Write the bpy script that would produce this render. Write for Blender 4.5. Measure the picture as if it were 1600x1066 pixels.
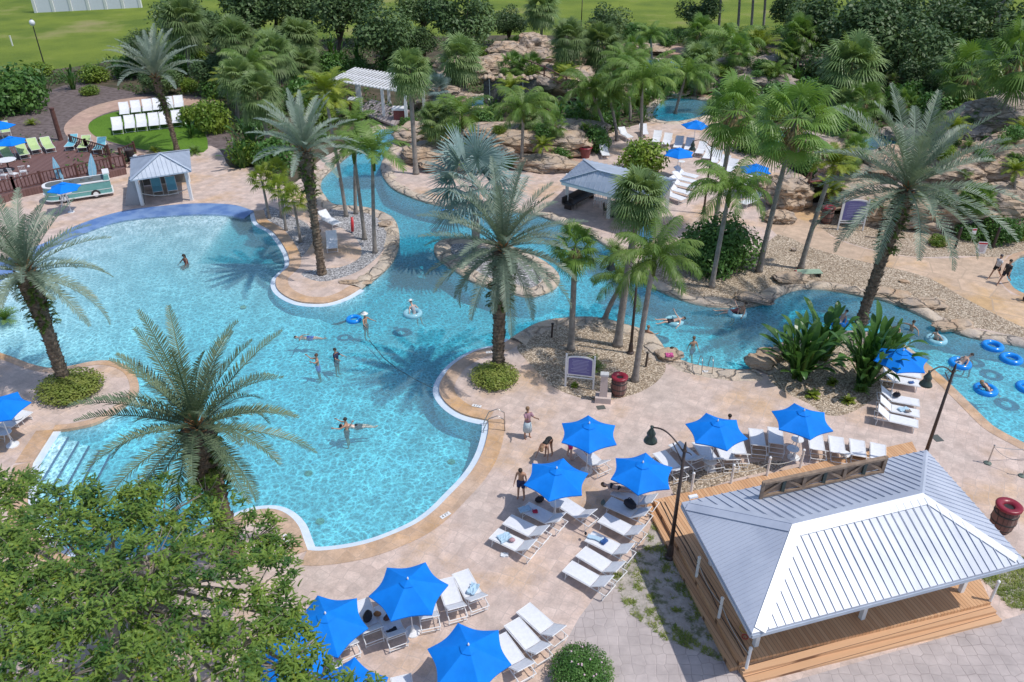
import bpy, bmesh, math, random
import numpy as np
from mathutils import Vector, Matrix, noise
from mathutils.geometry import delaunay_2d_cdt
R = math.radians
PI = math.pi
scn = bpy.context.scene
col = scn.collection
for o in list(bpy.data.objects): bpy.data.objects.remove(o)

# ---------------------------------------------------------------- camera, world, sun, exposure
F_, PITCH, H = 1244.0, R(31), 23.4
cam = bpy.data.objects.new('camera', bpy.data.cameras.new('camera'))
col.objects.link(cam)
cam.location = (0, 0, H)
cam.rotation_euler = (R(90) - PITCH, 0, 0)
cam.data.sensor_width = 36; cam.data.lens = F_ / 1600 * 36
cam.data.clip_end = 4000; cam.data.clip_start = 0.5
scn.camera = cam
SUN = Vector((math.cos(R(61)) * .96, -math.cos(R(61)) * .28, math.sin(R(61)))).normalized()
wd = bpy.data.worlds.new('World'); scn.world = wd; wd.use_nodes = True
wn = wd.node_tree.nodes; wl = wd.node_tree.links
bg = wn.get('Background') or wn.new('ShaderNodeBackground')
sky = wn.new('ShaderNodeTexSky'); sky.sky_type = 'NISHITA'; sky.sun_disc = False
sky.sun_elevation = R(61); sky.sun_rotation = math.atan2(.96, -.28); sky.dust_density = 1.0; sky.air_density = 1.0
wl.new(sky.outputs[0], bg.inputs[0]); bg.inputs[1].default_value = .15
sl = bpy.data.lights.new('sun', 'SUN'); sl.energy = 3.05; sl.angle = R(.5); sl.color = (1, .96, .9)
sun = bpy.data.objects.new('sun', sl); col.objects.link(sun)
sun.rotation_euler = SUN.to_track_quat('Z', 'Y').to_euler()
scn.view_settings.view_transform = 'Standard'; scn.view_settings.look = 'None'
scn.view_settings.exposure = .03; scn.view_settings.gamma = 1; scn.view_settings.use_curve_mapping = False
scn.cycles.transparent_max_bounces = 24; scn.cycles.max_bounces = 8

def ray(px, py):
    x = (px - 800) / F_; v = (533 - py) / F_
    return Vector((x, math.cos(PITCH) + v * math.sin(PITCH), -math.sin(PITCH) + v * math.cos(PITCH)))
def W(px, py, z=0.0):            # where a sight line meets the level z
    d = ray(px, py); t = (z - H) / d.z
    return Vector((d.x * t, d.y * t, z))
def VY(px, py, Y):               # where a sight line meets the upright plane y = Y
    d = ray(px, py); t = Y / d.y
    return Vector((d.x * t, Y, H + d.z * t))

# ---------------------------------------------------------------- object helpers
def tag(o, label=None, cat=None, group=None, kind=None):
    if label: o['label'] = label
    if cat: o['category'] = cat
    if group: o['group'] = group
    if kind: o['kind'] = kind
    return o
def empty(name, loc=(0, 0, 0), rz=0, sc=1, label=None, cat=None, group=None):
    o = bpy.data.objects.new(name, None); col.objects.link(o)
    o.location = loc; o.rotation_euler = (0, 0, rz); o.scale = (sc, sc, sc); o.empty_display_size = .2
    return tag(o, label, cat, group)
def link(name, me, m=None, parent=None, smooth=False):
    o = bpy.data.objects.new(name, me); col.objects.link(o)
    if m: 
        if not me.materials: me.materials.append(m)
    if parent: o.parent = parent
    if smooth: me.polygons.foreach_set('use_smooth', [True] * len(me.polygons))
    return o
def copy_tree(o, parent=None):
    c = o.copy(); col.objects.link(c); c.parent = parent
    for ch in list(o.children): copy_tree(ch, c)
    return c

class MB:
    """collects shapes, then links them as one mesh"""
    def __init__(s): s.v = []; s.f = []
    def add(s, vs, fs):
        n = len(s.v); s.v += [tuple(v) for v in vs]; s.f += [tuple(i + n for i in f) for f in fs]; return s
    def box(s, c, d, rz=0, M=None):
        hx, hy, hz = d[0] / 2, d[1] / 2, d[2] / 2; ca, sa = math.cos(rz), math.sin(rz); vs = []
        for z in (-hz, hz):
            for x, y in ((-hx, -hy), (hx, -hy), (hx, hy), (-hx, hy)):
                p = Vector((c[0] + x * ca - y * sa, c[1] + x * sa + y * ca, c[2] + z)); vs.append(M @ p if M else p)
        return s.add(vs, [(3, 2, 1, 0), (4, 5, 6, 7), (0, 1, 5, 4), (1, 2, 6, 5), (2, 3, 7, 6), (3, 0, 4, 7)])
    def bar(s, a, b, w, h=None):            # rectangular bar between two points
        a, b = Vector(a), Vector(b); h = h or w; d = (b - a).normalized()
        up = Vector((0, 0, 1)) if abs(d.z) < .95 else Vector((1, 0, 0))
        sx = d.cross(up).normalized() * w / 2; sy = sx.cross(d).normalized() * h / 2
        vs = [p + q for p in (a, b) for q in (-sx - sy, sx - sy, sx + sy, -sx + sy)]
        return s.add(vs, [(3, 2, 1, 0), (4, 5, 6, 7), (0, 1, 5, 4), (1, 2, 6, 5), (2, 3, 7, 6), (3, 0, 4, 7)])
    def tube(s, pts, r, n=8, cap=True):     # r: number or list
        pts = [Vector(p) for p in pts]; k = len(pts); rr = r if isinstance(r, (list, tuple)) else [r] * k
        base = len(s.v); ref = None
        for i, p in enumerate(pts):
            d = (pts[min(i + 1, k - 1)] - pts[max(i - 1, 0)])
            d = d.normalized() if d.length > 1e-9 else Vector((0, 0, 1))
            if ref is None: ref = Vector((1, 0, 0)) if abs(d.x) < .9 else Vector((0, 1, 0))
            u = (ref - d * ref.dot(d)).normalized(); w = d.cross(u); ref = u
            for j in range(n):
                a = 2 * PI * j / n; q = p + (u * math.cos(a) + w * math.sin(a)) * rr[i]; s.v.append(tuple(q))
        for i in range(k - 1):
            for j in range(n):
                j2 = (j + 1) % n; s.f.append((base + i * n + j, base + i * n + j2, base + (i + 1) * n + j2, base + (i + 1) * n + j))
        if cap:
            s.f.append(tuple(base + j for j in range(n - 1, -1, -1))); s.f.append(tuple(base + (k - 1) * n + j for j in range(n)))
        return s
    def lathe(s, c, prof, n=16):            # prof: (radius, z) pairs from low to high
        return s.tube([(c[0], c[1], c[2] + z) for r, z in prof], [max(r, .001) for r, z in prof], n) if len(set(z for r, z in prof)) == len(prof) else s._lathe(c, prof, n)
    def _lathe(s, c, prof, n):
        b = len(s.v)
        for r, z in prof:
            for j in range(n):
                a = 2 * PI * j / n; s.v.append((c[0] + r * math.cos(a), c[1] + r * math.sin(a), c[2] + z))
        for i in range(len(prof) - 1):
            for j in range(n):
                j2 = (j + 1) % n; s.f.append((b + i * n + j, b + i * n + j2, b + (i + 1) * n + j2, b + (i + 1) * n + j))
        return s
    def sphere(s, c, r, n=10, m=6):
        r = r if isinstance(r, (tuple, list)) else (r, r, r); b = len(s.v)
        for i in range(m + 1):
            t = PI * i / m
            for j in range(n):
                a = 2 * PI * j / n
                s.v.append((c[0] + r[0] * math.sin(t) * math.cos(a), c[1] + r[1] * math.sin(t) * math.sin(a), c[2] - r[2] * math.cos(t)))
        for i in range(m):
            for j in range(n):
                j2 = (j + 1) % n; s.f.append((b + i * n + j, b + i * n + j2, b + (i + 1) * n + j2, b + (i + 1) * n + j))
        return s
    def torus(s, c, R1, r, n=28, m=10, a0=0, a1=2 * PI):
        b = len(s.v)
        for i in range(n):
            a = a0 + (a1 - a0) * i / n
            for j in range(m):
                t = 2 * PI * j / m
                s.v.append((c[0] + (R1 + r * math.cos(t)) * math.cos(a), c[1] + (R1 + r * math.cos(t)) * math.sin(a), c[2] + r * math.sin(t)))
        for i in range(n):
            for j in range(m):
                s.f.append((b + i * m + j, b + ((i + 1) % n) * m + j, b + ((i + 1) % n) * m + (j + 1) % m, b + i * m + (j + 1) % m))
        return s
    def prism(s, poly, z0, z1):
        n = len(poly); vs = [(p[0], p[1], z0) for p in poly] + [(p[0], p[1], z1) for p in poly]
        return s.add(vs, [tuple(range(n - 1, -1, -1)), tuple(range(n, 2 * n))] + [(i, (i + 1) % n, n + (i + 1) % n, n + i) for i in range(n)])
    def mesh(s, name):
        me = bpy.data.meshes.new(name); me.from_pydata(s.v, [], s.f); me.update(); return me
    def build(s, name, m, parent=None, smooth=False):
        return link(name, s.mesh(name), m, parent, smooth)

def quads_mesh(name, V, m=None, smooth=False):
    """V: (n,4,3) array of loose quads"""
    n = len(V); me = bpy.data.meshes.new(name)
    me.vertices.add(4 * n); me.vertices.foreach_set('co', np.ascontiguousarray(V, dtype=np.float32).ravel())
    me.loops.add(4 * n); me.loops.foreach_set('vertex_index', np.arange(4 * n, dtype=np.int32))
    me.polygons.add(n); me.polygons.foreach_set('loop_start', np.arange(0, 4 * n, 4, dtype=np.int32))
    try: me.polygons.foreach_set('loop_total', np.full(n, 4, dtype=np.int32))
    except Exception: pass
    me.update(calc_edges=True); me.validate()
    if m: me.materials.append(m)
    return me

# ---------------------------------------------------------------- materials
def nodes(name):
    m = bpy.data.materials.new(name); m.use_nodes = True; t = m.node_tree
    return m, t, t.nodes, t.links, t.nodes['Principled BSDF']
def rgba(c): return (c[0], c[1], c[2], 1)
def coords(t, kind='Object', scale=(1, 1, 1), rot=0):
    if kind == 'World': c = t.nodes.new('ShaderNodeNewGeometry').outputs['Position']
    else: c = t.nodes.new('ShaderNodeTexCoord').outputs[kind]
    mp = t.nodes.new('ShaderNodeMapping'); mp.inputs['Scale'].default_value = scale; mp.inputs['Rotation'].default_value = (0, 0, rot)
    t.links.new(c, mp.inputs['Vector']); return mp.outputs['Vector']
def tnoise(t, vec, s, d=5, rough=.55, dist=0):
    n = t.nodes.new('ShaderNodeTexNoise'); n.inputs['Scale'].default_value = s; n.inputs['Detail'].default_value = d
    n.inputs['Roughness'].default_value = rough; n.inputs['Distortion'].default_value = dist; t.links.new(vec, n.inputs['Vector']); return n.outputs['Fac']
def voro(t, vec, s, feat='F1', out='Distance', rnd=1):
    n = t.nodes.new('ShaderNodeTexVoronoi'); n.feature = feat; n.inputs['Scale'].default_value = s; n.inputs['Randomness'].default_value = rnd
    t.links.new(vec, n.inputs['Vector']); return n.outputs[out]
def ramp(t, fac, stops, interp='LINEAR'):
    r = t.nodes.new('ShaderNodeValToRGB'); e = r.color_ramp.elements; r.color_ramp.interpolation = interp
    while len(e) < len(stops): e.new(.5)
    for i, (p, c) in enumerate(stops):
        e[i].position = p; e[i].color = rgba(c) if hasattr(c, '__len__') else (c, c, c, 1)
    t.links.new(fac, r.inputs[0]); return r.outputs[0]
def mix(t, fac, a, b, mode='MIX'):
    n = t.nodes.new('ShaderNodeMix'); n.data_type = 'RGBA'; n.blend_type = mode
    for i, q in ((0, fac), (6, a), (7, b)):
        if hasattr(q, 'is_linked') or hasattr(q, 'links'): t.links.new(q, n.inputs[i])
        elif i == 0: n.inputs[0].default_value = q
        else: n.inputs[i].default_value = rgba(q)
    return n.outputs[2]
def math_(t, op, a, b=0.0, c=None):
    n = t.nodes.new('ShaderNodeMath'); n.operation = op
    for i, q in enumerate((a, b) if c is None else (a, b, c)):
        if hasattr(q, 'links'): t.links.new(q, n.inputs[i])
        else: n.inputs[i].default_value = q
    return n.outputs[0]
def bump(t, h, p, strength=.5, dist=.02):
    b = t.nodes.new('ShaderNodeBump'); b.inputs['Strength'].default_value = strength; b.inputs['Distance'].default_value = dist
    t.links.new(h, b.inputs['Height']); t.links.new(b.outputs[0], p.inputs['Normal'])
def M(name, c, c2=None, scale=4, rough=.6, metal=0, bmp=0, kind='Object', spec=None, lo=.35, hi=.65, bscale=None, bdist=.02):
    m, t, n, l, p = nodes(name); p.inputs['Roughness'].default_value = rough; p.inputs['Metallic'].default_value = metal
    if spec is not None: p.inputs['Specular IOR Level'].default_value = spec
    v = coords(t, kind)
    if c2 is None: c2 = tuple(x * .86 for x in c)
    f = tnoise(t, v, scale)
    l.new(ramp(t, f, [(lo, c), (hi, c2)]), p.inputs['Base Color'])
    if bmp: bump(t, tnoise(t, v, bscale or scale * 4, 6), p, bmp, bdist)
    return m
def leafmat(name, c, c2, scale=1.2, trans=.3, rough=.5, yellow=None, kind='Object'):
    m, t, n, l, p = nodes(name); p.inputs['Roughness'].default_value = rough; p.inputs['Specular IOR Level'].default_value = .35
    v = coords(t, kind); f = tnoise(t, v, scale, 4); cc = ramp(t, f, [(.35, c), (.65, c2)])
    if yellow: cc = mix(t, ramp(t, tnoise(t, v, scale * 5, 2), [(.6, 0), (.72, 1)]), cc, yellow)
    oi = n.new('ShaderNodeObjectInfo'); hs = n.new('ShaderNodeHueSaturation')
    l.new(math_(t, 'MULTIPLY_ADD', oi.outputs['Random'], .3, .85), hs.inputs['Value'])
    l.new(cc, hs.inputs['Color']); cc = hs.outputs[0]
    l.new(cc, p.inputs['Base Color'])
    tr = n.new('ShaderNodeBsdfTranslucent'); l.new(mix(t, 1.0, cc, (1.0, 1.0, .5), 'MULTIPLY'), tr.inputs[0])
    ms = n.new('ShaderNodeMixShader'); ms.inputs[0].default_value = trans
    l.new(p.outputs[0], ms.inputs[1]); l.new(tr.outputs[0], ms.inputs[2]); l.new(ms.outputs[0], n['Material Output'].inputs[0])
    return m

def deck_mat(name, base, pink, orange, tile=1.3, line=.8):
    m, t, n, l, p = nodes(name); p.inputs['Roughness'].default_value = .75; p.inputs['Specular IOR Level'].default_value = .3; v = coords(t, 'World')
    a = ramp(t, tnoise(t, v, .22, 6, .6), [(.36, base), (.5, pink), (.64, orange)])
    b = ramp(t, tnoise(t, v, 1.6, 5, .7), [(.35, .78), (.65, 1.08)])
    c = mix(t, 1.0, a, b, 'MULTIPLY')
    vr = coords(t, 'World', (1, 1, 1), .5)
    cell = voro(t, vr, tile, 'F1', 'Color', .3)
    sp = n.new('ShaderNodeSeparateColor'); l.new(cell, sp.inputs[0]); c = mix(t, 1.0, c, ramp(t, sp.outputs[0], [(0, .9), (1, 1.06)]), 'MULTIPLY')
    e = voro(t, vr, tile, 'DISTANCE_TO_EDGE', 'Distance', .3)
    c = mix(t, ramp(t, e, [(0, 1), (.035, 0)]), c, tuple(x * line for x in base))
    g = ramp(t, tnoise(t, v, 14, 3), [(.3, .9), (.7, 1.06)])
    c = mix(t, 1.0, c, g, 'MULTIPLY')
    l.new(c, p.inputs['Base Color']); bump(t, tnoise(t, v, 6, 5), p, .25, .02); return m
def gravel_mat(name, a, b, c, s=13):
    m, t, n, l, p = nodes(name); p.inputs['Roughness'].default_value = .85; v = coords(t, 'World')
    k = voro(t, v, s, 'F1', 'Color'); sp = n.new('ShaderNodeSeparateColor'); l.new(k, sp.inputs[0])
    cc = ramp(t, sp.outputs[0], [(.0, c), (.3, a), (.7, b), (1, tuple(min(1, x * 1.5) for x in b))])
    cc = mix(t, ramp(t, tnoise(t, v, .5, 5), [(.4, 0), (.7, .35)]), cc, c)
    d = voro(t, v, s)
    cc = mix(t, ramp(t, d, [(.35, 0), (.75, .7)]), cc, tuple(x * .35 for x in c))
    l.new(cc, p.inputs['Base Color']); bump(t, math_(t, 'SUBTRACT', 1, d), p, .7, .04); return m
def grass_mat(name, a, b, dry, s=.12, dryness=(.55, .7)):
    m, t, n, l, p = nodes(name); p.inputs['Roughness'].default_value = .9; p.inputs['Specular IOR Level'].default_value = .15; v = coords(t, 'World')
    c = ramp(t, tnoise(t, v, s, 7, .6), [(.35, a), (.6, b)])
    c = mix(t, ramp(t, tnoise(t, v, s * .5, 6, .65), [(dryness[0], 0), (dryness[1], 1)]), c, dry)
    c = mix(t, 1.0, c, ramp(t, tnoise(t, v, 5, 6, .8), [(.3, .6), (.7, 1.25)]), 'MULTIPLY')
    l.new(c, p.inputs['Base Color']); bump(t, tnoise(t, v, 12, 5, .8), p, .9, .08); return m
def rock_mat(name, a, b, c):
    m, t, n, l, p = nodes(name); p.inputs['Roughness'].default_value = .85; v = coords(t, 'World', (1, 1, 1.6))
    w = tnoise(t, v, .5, 6, .6, .4)
    k = ramp(t, w, [(.3, a), (.48, b), (.66, c)])
    k = mix(t, ramp(t, tnoise(t, v, 2.2, 6, .7), [(.35, .0), (.7, .55)]), k, tuple(x * .55 for x in b))
    # stacked beds with irregular joints
    v2 = coords(t, 'World', (1, 1, 3.2)); vq = n.new('ShaderNodeVectorMath'); vq.operation = 'MULTIPLY_ADD'; nq = n.new('ShaderNodeTexNoise'); nq.inputs['Scale'].default_value = 1.4; nq.inputs['Detail'].default_value = 5; l.new(v2, nq.inputs['Vector']); l.new(nq.outputs['Color'], vq.inputs[0]); vq.inputs[1].default_value = (.9, .9, .5); l.new(v2, vq.inputs[2]); e = voro(t, vq.outputs[0], .62, 'DISTANCE_TO_EDGE', 'Distance', 1)
    jt = math_(t, 'MULTIPLY', ramp(t, e, [(0, 1), (.03, 0)]), ramp(t, tnoise(t, v, .9, 3), [(.4, .15), (.62, .8)])); k = mix(t, jt, k, (.17, .115, .08))
    l.new(k, p.inputs['Base Color'])
    h = math_(t, 'ADD', tnoise(t, v, 3, 8, .7), math_(t, 'MULTIPLY', ramp(t, e, [(0, 0), (.08, 1)]), 1.2))
    bump(t, h, p, .9, .15); return m
def plank_mat(name, a, b, w=.14, axis=0, gap=(.1, .06, .04), rough=.7):
    m, t, n, l, p = nodes(name); p.inputs['Roughness'].default_value = rough
    tc = n.new('ShaderNodeTexCoord'); s = n.new('ShaderNodeSeparateXYZ'); l.new(tc.outputs['Object'], s.inputs[0])
    q = math_(t, 'DIVIDE', s.outputs[axis], w); fr = math_(t, 'FRACT', q); fl = math_(t, 'FLOOR', q)
    wn_ = n.new('ShaderNodeTexWhiteNoise'); wn_.noise_dimensions = '1D'; l.new(fl, wn_.inputs['W'])
    v = coords(t, 'Object', (12, 1.5, 1) if axis == 0 else (1.5, 12, 1))
    f = math_(t, 'ADD', math_(t, 'MULTIPLY', wn_.outputs[0], .6), math_(t, 'MULTIPLY', tnoise(t, v, 1.5, 4), .4))
    c = ramp(t, f, [(.2, a), (.8, b)])
    edge = math_(t, 'ABSOLUTE', math_(t, 'SUBTRACT', fr, .5))
    c = mix(t, ramp(t, edge, [(.44, 0), (.47, 1)]), c, gap)
    l.new(c, p.inputs['Base Color']); bump(t, ramp(t, edge, [(.42, 1), (.48, 0)]), p, .6, .01); return m
def hex_mat():
    """stamped cobble with dark joints"""
    m, t, n, l, p = nodes('hex_pavers'); p.inputs['Roughness'].default_value = .8; v = coords(t, 'World')
    c = ramp(t, tnoise(t, v, 1.2, 6, .65), [(.3, (.37, .32, .31)), (.7, (.53, .46, .44))])
    cell = voro(t, v, 2.6, 'F1', 'Color', .38); sp = n.new('ShaderNodeSeparateColor'); l.new(cell, sp.inputs[0]); c = mix(t, 1.0, c, ramp(t, sp.outputs[0], [(0, .94), (1, 1.04)]), 'MULTIPLY')
    e = voro(t, v, 2.6, 'DISTANCE_TO_EDGE', 'Distance', .38)
    j = math_(t, 'MULTIPLY', ramp(t, e, [(0, 1), (.04, 0)]), ramp(t, tnoise(t, v, .35, 3), [(.42, .1), (.6, .75)]))
    c = mix(t, j, c, (.19, .15, .14))
    l.new(c, p.inputs['Base Color']); bump(t, ramp(t, e, [(0, 0), (.07, 1)]), p, .5, .02); return m
def sand_grass_mat():
    m, t, n, l, p = nodes('sandy_soil'); p.inputs['Roughness'].default_value = .95; v = coords(t, 'World')
    c = ramp(t, tnoise(t, v, 2.5, 7, .7), [(.35, (.33, .29, .26)), (.65, (.5, .45, .41))])
    g = ramp(t, tnoise(t, v, 1.6, 8, .75), [(.5, 0), (.6, .85)])
    c = mix(t, g, c, (.1, .12, .04)); l.new(c, p.inputs['Base Color']); bump(t, tnoise(t, v, 9, 6), p, .7, .05); return m
def water_mat():
    m, t, n, l, p = nodes('pool_water'); out = n['Material Output']; n.remove(p)
    v = coords(t, 'World')
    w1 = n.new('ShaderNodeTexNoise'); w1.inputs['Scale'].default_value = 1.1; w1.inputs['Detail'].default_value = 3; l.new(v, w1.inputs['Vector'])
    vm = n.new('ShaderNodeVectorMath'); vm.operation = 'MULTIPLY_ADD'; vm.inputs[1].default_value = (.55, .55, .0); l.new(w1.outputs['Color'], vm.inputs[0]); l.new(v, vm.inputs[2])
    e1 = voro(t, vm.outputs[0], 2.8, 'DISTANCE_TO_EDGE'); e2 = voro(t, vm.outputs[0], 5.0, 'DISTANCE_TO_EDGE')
    # painted caustics: a cell-edge light net put into the transparency tint
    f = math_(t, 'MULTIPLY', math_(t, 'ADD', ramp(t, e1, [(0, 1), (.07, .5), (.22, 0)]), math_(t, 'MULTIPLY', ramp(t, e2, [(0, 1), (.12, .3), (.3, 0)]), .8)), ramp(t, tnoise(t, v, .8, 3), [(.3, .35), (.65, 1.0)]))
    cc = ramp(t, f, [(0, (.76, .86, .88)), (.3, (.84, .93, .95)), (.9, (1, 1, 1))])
    vd = n.new('ShaderNodeVectorMath'); vd.operation = 'DISTANCE'; vd.inputs[1].default_value = (-27, 58, 0); l.new(v, vd.inputs[0])   # painted caustic gain weakens towards the shallow beach
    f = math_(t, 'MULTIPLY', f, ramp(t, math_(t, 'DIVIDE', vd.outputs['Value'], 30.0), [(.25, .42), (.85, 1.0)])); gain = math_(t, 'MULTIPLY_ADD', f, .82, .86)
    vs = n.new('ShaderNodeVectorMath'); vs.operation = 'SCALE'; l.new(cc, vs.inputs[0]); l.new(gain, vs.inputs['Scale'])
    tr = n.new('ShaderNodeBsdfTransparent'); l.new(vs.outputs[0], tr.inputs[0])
    df = n.new('ShaderNodeBsdfDiffuse'); df.inputs[0].default_value = (.27, .45, .50, 1); md_ = n.new('ShaderNodeMixShader'); md_.inputs[0].default_value = .3; l.new(tr.outputs[0], md_.inputs[1]); l.new(df.outputs[0], md_.inputs[2]); gl = n.new('ShaderNodeBsdfGlossy'); gl.inputs['Roughness'].default_value = .08
    b = n.new('ShaderNodeBump'); b.inputs['Strength'].default_value = .55; b.inputs['Distance'].default_value = .05
    l.new(math_(t, 'ADD', tnoise(t, v, 3.2, 4), math_(t, 'MULTIPLY', e2, .8)), b.inputs['Height']); l.new(b.outputs[0], gl.inputs['Normal'])
    fr = n.new('ShaderNodeFresnel'); fr.inputs[0].default_value = 1.33; l.new(b.outputs[0], fr.inputs['Normal'])
    ms = n.new('ShaderNodeMixShader'); l.new(fr.outputs[0], ms.inputs[0]); l.new(md_.outputs[0], ms.inputs[1]); l.new(gl.outputs[0], ms.inputs[2])
    l.new(ms.outputs[0], out.inputs['Surface'])
    va = n.new('ShaderNodeVolumeAbsorption'); va.inputs[0].default_value = (.10, .78, .84, 1); va.inputs[1].default_value = .72
    l.new(va.outputs[0], out.inputs['Volume']); return m

MAT = {}
MAT['grass'] = grass_mat('lawn_grass', (.12, .18, .03), (.20, .26, .04), (.30, .28, .12))
MAT['lawn'] = grass_mat('oval_lawn_grass', (.09, .19, .02), (.13, .25, .03), (.16, .24, .05), .3, (.6, .8))
MAT['mulch'] = M('bark_mulch', (.10, .075, .07), (.19, .15, .145), 2, .95, bmp=.9, kind='World', bscale=14, bdist=.06)
MAT['soil'] = M('planted_soil', (.05, .05, .025), (.12, .09, .06), .6, .95, bmp=.9, kind='World', bscale=10, bdist=.08)
MAT['deck'] = deck_mat('stamped_concrete', (.60, .49, .435), (.65, .51, .445), (.63, .44, .30), 1.9, .78)
MAT['path'] = deck_mat('tan_path_concrete', (.56, .42, .31), (.60, .44, .32), (.62, .41, .22), .5)
MAT['pinkpath'] = deck_mat('pink_path_concrete', (.50, .33, .26), (.53, .36, .28), (.5, .35, .26), .6)
MAT['gravel'] = gravel_mat('tan_gravel', (.46, .36, .26), (.6, .5, .39), (.26, .18, .11))
MAT['greygravel'] = gravel_mat('grey_gravel', (.36, .35, .36), (.56, .55, .56), (.17, .16, .17))
MAT['coping'] = deck_mat('tan_coping', (.58, .43, .33), (.60, .41, .28), (.60, .36, .17), 1.7, .75)
MAT['rockcoping'] = rock_mat('coping_rock', (.62, .47, .34), (.66, .55, .44), (.50, .43, .38))
MAT['rock'] = rock_mat('tan_rock', (.52, .34, .21), (.57, .43, .31), (.38, .33, .30))
MAT['darkrock'] = rock_mat('dark_rock', (.40, .32, .26), (.46, .38, .32), (.28, .25, .23))
MAT['rim'] = M('pale_rim_tile', (.58, .68, .80), (.68, .76, .86), 3, .3, kind='World')
MAT['band'] = M('blue_beach_tile', (.10, .19, .42), (.19, .30, .52), .9, .35, kind='World', lo=.4, hi=.6)
MAT['poolfloor'] = M('pool_plaster', (.60, .70, .76), (.66, .76, .82), 1.0, .7, kind='World')
MAT['poolwall'] = M('pool_wall', (.55, .74, .84), (.6, .78, .86), 3, .5, kind='World')
MAT['stepedge'] = M('dark_blue_tile', (.02, .06, .18), None, 5, .3)
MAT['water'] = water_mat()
MAT['hex'] = hex_mat(); MAT['sand'] = sand_grass_mat()
MAT['white'] = M('white_paint', (.80, .80, .80), (.74, .74, .75), 6, .4)
MAT['sling'] = M('white_sling', (.78, .79, .82), (.70, .71, .75), 9, .65, bmp=.15, bscale=90)
MAT['vinyl'] = M('white_strap', (.80, .80, .82), (.74, .74, .77), 9, .5)
MAT['green_sling'] = M('lime_sling', (.48, .62, .28), (.42, .56, .24), 9, .6)
MAT['aqua_sling'] = M('aqua_sling', (.18, .50, .60), (.15, .44, .55), 9, .6)
MAT['canvas'] = M('blue_canvas', (.004, .215, .78), (.003, .19, .71), 2.5, .75, spec=.2, bmp=.2, bscale=40)
MAT['black'] = M('dark_metal', (.022, .02, .022), (.035, .03, .03), 5, .45)
MAT['bronze'] = M('bronze_metal', (.045, .03, .028), (.06, .04, .035), 5, .45)
MAT['darkgreen'] = M('dark_green_shade', (.03, .05, .045), (.04, .06, .055), 5, .35)
MAT['roof'] = M('painted_metal_roof', (.50, .54, .64), (.42, .46, .56), .6, .38, spec=.6, lo=.42, hi=.6, bmp=.25, bscale=1.5, bdist=.03)
MAT['roof2'] = M('aged_metal_roof', (.46, .52, .62), (.38, .44, .54), 1.2, .4, spec=.6)
MAT['cap'] = M('white_flashing', (.70, .72, .75), (.64, .66, .70), 1.5, .35)
MAT['deckwood'] = plank_mat('orange_deck_boards', (.55, .30, .15), (.66, .40, .22), .14, 0, gap=(.2, .1, .05))
MAT['deckwoody'] = plank_mat('orange_step_boards', (.57, .33, .18), (.66, .41, .24), .28, 1, gap=(.22, .11, .06))
MAT['brownwood'] = plank_mat('brown_deck_boards', (.15, .075, .065), (.2, .11, .1), .16, 0, gap=(.05, .03, .03))
MAT['railwood'] = M('brown_rail_wood', (.10, .04, .035), (.15, .07, .055), 4, .6)
MAT['oldwood'] = M('weathered_wood', (.20, .14, .10), (.30, .22, .16), 5, .8, bmp=.3)
MAT['brick'] = M('dark_red_brick', (.20, .05, .05), (.26, .09, .08), 6, .8)
MAT['barrel'] = plank_mat('barrel_staves', (.16, .07, .06), (.3, .2, .17), .12, 0, gap=(.03, .02, .02))
MAT['redrim'] = M('red_lid', (.22, .015, .03), (.28, .02, .04), 5, .35)
MAT['purple'] = M('purple_panel', (.11, .11, .30), (.14, .14, .36), 3, .35)
MAT['lightblue'] = M('light_blue_panel', (.22, .50, .68), (.33, .60, .76), 2.5, .4)
MAT['trunk'] = M('grey_palm_bark', (.22, .19, .17), (.33, .30, .27), 3, .9, bmp=.9, bscale=14, bdist=.04)
MAT['datetrunk'] = M('date_palm_bark', (.10, .07, .05), (.24, .18, .13), 6, .95, bmp=1, bscale=10, bdist=.08)
MAT['brownbark'] = M('brown_bark', (.09, .06, .045), (.17, .13, .1), 4, .95, bmp=.8, bscale=12, bdist=.04)
MAT['greybark'] = M('pale_branch_bark', (.2, .17, .14), (.32, .28, .24), 4, .9)
MAT['date'] = leafmat('date_palm_leaf', (.115, .175, .10), (.22, .29, .175), .9, .2, .45)
MAT['dategrey'] = leafmat('grey_green_date_leaf', (.15, .205, .15), (.26, .325, .25), .9, .2, .45)
MAT['dateback'] = leafmat('silvery_date_leaf', (.22, .29, .24), (.34, .41, .35), .9, .2, .4)
MAT['bismarck'] = leafmat('silver_blue_leaf', (.17, .26, .25), (.28, .37, .36), .9, .15, .4)
MAT['sabal'] = leafmat('grey_green_fan_leaf', (.13, .22, .07), (.26, .35, .14), .8, .3, .45)
MAT['fan'] = leafmat('bright_fan_leaf', (.11, .22, .04), (.21, .33, .08), .8, .35, .4)
MAT['queen'] = leafmat('green_feather_leaf', (.11, .21, .04), (.22, .33, .08), .7, .35, .45)
MAT['areca'] = leafmat('yellow_green_leaf', (.17, .26, .03), (.33, .38, .06), .7, .35, .45)
MAT['deadleaf'] = leafmat('dry_leaf', (.30, .21, .11), (.42, .32, .19), 2, .2, .8)
MAT['fern'] = leafmat('trunk_fern', (.05, .10, .015), (.12, .17, .03), 2, .25, .6)
MAT['oak'] = leafmat('oak_leaf', (.06, .115, .04), (.14, .22, .08), .35, .2, .5)
MAT['bush'] = leafmat('dark_shrub_leaf', (.06, .16, .035), (.14, .27, .06), 1.2, .25, .45)
MAT['lime'] = leafmat('yellow_shrub_leaf', (.12, .22, .03), (.26, .34, .05), 1.5, .3, .5)
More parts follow.
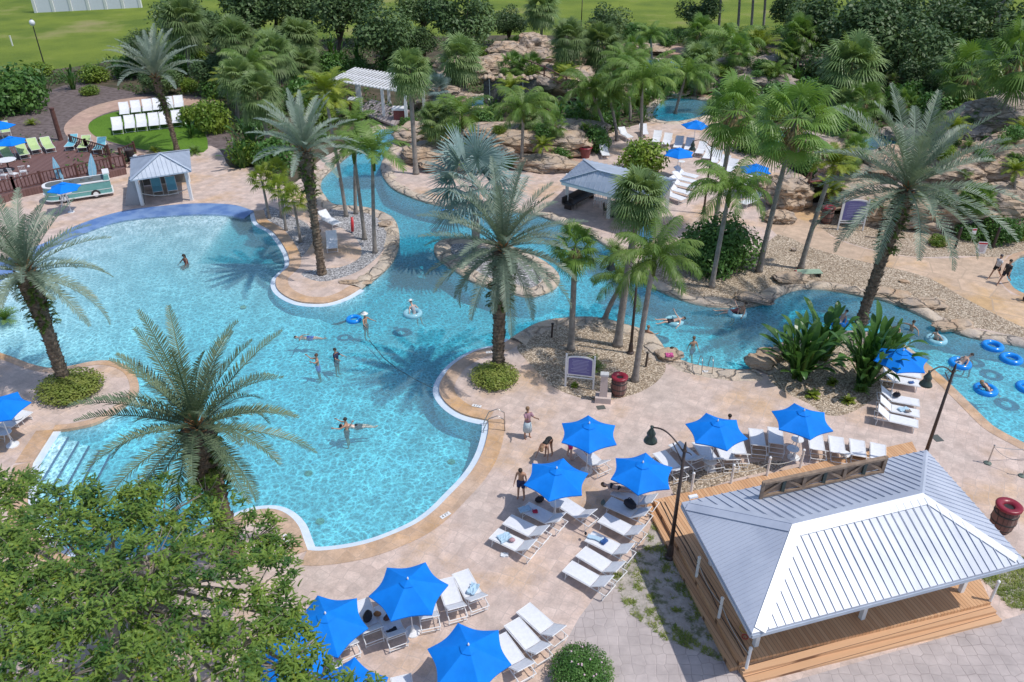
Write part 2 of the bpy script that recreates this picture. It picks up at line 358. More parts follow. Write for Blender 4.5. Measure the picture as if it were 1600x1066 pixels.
MAT['hedge'] = leafmat('clipped_hedge_leaf', (.17, .25, .04), (.34, .38, .09), 2, .25, .5, (.30, .28, .08))
MAT['locust'] = leafmat('fine_pinnate_leaf', (.06, .16, .04), (.28, .41, .07), 1.5, .35, .5, (.38, .38, .05))
MAT['banana'] = leafmat('broad_leaf', (.04, .12, .03), (.13, .26, .06), 2.5, .3, .3)
MAT['cover'] = leafmat('ground_cover_leaf', (.04, .10, .025), (.14, .22, .06), .25, .25, .5)
MAT['tube'] = M('blue_vinyl', (.005, .22, .75), (.01, .28, .80), 4, .2)
MAT['cleartube'] = M('clear_vinyl', (.22, .50, .60), (.32, .58, .68), 4, .15)
MAT['steel'] = M('brushed_steel', (.5, .48, .46), None, 5, .3, .9)
MAT['teal'] = M('teal_paint', (.13, .36, .34), (.18, .42, .40), 2, .35)
MAT['darkglass'] = M('dark_glass', (.03, .05, .06), None, 3, .1)
MAT['rope'] = M('pale_rope', (.55, .52, .47), None, 20, .8)
MAT['hose'] = M('black_hose', (.03, .03, .035), None, 10, .5)
def flat(name, c, rough=.6):
    k = 'f_' + name
    if k not in MAT: MAT[k] = M(name, c, tuple(x * .88 for x in c), 14, rough)
    return MAT[k]
# ---------------------------------------------------------------- the ground, pools and paths (one sheet cut into zones)
def smooth(pts, n=4, closed=False):
    P = [Vector(p[:2]) for p in pts]; out = []; k = len(P)
    rng = range(k) if closed else range(k - 1)
    for i in rng:
        p0 = P[(i - 1) % k] if closed or i > 0 else P[i]; p1 = P[i]; p2 = P[(i + 1) % k]
        p3 = P[(i + 2) % k] if closed or i < k - 2 else p2
        for j in range(n):
            t = j / n
            out.append(.5 * ((2 * p1) + (-p0 + p2) * t + (2 * p0 - 5 * p1 + 4 * p2 - p3) * t * t + (-p0 + 3 * p1 - 3 * p2 + p3) * t ** 3))
    if not closed: out.append(P[-1])
    return out
def px(*a): return [W(x, y) for x, y in a]
# the shore, walked with the water on the left hand side turned where needed; each stretch has its own edging
S_BEACH = px((-60, 440), (0, 409), (40, 391), (85, 373), (107, 358), (150, 341), (200, 328), (250, 322), (300, 318), (337, 318), (370, 321), (397, 330))
S_BEACH_IN = px((-60, 475), (0, 437), (40, 410), (85, 385), (125, 366), (175, 348), (225, 340), (300, 335), (350, 336), (378, 341))
S_PENIN = px((397, 330), (403, 347), (425, 360), (440, 378), (451, 398), (452, 415), (441, 426), (432, 436), (433, 449), (445, 461), (465, 470), (487, 473), (512, 472), (540, 463), (562, 450))
S_PEN2 = px((562, 450), (587, 433), (612, 408), (622, 383), (622, 361), (615, 343), (600, 333), (575, 325), (545, 322), (520, 319), (508, 308), (500, 293), (503, 278), (520, 262), (540, 245), (560, 228), (580, 210), (588, 202))
S_RIVERN = px((617, 202), (617, 218), (604, 240), (596, 258), (597, 270), (603, 281), (615, 294), (640, 306), (670, 316), (700, 322), (740, 326), (780, 328), (815, 331), (847, 337), (880, 350), (910, 362), (935, 375), (953, 387), (968, 402), (985, 420), (1000, 436), (1020, 447), (1050, 461), (1087, 473), (1125, 478), (1162, 478), (1195, 472), (1225, 457), (1250, 450), (1282, 450), (1325, 456), (1350, 462), (1375, 466), (1405, 476), (1437, 490), (1462, 503), (1500, 520), (1532, 528), (1600, 540), (1750, 572))
S_SOUTH = px((1750, 790), (1680, 738), (1600, 693), (1575, 680), (1550, 665), (1525, 641), (1500, 616), (1475, 592), (1450, 570), (1430, 553))
S_BED = px((1430, 553), (1405, 535), (1370, 522), (1330, 518), (1290, 522), (1250, 528), (1218, 538), (1198, 552), (1188, 568), (1178, 577))
S_MIDE = px((1178, 577), (1157, 579), (1125, 577), (1087, 571), (1060, 562), (1043, 553), (1032, 537), (1020, 523), (1005, 516), (975, 507), (940, 498), (905, 496), (862, 500), (837, 507), (815, 519), (798, 530))
S_MAIN = px((798, 530), (785, 538), (770, 543), (745, 549), (725, 559), (707, 572), (695, 587), (688, 601), (688, 614), (698, 629), (715, 642), (735, 650), (764, 656))
S_MAIN2 = px((764, 656), (764, 673), (757, 701), (745, 726), (728, 749), (705, 773), (680, 798), (651, 819), (612, 837), (575, 850), (537, 858), (500, 862), (480, 861))
S_MAIN3 = px((480, 861), (473, 842), (465, 822), (450, 806), (430, 797), (405, 797), (380, 803), (345, 818), (310, 840), (270, 858), (220, 872), (160, 880), (100, 868), (62, 838), (45, 800), (42, 765), (50, 722))
S_STEP = px((50, 722), (82, 672))
S_LEFT = px((82, 672), (112, 669), (150, 660), (180, 643), (202, 626), (214, 612), (215, 597), (206, 579), (187, 568), (164, 564), (140, 566), (112, 572), (82, 576), (50, 570), (25, 561), (0, 552), (-60, 535))
STRETCH = [('beach', S_BEACH), ('pen', S_PENIN), ('river', S_PEN2), ('gap', px((588, 202), (617, 202))), ('river', S_RIVERN),
           ('gap', px((1750, 572), (1750, 790))), ('tan', S_SOUTH), ('river', S_BED), ('river', S_MIDE), ('main', S_MAIN), ('main', S_MAIN2),
           ('main', S_MAIN3), ('main', S_STEP), ('left', S_LEFT), ('gap', px((-60, 535), (-60, 440)))]
SM = [(k, smooth(p) if len(p) > 2 else [Vector(q[:2]) for q in p]) for k, p in STRETCH]
OUTLINE = []
for k, p in SM: OUTLINE += p[:-1]
def ring(*a, n=3): return smooth(px(*a), n, True)
ISLAND = ring((680, 384), (682, 398), (695, 411), (712, 422), (737, 438), (762, 447), (800, 457), (825, 462), (850, 457), (869, 446), (873, 432), (862, 418), (845, 406), (825, 396), (800, 386), (765, 376), (725, 372), (695, 374))
POND_R = ring((1600, 398), (1585, 406), (1575, 416), (1571, 429), (1577, 443), (1592, 456), (1640, 470), (1720, 460), (1720, 400), (1650, 392))
POND_B = [ring((940, 94), (1000, 92), (1070, 96), (1072, 106), (1010, 112), (945, 106)), ring((1030, 160), (1062, 152), (1120, 160), (1130, 172), (1060, 190), (1020, 184)),
          ring((1195, 205), (1250, 205), (1300, 218), (1385, 210), (1400, 226), (1340, 238), (1260, 240), (1205, 232)), ring((725, 150), (762, 152), (766, 162), (735, 166)), ]
GRAV = {
 'gravel_right': ring((1010, 448), (1000, 425), (1015, 400), (1050, 398), (1100, 400), (1180, 394), (1215, 366), (1260, 384), (1320, 402), (1400, 420), (1455, 436), (1500, 462), (1550, 488), (1600, 512), (1700, 545), (1600, 528), (1540, 515), (1500, 508), (1465, 492), (1437, 480), (1400, 466), (1350, 452), (1290, 440), (1245, 441), (1215, 449), (1190, 461), (1150, 468), (1090, 463), (1050, 452), n=2),
 'gravel_mid': ring((820, 560), (808, 545), (815, 530), (840, 517), (880, 508), (930, 509), (975, 518), (1010, 530), (1027, 545), (1037, 560), (1040, 578), (1028, 595), (1008, 609), (985, 618), (955, 625), (925, 626), (895, 618), (868, 607), (850, 592)),
 'gravel_bed': ring((1198, 566), (1215, 548), (1260, 540), (1300, 534), (1345, 534), (1380, 540), (1400, 556), (1408, 575), (1395, 600), (1375, 615), (1352, 633), (1320, 648), (1290, 648), (1262, 630), (1225, 612), (1202, 592)),
 'gravel_wall': ring((1275, 345), (1310, 335), (1400, 345), (1480, 360), (1560, 375), (1640, 380), (1640, 395), (1580, 398), (1560, 402), (1500, 400), (1440, 402), (1390, 396), (1340, 384), (1300, 368)),
 'gravel_behind': ring((1045, 745), (1075, 735), (1110, 730), (1150, 725), (1200, 720), (1230, 722), (1215, 733), (1150, 748), (1100, 765), (1060, 780)),
}
GREY = {
 'grey_pen_right': ring((470, 428), (500, 440), (540, 432), (570, 418), (595, 396), (606, 376), (604, 352), (585, 338), (560, 330), (530, 326), (512, 330), (522, 350), (545, 362), (560, 378), (565, 396), (555, 408), (530, 418), (500, 420)),
 'grey_pen_left': ring((405, 338), (430, 350), (450, 365), (462, 385), (464, 405), (480, 392), (490, 370), (480, 350), (450, 335), (420, 322)),
 'grey_island': ring((692, 386), (697, 400), (725, 420), (770, 438), (820, 450), (848, 445), (858, 434), (850, 422), (815, 402), (770, 388), (725, 380)),
}
OVAL = ring((138, 200), (145, 188), (175, 176), (230, 168), (290, 168), (312, 190), (325, 232), (290, 240), (225, 234), (175, 222), (148, 212))
OVALPATH = ring((100, 205), (108, 188), (140, 168), (190, 155), (250, 150), (330, 153), (330, 160), (290, 165), (230, 165), (175, 174), (145, 187), (138, 200), (150, 214), (185, 228), (230, 237), (205, 240), (160, 234), (118, 222))
MULCH = ring((-80, 250), (0, 190), (60, 150), (120, 130), (190, 140), (230, 148), (320, 152), (345, 190), (375, 240), (350, 250), (320, 235), (230, 240), (190, 242), (120, 232), (60, 222), (0, 225))
DECKP = smooth(px((-400, 330), (-60, 305), (60, 300), (190, 262), (215, 238), (330, 228), (360, 262), (400, 262), (450, 290), (500, 250), (545, 225), (590, 195), (650, 195), (680, 250), (760, 262), (860, 262), (930, 230), (960, 205), (1050, 185), (1120, 190), (1180, 235), (1230, 262), (1290, 300), (1300, 335), (1560, 370), (1700, 380))) + [Vector((60, 60)), Vector((60, 5)), Vector((-60, 5)), Vector((-60, 45))]
BEDP = smooth(px((-500, 210), (-100, 140), (60, 112), (150, 100), (230, 86), (330, 70), (500, 62), (650, 58), (820, 55), (1000, 58), (1240, 52), (1500, 48), (2000, 60), (2200, 300))) + [Vector((62, 60)), Vector((60, 30)), Vector((-60, 44))]
PATHR = ring((1195, 340), (1230, 320), (1262, 318), (1290, 330), (1285, 350), (1300, 370), (1350, 388), (1400, 399), (1470, 404), (1540, 400), (1575, 396), (1560, 425), (1580, 460), (1700, 490), (1700, 560), (1600, 514), (1550, 490), (1500, 464), (1455, 438), (1400, 422), (1320, 404), (1260, 386), (1215, 368), n=2)
BACKPATH = [ring((880, 190), (905, 185), (925, 200), (905, 222), (870, 228), (850, 215)), ring((950, 70), (1060, 72), (1075, 84), (960, 84)), ring((755, 232), (830, 226), (905, 236), (900, 260), (830, 262), (740, 258)), ring((1095, 130), (1130, 140), (1120, 165), (1080, 160))]
HEXP = [W(*q) for q in ((845, 1070), (880, 1010), (905, 965), (965, 885), (1000, 860))] + [Vector((6.3, 22.4, 0)), Vector((8.3, 16.6, 0)), Vector((18.3, 19.6, 0)), Vector((22, 21, 0)), Vector((60, 22, 0)), Vector((60, 6, 0)), Vector((0, 6, 0))]
HEXP = [Vector(p[:2]) for p in HEXP]
SANDP = [Vector(p[:2]) for p in (W(955, 900), W(1000, 862), W(1018, 820), W(1030, 800), Vector((6.2, 25.0)), Vector((8.5, 17.2)), W(1120, 1030), W(1040, 1000), W(985, 960))]
SAND2 = [Vector(p[:2]) for p in (W(1530, 900), W(1600, 870), W(1700, 860), W(1700, 960), W(1580, 950))]

ZONES = [('ground', 'grass', [[Vector((-900, -200)), Vector((900, -200)), Vector((900, 1500)), Vector((-900, 1500))]]),
         ('planting_bed', 'soil', [BEDP]), ('mulch_bed', 'mulch', [MULCH]), ('pool_deck', 'deck', [DECKP]), ('oval_path', 'pinkpath', [OVALPATH]),
         ('oval_lawn', 'lawn', [OVAL]), ('path', 'path', [PATHR]), ('back_path', 'pinkpath', BACKPATH),
         ('gravel', 'gravel', list(GRAV.values())), ('paved_yard', 'hex', [HEXP]), ('sandy_patch', 'sand', [SANDP, SAND2]),
         ('POOL', None, [OUTLINE, POND_R] + POND_B), ('island_edge', 'coping', [ISLAND]), ('grey_gravel', 'greygravel', list(GREY.values()))]
def inside(x, y, P):
    X = P[:, 0]; Y = P[:, 1]; X2 = np.roll(X, -1); Y2 = np.roll(Y, -1); c = ((Y > y) != (Y2 > y))
    with np.errstate(divide='ignore', invalid='ignore'):
        xi = (X2 - X) * (y - Y) / (Y2 - Y) + X
    return bool(np.count_nonzero(c & (x < xi)) & 1)
vs, es = [], []
polys = []
for zi, (nm, mt, pl) in enumerate(ZONES):
    for P in pl:
        b = len(vs); k = len(P); vs += [Vector((p[0], p[1])) for p in P]; es += [(b + i, b + (i + 1) % k) for i in range(k)]
        polys.append((zi, np.array([(p[0], p[1]) for p in P])))
res = delaunay_2d_cdt(vs, es, [], 0, 1e-4)
tv, tf = res[0], res[2]
zone = []
for f in tf:
    cx = sum(tv[i].x for i in f) / 3; cy = sum(tv[i].y for i in f) / 3; z = -1
    for zi, P in polys:
        if zi > z and P[:, 0].min() <= cx <= P[:, 0].max() and P[:, 1].min() <= cy <= P[:, 1].max() and inside(cx, cy, P): z = zi
    zone.append(z)
# the peninsula and the main island stay dry: gravel zones over the pool are already above it in the order
for zi, (nm, mt, pl) in enumerate(ZONES):
    fs = [tf[i] for i in range(len(tf)) if zone[i] == zi]
    if mt is None: POOLF = fs; continue
    if not fs: continue
    used = sorted(set(i for f in fs for i in f)); mp = {u: i for i, u in enumerate(used)}
    mb = MB().add([(tv[u].x, tv[u].y, 0) for u in used], [tuple(mp[i] for i in f) for f in fs])
    tag(mb.build(nm, MAT[mt]), kind='structure')
# water body: closed mesh with flat top
used = sorted(set(i for f in POOLF for i in f)); mp = {u: i for i, u in enumerate(used)}; n = len(used)
WZ = -.12
mb = MB(); mb.add([(tv[u].x, tv[u].y, WZ) for u in used] + [(tv[u].x, tv[u].y, -1.9) for u in used], [])
cnt = {}
for f in POOLF:
    g = [mp[i] for i in f]
    a, b, c = (Vector((*mb.v[i][:2], 0)) for i in g)
    if (b - a).cross(c - a).z < 0: g = g[::-1]
    mb.f.append(tuple(g)); mb.f.append(tuple(i + n for i in g[::-1]))
    for i in range(3): cnt[(g[i], g[(i + 1) % 3])] = 1
BOUND = [e for e in cnt if (e[1], e[0]) not in cnt]
for a, b in BOUND: mb.f.append((a, a + n, b + n, b))
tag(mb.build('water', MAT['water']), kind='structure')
# pool walls, standing 15 mm inside the water body
nx = {a: b for a, b in BOUND}; loops = []; seen = set()
for a in list(nx):
    if a in seen: continue
    L = []; c = a
    while c in nx and c not in seen: seen.add(c); L.append(c); c = nx[c]
    loops.append([Vector(mb.v[i][:2]) for i in L])
mw = MB()
def offs(P, d, closed=True):
    k = len(P); out = []
    for i in range(k):
        a = P[(i - 1) % k] if closed or i > 0 else P[i]; c = P[(i + 1) % k] if closed or i < k - 1 else P[i]
        t = (c - a); t = t.normalized() if t.length > 1e-9 else Vector((1, 0)); nrm = Vector((-t.y, t.x)); out.append(P[i] + nrm * d)
    return out
for L in loops:
    I = offs(L, .015); k = len(L); b = len(mw.v)
    mw.v += [(p.x, p.y, -.001) for p in I] + [(p.x, p.y, -2.0) for p in I]
    mw.f += [(b + i, b + (i + 1) % k, b + k + (i + 1) % k, b + k + i) for i in range(k)]
tag(mw.build('pool_wall', MAT['poolwall']), kind='structure')
# pool floor, sloping gently away from the beach
BI = np.array([(p.x, p.y) for p in smooth(S_BEACH_IN, 6)])
def depth(x, y):
    if x > 0 and y > 0: d = 99
    else: d = float(np.min(np.hypot(BI[:, 0] - x, BI[:, 1] - y)))
    dp = min(1.25, .13 + .03 * d + .0012 * d * d)
    if x > -12 and y > 39: dp = max(dp, min(1.65, 1.25 + (y - 39) * .08))
    elif y > 50 and x > -22: dp = max(dp, 1.3)
    return dp
gx = np.linspace(-46, 66, 113); gy = np.linspace(18, 150, 67); mbf = MB()
for y in gy:
    for x in gx: mbf.v.append((x, y, -depth(x, y)))
nxg = len(gx)
for j in range(len(gy) - 1):
    for i in range(nxg - 1): mbf.f.append((j * nxg + i, j * nxg + i + 1, (j + 1) * nxg + i + 1, (j + 1) * nxg + i))
tag(mbf.build('pool_floor', MAT['poolfloor'], smooth=True), kind='structure')
# edging strips
def strip(name, mt, P, d0, z0, d1, z1, lump=0, thick=0):
    """ribbon beside the line P, between the offsets d0 and d1"""
    if lump:
        Q = []
        for i in range(len(P) - 1):
            m_ = max(1, int((P[i + 1] - P[i]).length / .35)); Q += [P[i].lerp(P[i + 1], j / m_) for j in range(m_)]
        P = Q + [P[-1]]
    A = offs(P, d0, False); B = offs(P, d1, False); k = len(P); m = MB(); rows = 5 if lump else 2
    for r in range(rows):
        t = r / (rows - 1)
        for i in range(k):
            q = A[i].lerp(B[i], t); z = z0 * (1 - t) + z1 * t
            if lump:
                nv = noise.noise(Vector((q.x * 1.1, q.y * 1.1, 3))) + .5 * noise.noise(Vector((q.x * 3.1, q.y * 3.1, 9)))
                z += lump * (math.sin(PI * min(1, t * 1.15)) if t < .95 else 0) * (.55 + .9 * nv)
                if 0 < t < 1 or r == rows - 1: q = q + (B[i] - A[i]).normalized() * .25 * nv
            m.v.append((q.x, q.y, z))
    for r in range(rows - 1):
        for i in range(k - 1): m.f.append((r * k + i, r * k + i + 1, (r + 1) * k + i + 1, (r + 1) * k + i))
    if z0 > -.05:                      # a lip down to the water
        b = len(m.v); m.v += [(p.x, p.y, -.16) for p in A]
        for i in range(k - 1): m.f.append((i, b + i, b + i + 1, i + 1))
    o = m.build(name, mt, smooth=bool(lump)); return tag(o, kind='structure')
# which side is the land?  test once per stretch
OL = np.array([(p.x, p.y) for p in OUTLINE])
for kind_, P in SM:
    if kind_ == 'gap': continue
    mid = len(P) // 2; t = (P[mid] - P[mid - 1]).normalized(); q = (P[mid] + P[mid - 1]) / 2 + Vector((-t.y, t.x)) * .1
    s = -1 if inside(q.x, q.y, OL) else 1
    if kind_ == 'beach':
        I = smooth(S_BEACH_IN, 4); m = MB(); k = min(len(I), len(P)); 
        J = [I[min(len(I) - 1, int(i * (len(I) - 1) / (len(P) - 1)))] for i in range(len(P))]
        m.add([(p.x, p.y, -.004) for p in P] + [(p.x, p.y, -.135) for p in J], [(i, i + 1, len(P) + i + 1, len(P) + i) for i in range(len(P) - 1)])
        tag(m.build('beach_band', MAT['band']), kind='structure')
    elif kind_ == 'river':
        strip('river_coping', MAT['rockcoping'], P, -.06 * s, .03, 1.0 * s, -.01, lump=.22)
    elif kind_ == 'tan':
        strip('tan_coping', MAT['coping'], P, -.03 * s, .02, .55 * s, .012)
    elif kind_ == 'left':
        strip('tan_coping', MAT['coping'], P, -.03 * s, .02, .4 * s, .012)
    else:
        strip('tan_coping', MAT['coping'], P, -.03 * s, .025, .75 * s, .012)
        strip('pool_rim', MAT['rim'], P, -.02 * s, -.07, -.36 * s, -.095)
        m = MB(); Q = offs(P, -.36 * s, False)
        m.add([(p.x, p.y, -.095) for p in Q] + [(p.x, p.y, -1.4) for p in Q], [(i, i + 1, len(Q) + i + 1, len(Q) + i) for i in range(len(Q) - 1)])
        tag(m.build('rim_wall', MAT['poolwall']), kind='structure')
IL = ISLAND + [ISLAND[0]]
t = (IL[1] - IL[0]).normalized(); q = IL[0] + Vector((-t.y, t.x)) * .1
s = 1 if inside(q.x, q.y, np.array([(p.x, p.y) for p in ISLAND])) else -1
strip('island_coping', MAT['rockcoping'], IL, -.06 * s, .03, 1.15 * s, -.01, lump=.25)
for i, Pp in enumerate(POND_B + [POND_R]):
    Pc = Pp + [Pp[0]]; t = (Pc[1] - Pc[0]).normalized(); q = Pc[0] + Vector((-t.y, t.x)) * .1
    s = -1 if inside(q.x, q.y, np.array([(p.x, p.y) for p in Pp])) else 1
    strip('pond_coping', MAT['coping'] if i == len(POND_B) else MAT['rockcoping'], Pc, -.05 * s, .03, (.6 if i == len(POND_B) else 1.0) * s, -.01, lump=0 if i == len(POND_B) else .2)
# entry steps in the corner of the pool: treads with dark blue nosings
A0, A1 = W(50, 722), W(82, 672); dr = (W(140, 735) - A0); dr.z = 0; dr.normalize(); al = (A1 - A0).normalized()
st = empty('pool_steps', (A0 + A1) / 2 + Vector((0, 0, -1.2)), 0, 1, 'pale submerged entry steps with dark blue edges at the left corner of the pool', 'steps')
for k in range(5):
    m = MB(); e = MB(); d0 = .36 + .5 * k; z = -.22 - .19 * k; a = A0 - al * 4.5 + dr * d0; b_ = A1 - al * .1 + dr * (d0 + .15 * 0)
    T = Matrix.Translation(-st.location)
    def pt(q, zz): return T @ Vector((q.x, q.y, zz))
    q = [a, b_, b_ + dr * .5, a + dr * .5]
    m.add([pt(p, -1.45) for p in q] + [pt(p, z) for p in q], [(0, 1, 2, 3), (4, 5, 6, 7), (0, 1, 5, 4), (1, 2, 6, 5), (2, 3, 7, 6), (3, 0, 4, 7)])
    m.build('tread', MAT['poolfloor'], st)
    q = [a + dr * .43, b_ + dr * .43, b_ + dr * .51, a + dr * .51]
    e.add([pt(p, z - .06) for p in q] + [pt(p, z + .006) for p in q], [(0, 1, 2, 3), (4, 5, 6, 7), (0, 1, 5, 4), (1, 2, 6, 5), (2, 3, 7, 6), (3, 0, 4, 7)])
    e.build('nosing', MAT['stepedge'], st)
# ---------------------------------------------------------------- plants
def frond(rs, L, az, el, droop, nl=40, ll=.45, lw=.04, vee=.5, hang=0.0, base=.15, twist=0, taper=True):
    """one feather leaf as loose quads: rachis strip + leaflets on both sides"""
    N = nl + 1; t = np.linspace(0, 1, N)
    ang = el - droop * t ** 1.5; ds = L / nl
    r = np.concatenate([[0], np.cumsum(np.cos(ang[:-1]) * ds)]); z = np.concatenate([[0], np.cumsum(np.sin(ang[:-1]) * ds)])
    side = twist * t ** 2
    ca, sa = math.cos(az), math.sin(az)
    out = np.stack([np.cos(ang), np.zeros(N), np.sin(ang)], 1); rad = np.stack([r, side, z], 1)
    up = np.stack([-np.sin(ang), np.zeros(N), np.cos(ang)], 1); lat = np.array([0, 1.0, 0])
    Q = []
    w = .035 * (1 - t * .8)[:, None] * max(1, L / 3)
    a, b = rad - lat * w, rad + lat * w
    Q.append(np.stack([a[:-1], b[:-1], b[1:], a[1:]], 1))
    m = t[:-1] > base; tt = t[:-1][m]; P = rad[:-1][m]; O = out[:-1][m]; U = up[:-1][m]
    prof = np.sin(PI * np.clip((tt - base) / (1 - base) * .86 + .12, 0, 1)) ** .6 if taper else np.ones(len(tt))
    for s in (-1, 1):
        fw = .45 + .5 * tt[:, None] + rs.uniform(-.12, .12, (len(tt), 1))
        d = O * fw + lat * s * .9 + U * (vee + rs.uniform(-.25, .25, (len(tt), 1)))
        d /= np.linalg.norm(d, axis=1)[:, None]
        ln = (ll * prof * rs.uniform(.85, 1.1, len(tt)))[:, None]
        mid = P + d * ln * .55; tip = P + d * ln; tip[:, 2] -= hang * ln[:, 0]; mid[:, 2] -= hang * .3 * ln[:, 0]
        wv = O * lw * .5
        Q.append(np.stack([P - wv * .7, P + wv * .7, mid + wv, mid - wv], 1))
        Q.append(np.stack([mid - wv, mid + wv, tip + wv * .25, tip - wv * .25], 1))
    Q = np.concatenate(Q); x, y = Q[..., 0].copy(), Q[..., 1].copy()
    Q[..., 0] = x * ca - y * sa; Q[..., 1] = x * sa + y * ca
    return Q
def fan(rs, az, el, pet, rad_, n=20, spread=2.5, droop=.5, lw=.08, fold=.25):
    """one fan leaf: petiole + radiating drooping segments"""
    ca, sa = math.cos(az), math.sin(az)
    d = np.array([math.cos(el), 0, math.sin(el)]); u = np.array([-math.sin(el), 0, math.cos(el)]); lat = np.array([0, 1.0, 0])
    hub = d * pet; hub[2] -= .1 * pet; Q = []
    w = lat * .025; Q.append(np.array([[-w, w, hub + w, hub - w]]))
    a = np.linspace(-spread, spread, n) * rs.uniform(.95, 1.05); a = a + rs.uniform(-.04, .04, n)
    ln = rad_ * (1 - .18 * (np.abs(a) / spread) ** 2) * rs.uniform(.9, 1.08, n)
    dirs = np.cos(a)[:, None] * d + np.sin(a)[:, None] * lat - (np.abs(a) / spread)[:, None] * u * fold
    dirs /= np.linalg.norm(dirs, axis=1)[:, None]
    wv = (-np.sin(a)[:, None] * d + np.cos(a)[:, None] * lat)
    m = hub + dirs * (ln * .5)[:, None]; m[:, 2] -= droop * .1 * ln
    tp = hub + dirs * (ln * .93)[:, None]; tp[:, 2] -= droop * .6 * ln
    s = rad_ * spread / n * 1.0
    Q.append(np.stack([hub - wv * s * .05, hub + wv * s * .05, m + wv * s * .42, m - wv * s * .42], 1))
    Q.append(np.stack([m - wv * s * .42, m + wv * s * .42, tp + wv * s * .08, tp - wv * s * .08], 1))
    Q = np.concatenate(Q); x, y = Q[..., 0].copy(), Q[..., 1].copy()
    Q[..., 0] = x * ca - y * sa; Q[..., 1] = x * sa + y * ca
    return Q
GA = 2.39996
def date_crown(seed, L=3.6, n=58, lo=-.5, gap=None, ll=.42):
    rs = np.random.RandomState(seed); Q = []
    for i in range(n):
        f = i / n; az = i * GA + rs.uniform(-.25, .25)
        el = 1.35 - (1.35 - lo) * f ** .9 + rs.uniform(-.1, .1)
        q = frond(rs, L * rs.uniform(.78, 1.08), az, el, .35 + .6 * f + rs.uniform(-.15, .35), 58, L * .108, .024 + L * .0072, .5, .1, .13, rs.uniform(-.3, .3))
        q[..., 2] += .25 * (1 - f); Q.append(q)
    return np.concatenate(Q)
def fan_crown(seed, n=42, pet=.9, rad_=.85, seg=18, lo=-1.0, droop=.6, hi=1.35):
    rs = np.random.RandomState(seed); Q = []
    for i in range(n):
        f = i / n; el = hi - (hi - lo) * f ** .85 + rs.uniform(-.15, .15)
        q = fan(rs, i * GA + rs.uniform(-.3, .3), el, pet * rs.uniform(.8, 1.15), rad_ * rs.uniform(.85, 1.1), seg, 2.2, droop * rs.uniform(.6, 1.4))
        q[..., 2] += .3 * (1 - f); Q.append(q)
    return np.concatenate(Q)
def queen_crown(seed, n=20, L=2.8, hang=.75, ll=.62, droop=1.6):
    rs = np.random.RandomState(seed); Q = []
    for i in range(n):
        f = i / n; el = 1.3 - 1.2 * f + rs.uniform(-.1, .1)
        Q.append(frond(rs, L * rs.uniform(.85, 1.1), i * GA + rs.uniform(-.2, .2), el, droop * rs.uniform(.8, 1.15), 50, ll, .055, .15, hang, .12, rs.uniform(-.3, .3)))
    return np.concatenate(Q)
CROWN = {}
def crown_mesh(kind, var):
    k = (kind, var)
    if k not in CROWN:
        sd = sum(ord(c) for c in kind) * 31 + var * 7
        if kind == 'sabal': q, m = fan_crown(sd, 62, .85, .9, 22, -1.1, .6), MAT['sabal']
        elif kind == 'fan': q, m = fan_crown(sd, 34, 1.05, .88, 24, -.95, .6), MAT['fan']
        elif kind == 'bismarck': q, m = fan_crown(sd, 26, 1.05, 1.25, 28, -.6, .25), MAT['bismarck']
        elif kind == 'queen': q, m = queen_crown(sd), MAT['queen']
        elif kind == 'foxtail': q, m = queen_crown(sd, 13, 2.3, .25, .55, 1.5), MAT['queen']
        elif kind == 'areca': q, m = queen_crown(sd, 20, 2.0, .2, .45, 1.25), MAT['areca']
        elif kind == 'small': q, m = fan_crown(sd, 24, .6, .6, 14, -.6, .4), MAT['areca']
        elif kind == 'date': q, m = date_crown(sd), MAT['date']
        CROWN[k] = quads_mesh(kind + '_crown', q, m)
    return CROWN[k]
UNIT = {'sabal': 1.75, 'fan': 1.9, 'bismarck': 2.2, 'queen': 2.3, 'foxtail': 2.0, 'areca': 1.8, 'small': 1.2, 'date': 3.5}
def trunk_pts(top, lean_bend=.12, n=9):
    top = Vector(top); pts = []
    for i in range(n):
        t = i / (n - 1); p = Vector((top.x * (t ** (1 + lean_bend * 6)), top.y * (t ** (1 + lean_bend * 6)), top.z * t)); pts.append(p)
    return pts
def ringed(mb, pts, r0, r1, flare=1.35, step=.16, rough=.06, n=10, seed=0):
    """trunk with leaf-scar rings"""
    rs = random.Random(seed); L = sum((pts[i + 1] - pts[i]).length for i in range(len(pts) - 1)); k = max(8, int(L / step)); P = []; RR = []
    for i in range(k + 1):
        t = i / k; f = t * (len(pts) - 1); a = min(int(f), len(pts) - 2); p = pts[a].lerp(pts[a + 1], f - a)
        r = r0 + (r1 - r0) * t
        if t < .12: r *= 1 + (flare - 1) * (1 - t / .12) ** 2
        P.append(p); RR.append(r * (1 + (rough if i % 2 else -rough) + rs.uniform(-rough, rough) * .5))
    return mb.tube(P, RR, n)
def tuft(rs, pts, r0, n, L=.4):
    """small ferns growing on a trunk"""
    Q = []
    for i in range(n):
        f = rs.rand() * (len(pts) - 1); a = min(int(f), len(pts) - 2); p = np.array(pts[a].lerp(pts[a + 1], f - a)); az = rs.uniform(0, 2 * PI)
        q = frond(rs, L * rs.uniform(.6, 1.2), az, rs.uniform(-.1, .9), 1.4, 7, .13, .05, .1, .1, .05); q += p + np.array([math.cos(az), math.sin(az), 0]) * r0; Q.append(q)
    return np.concatenate(Q)

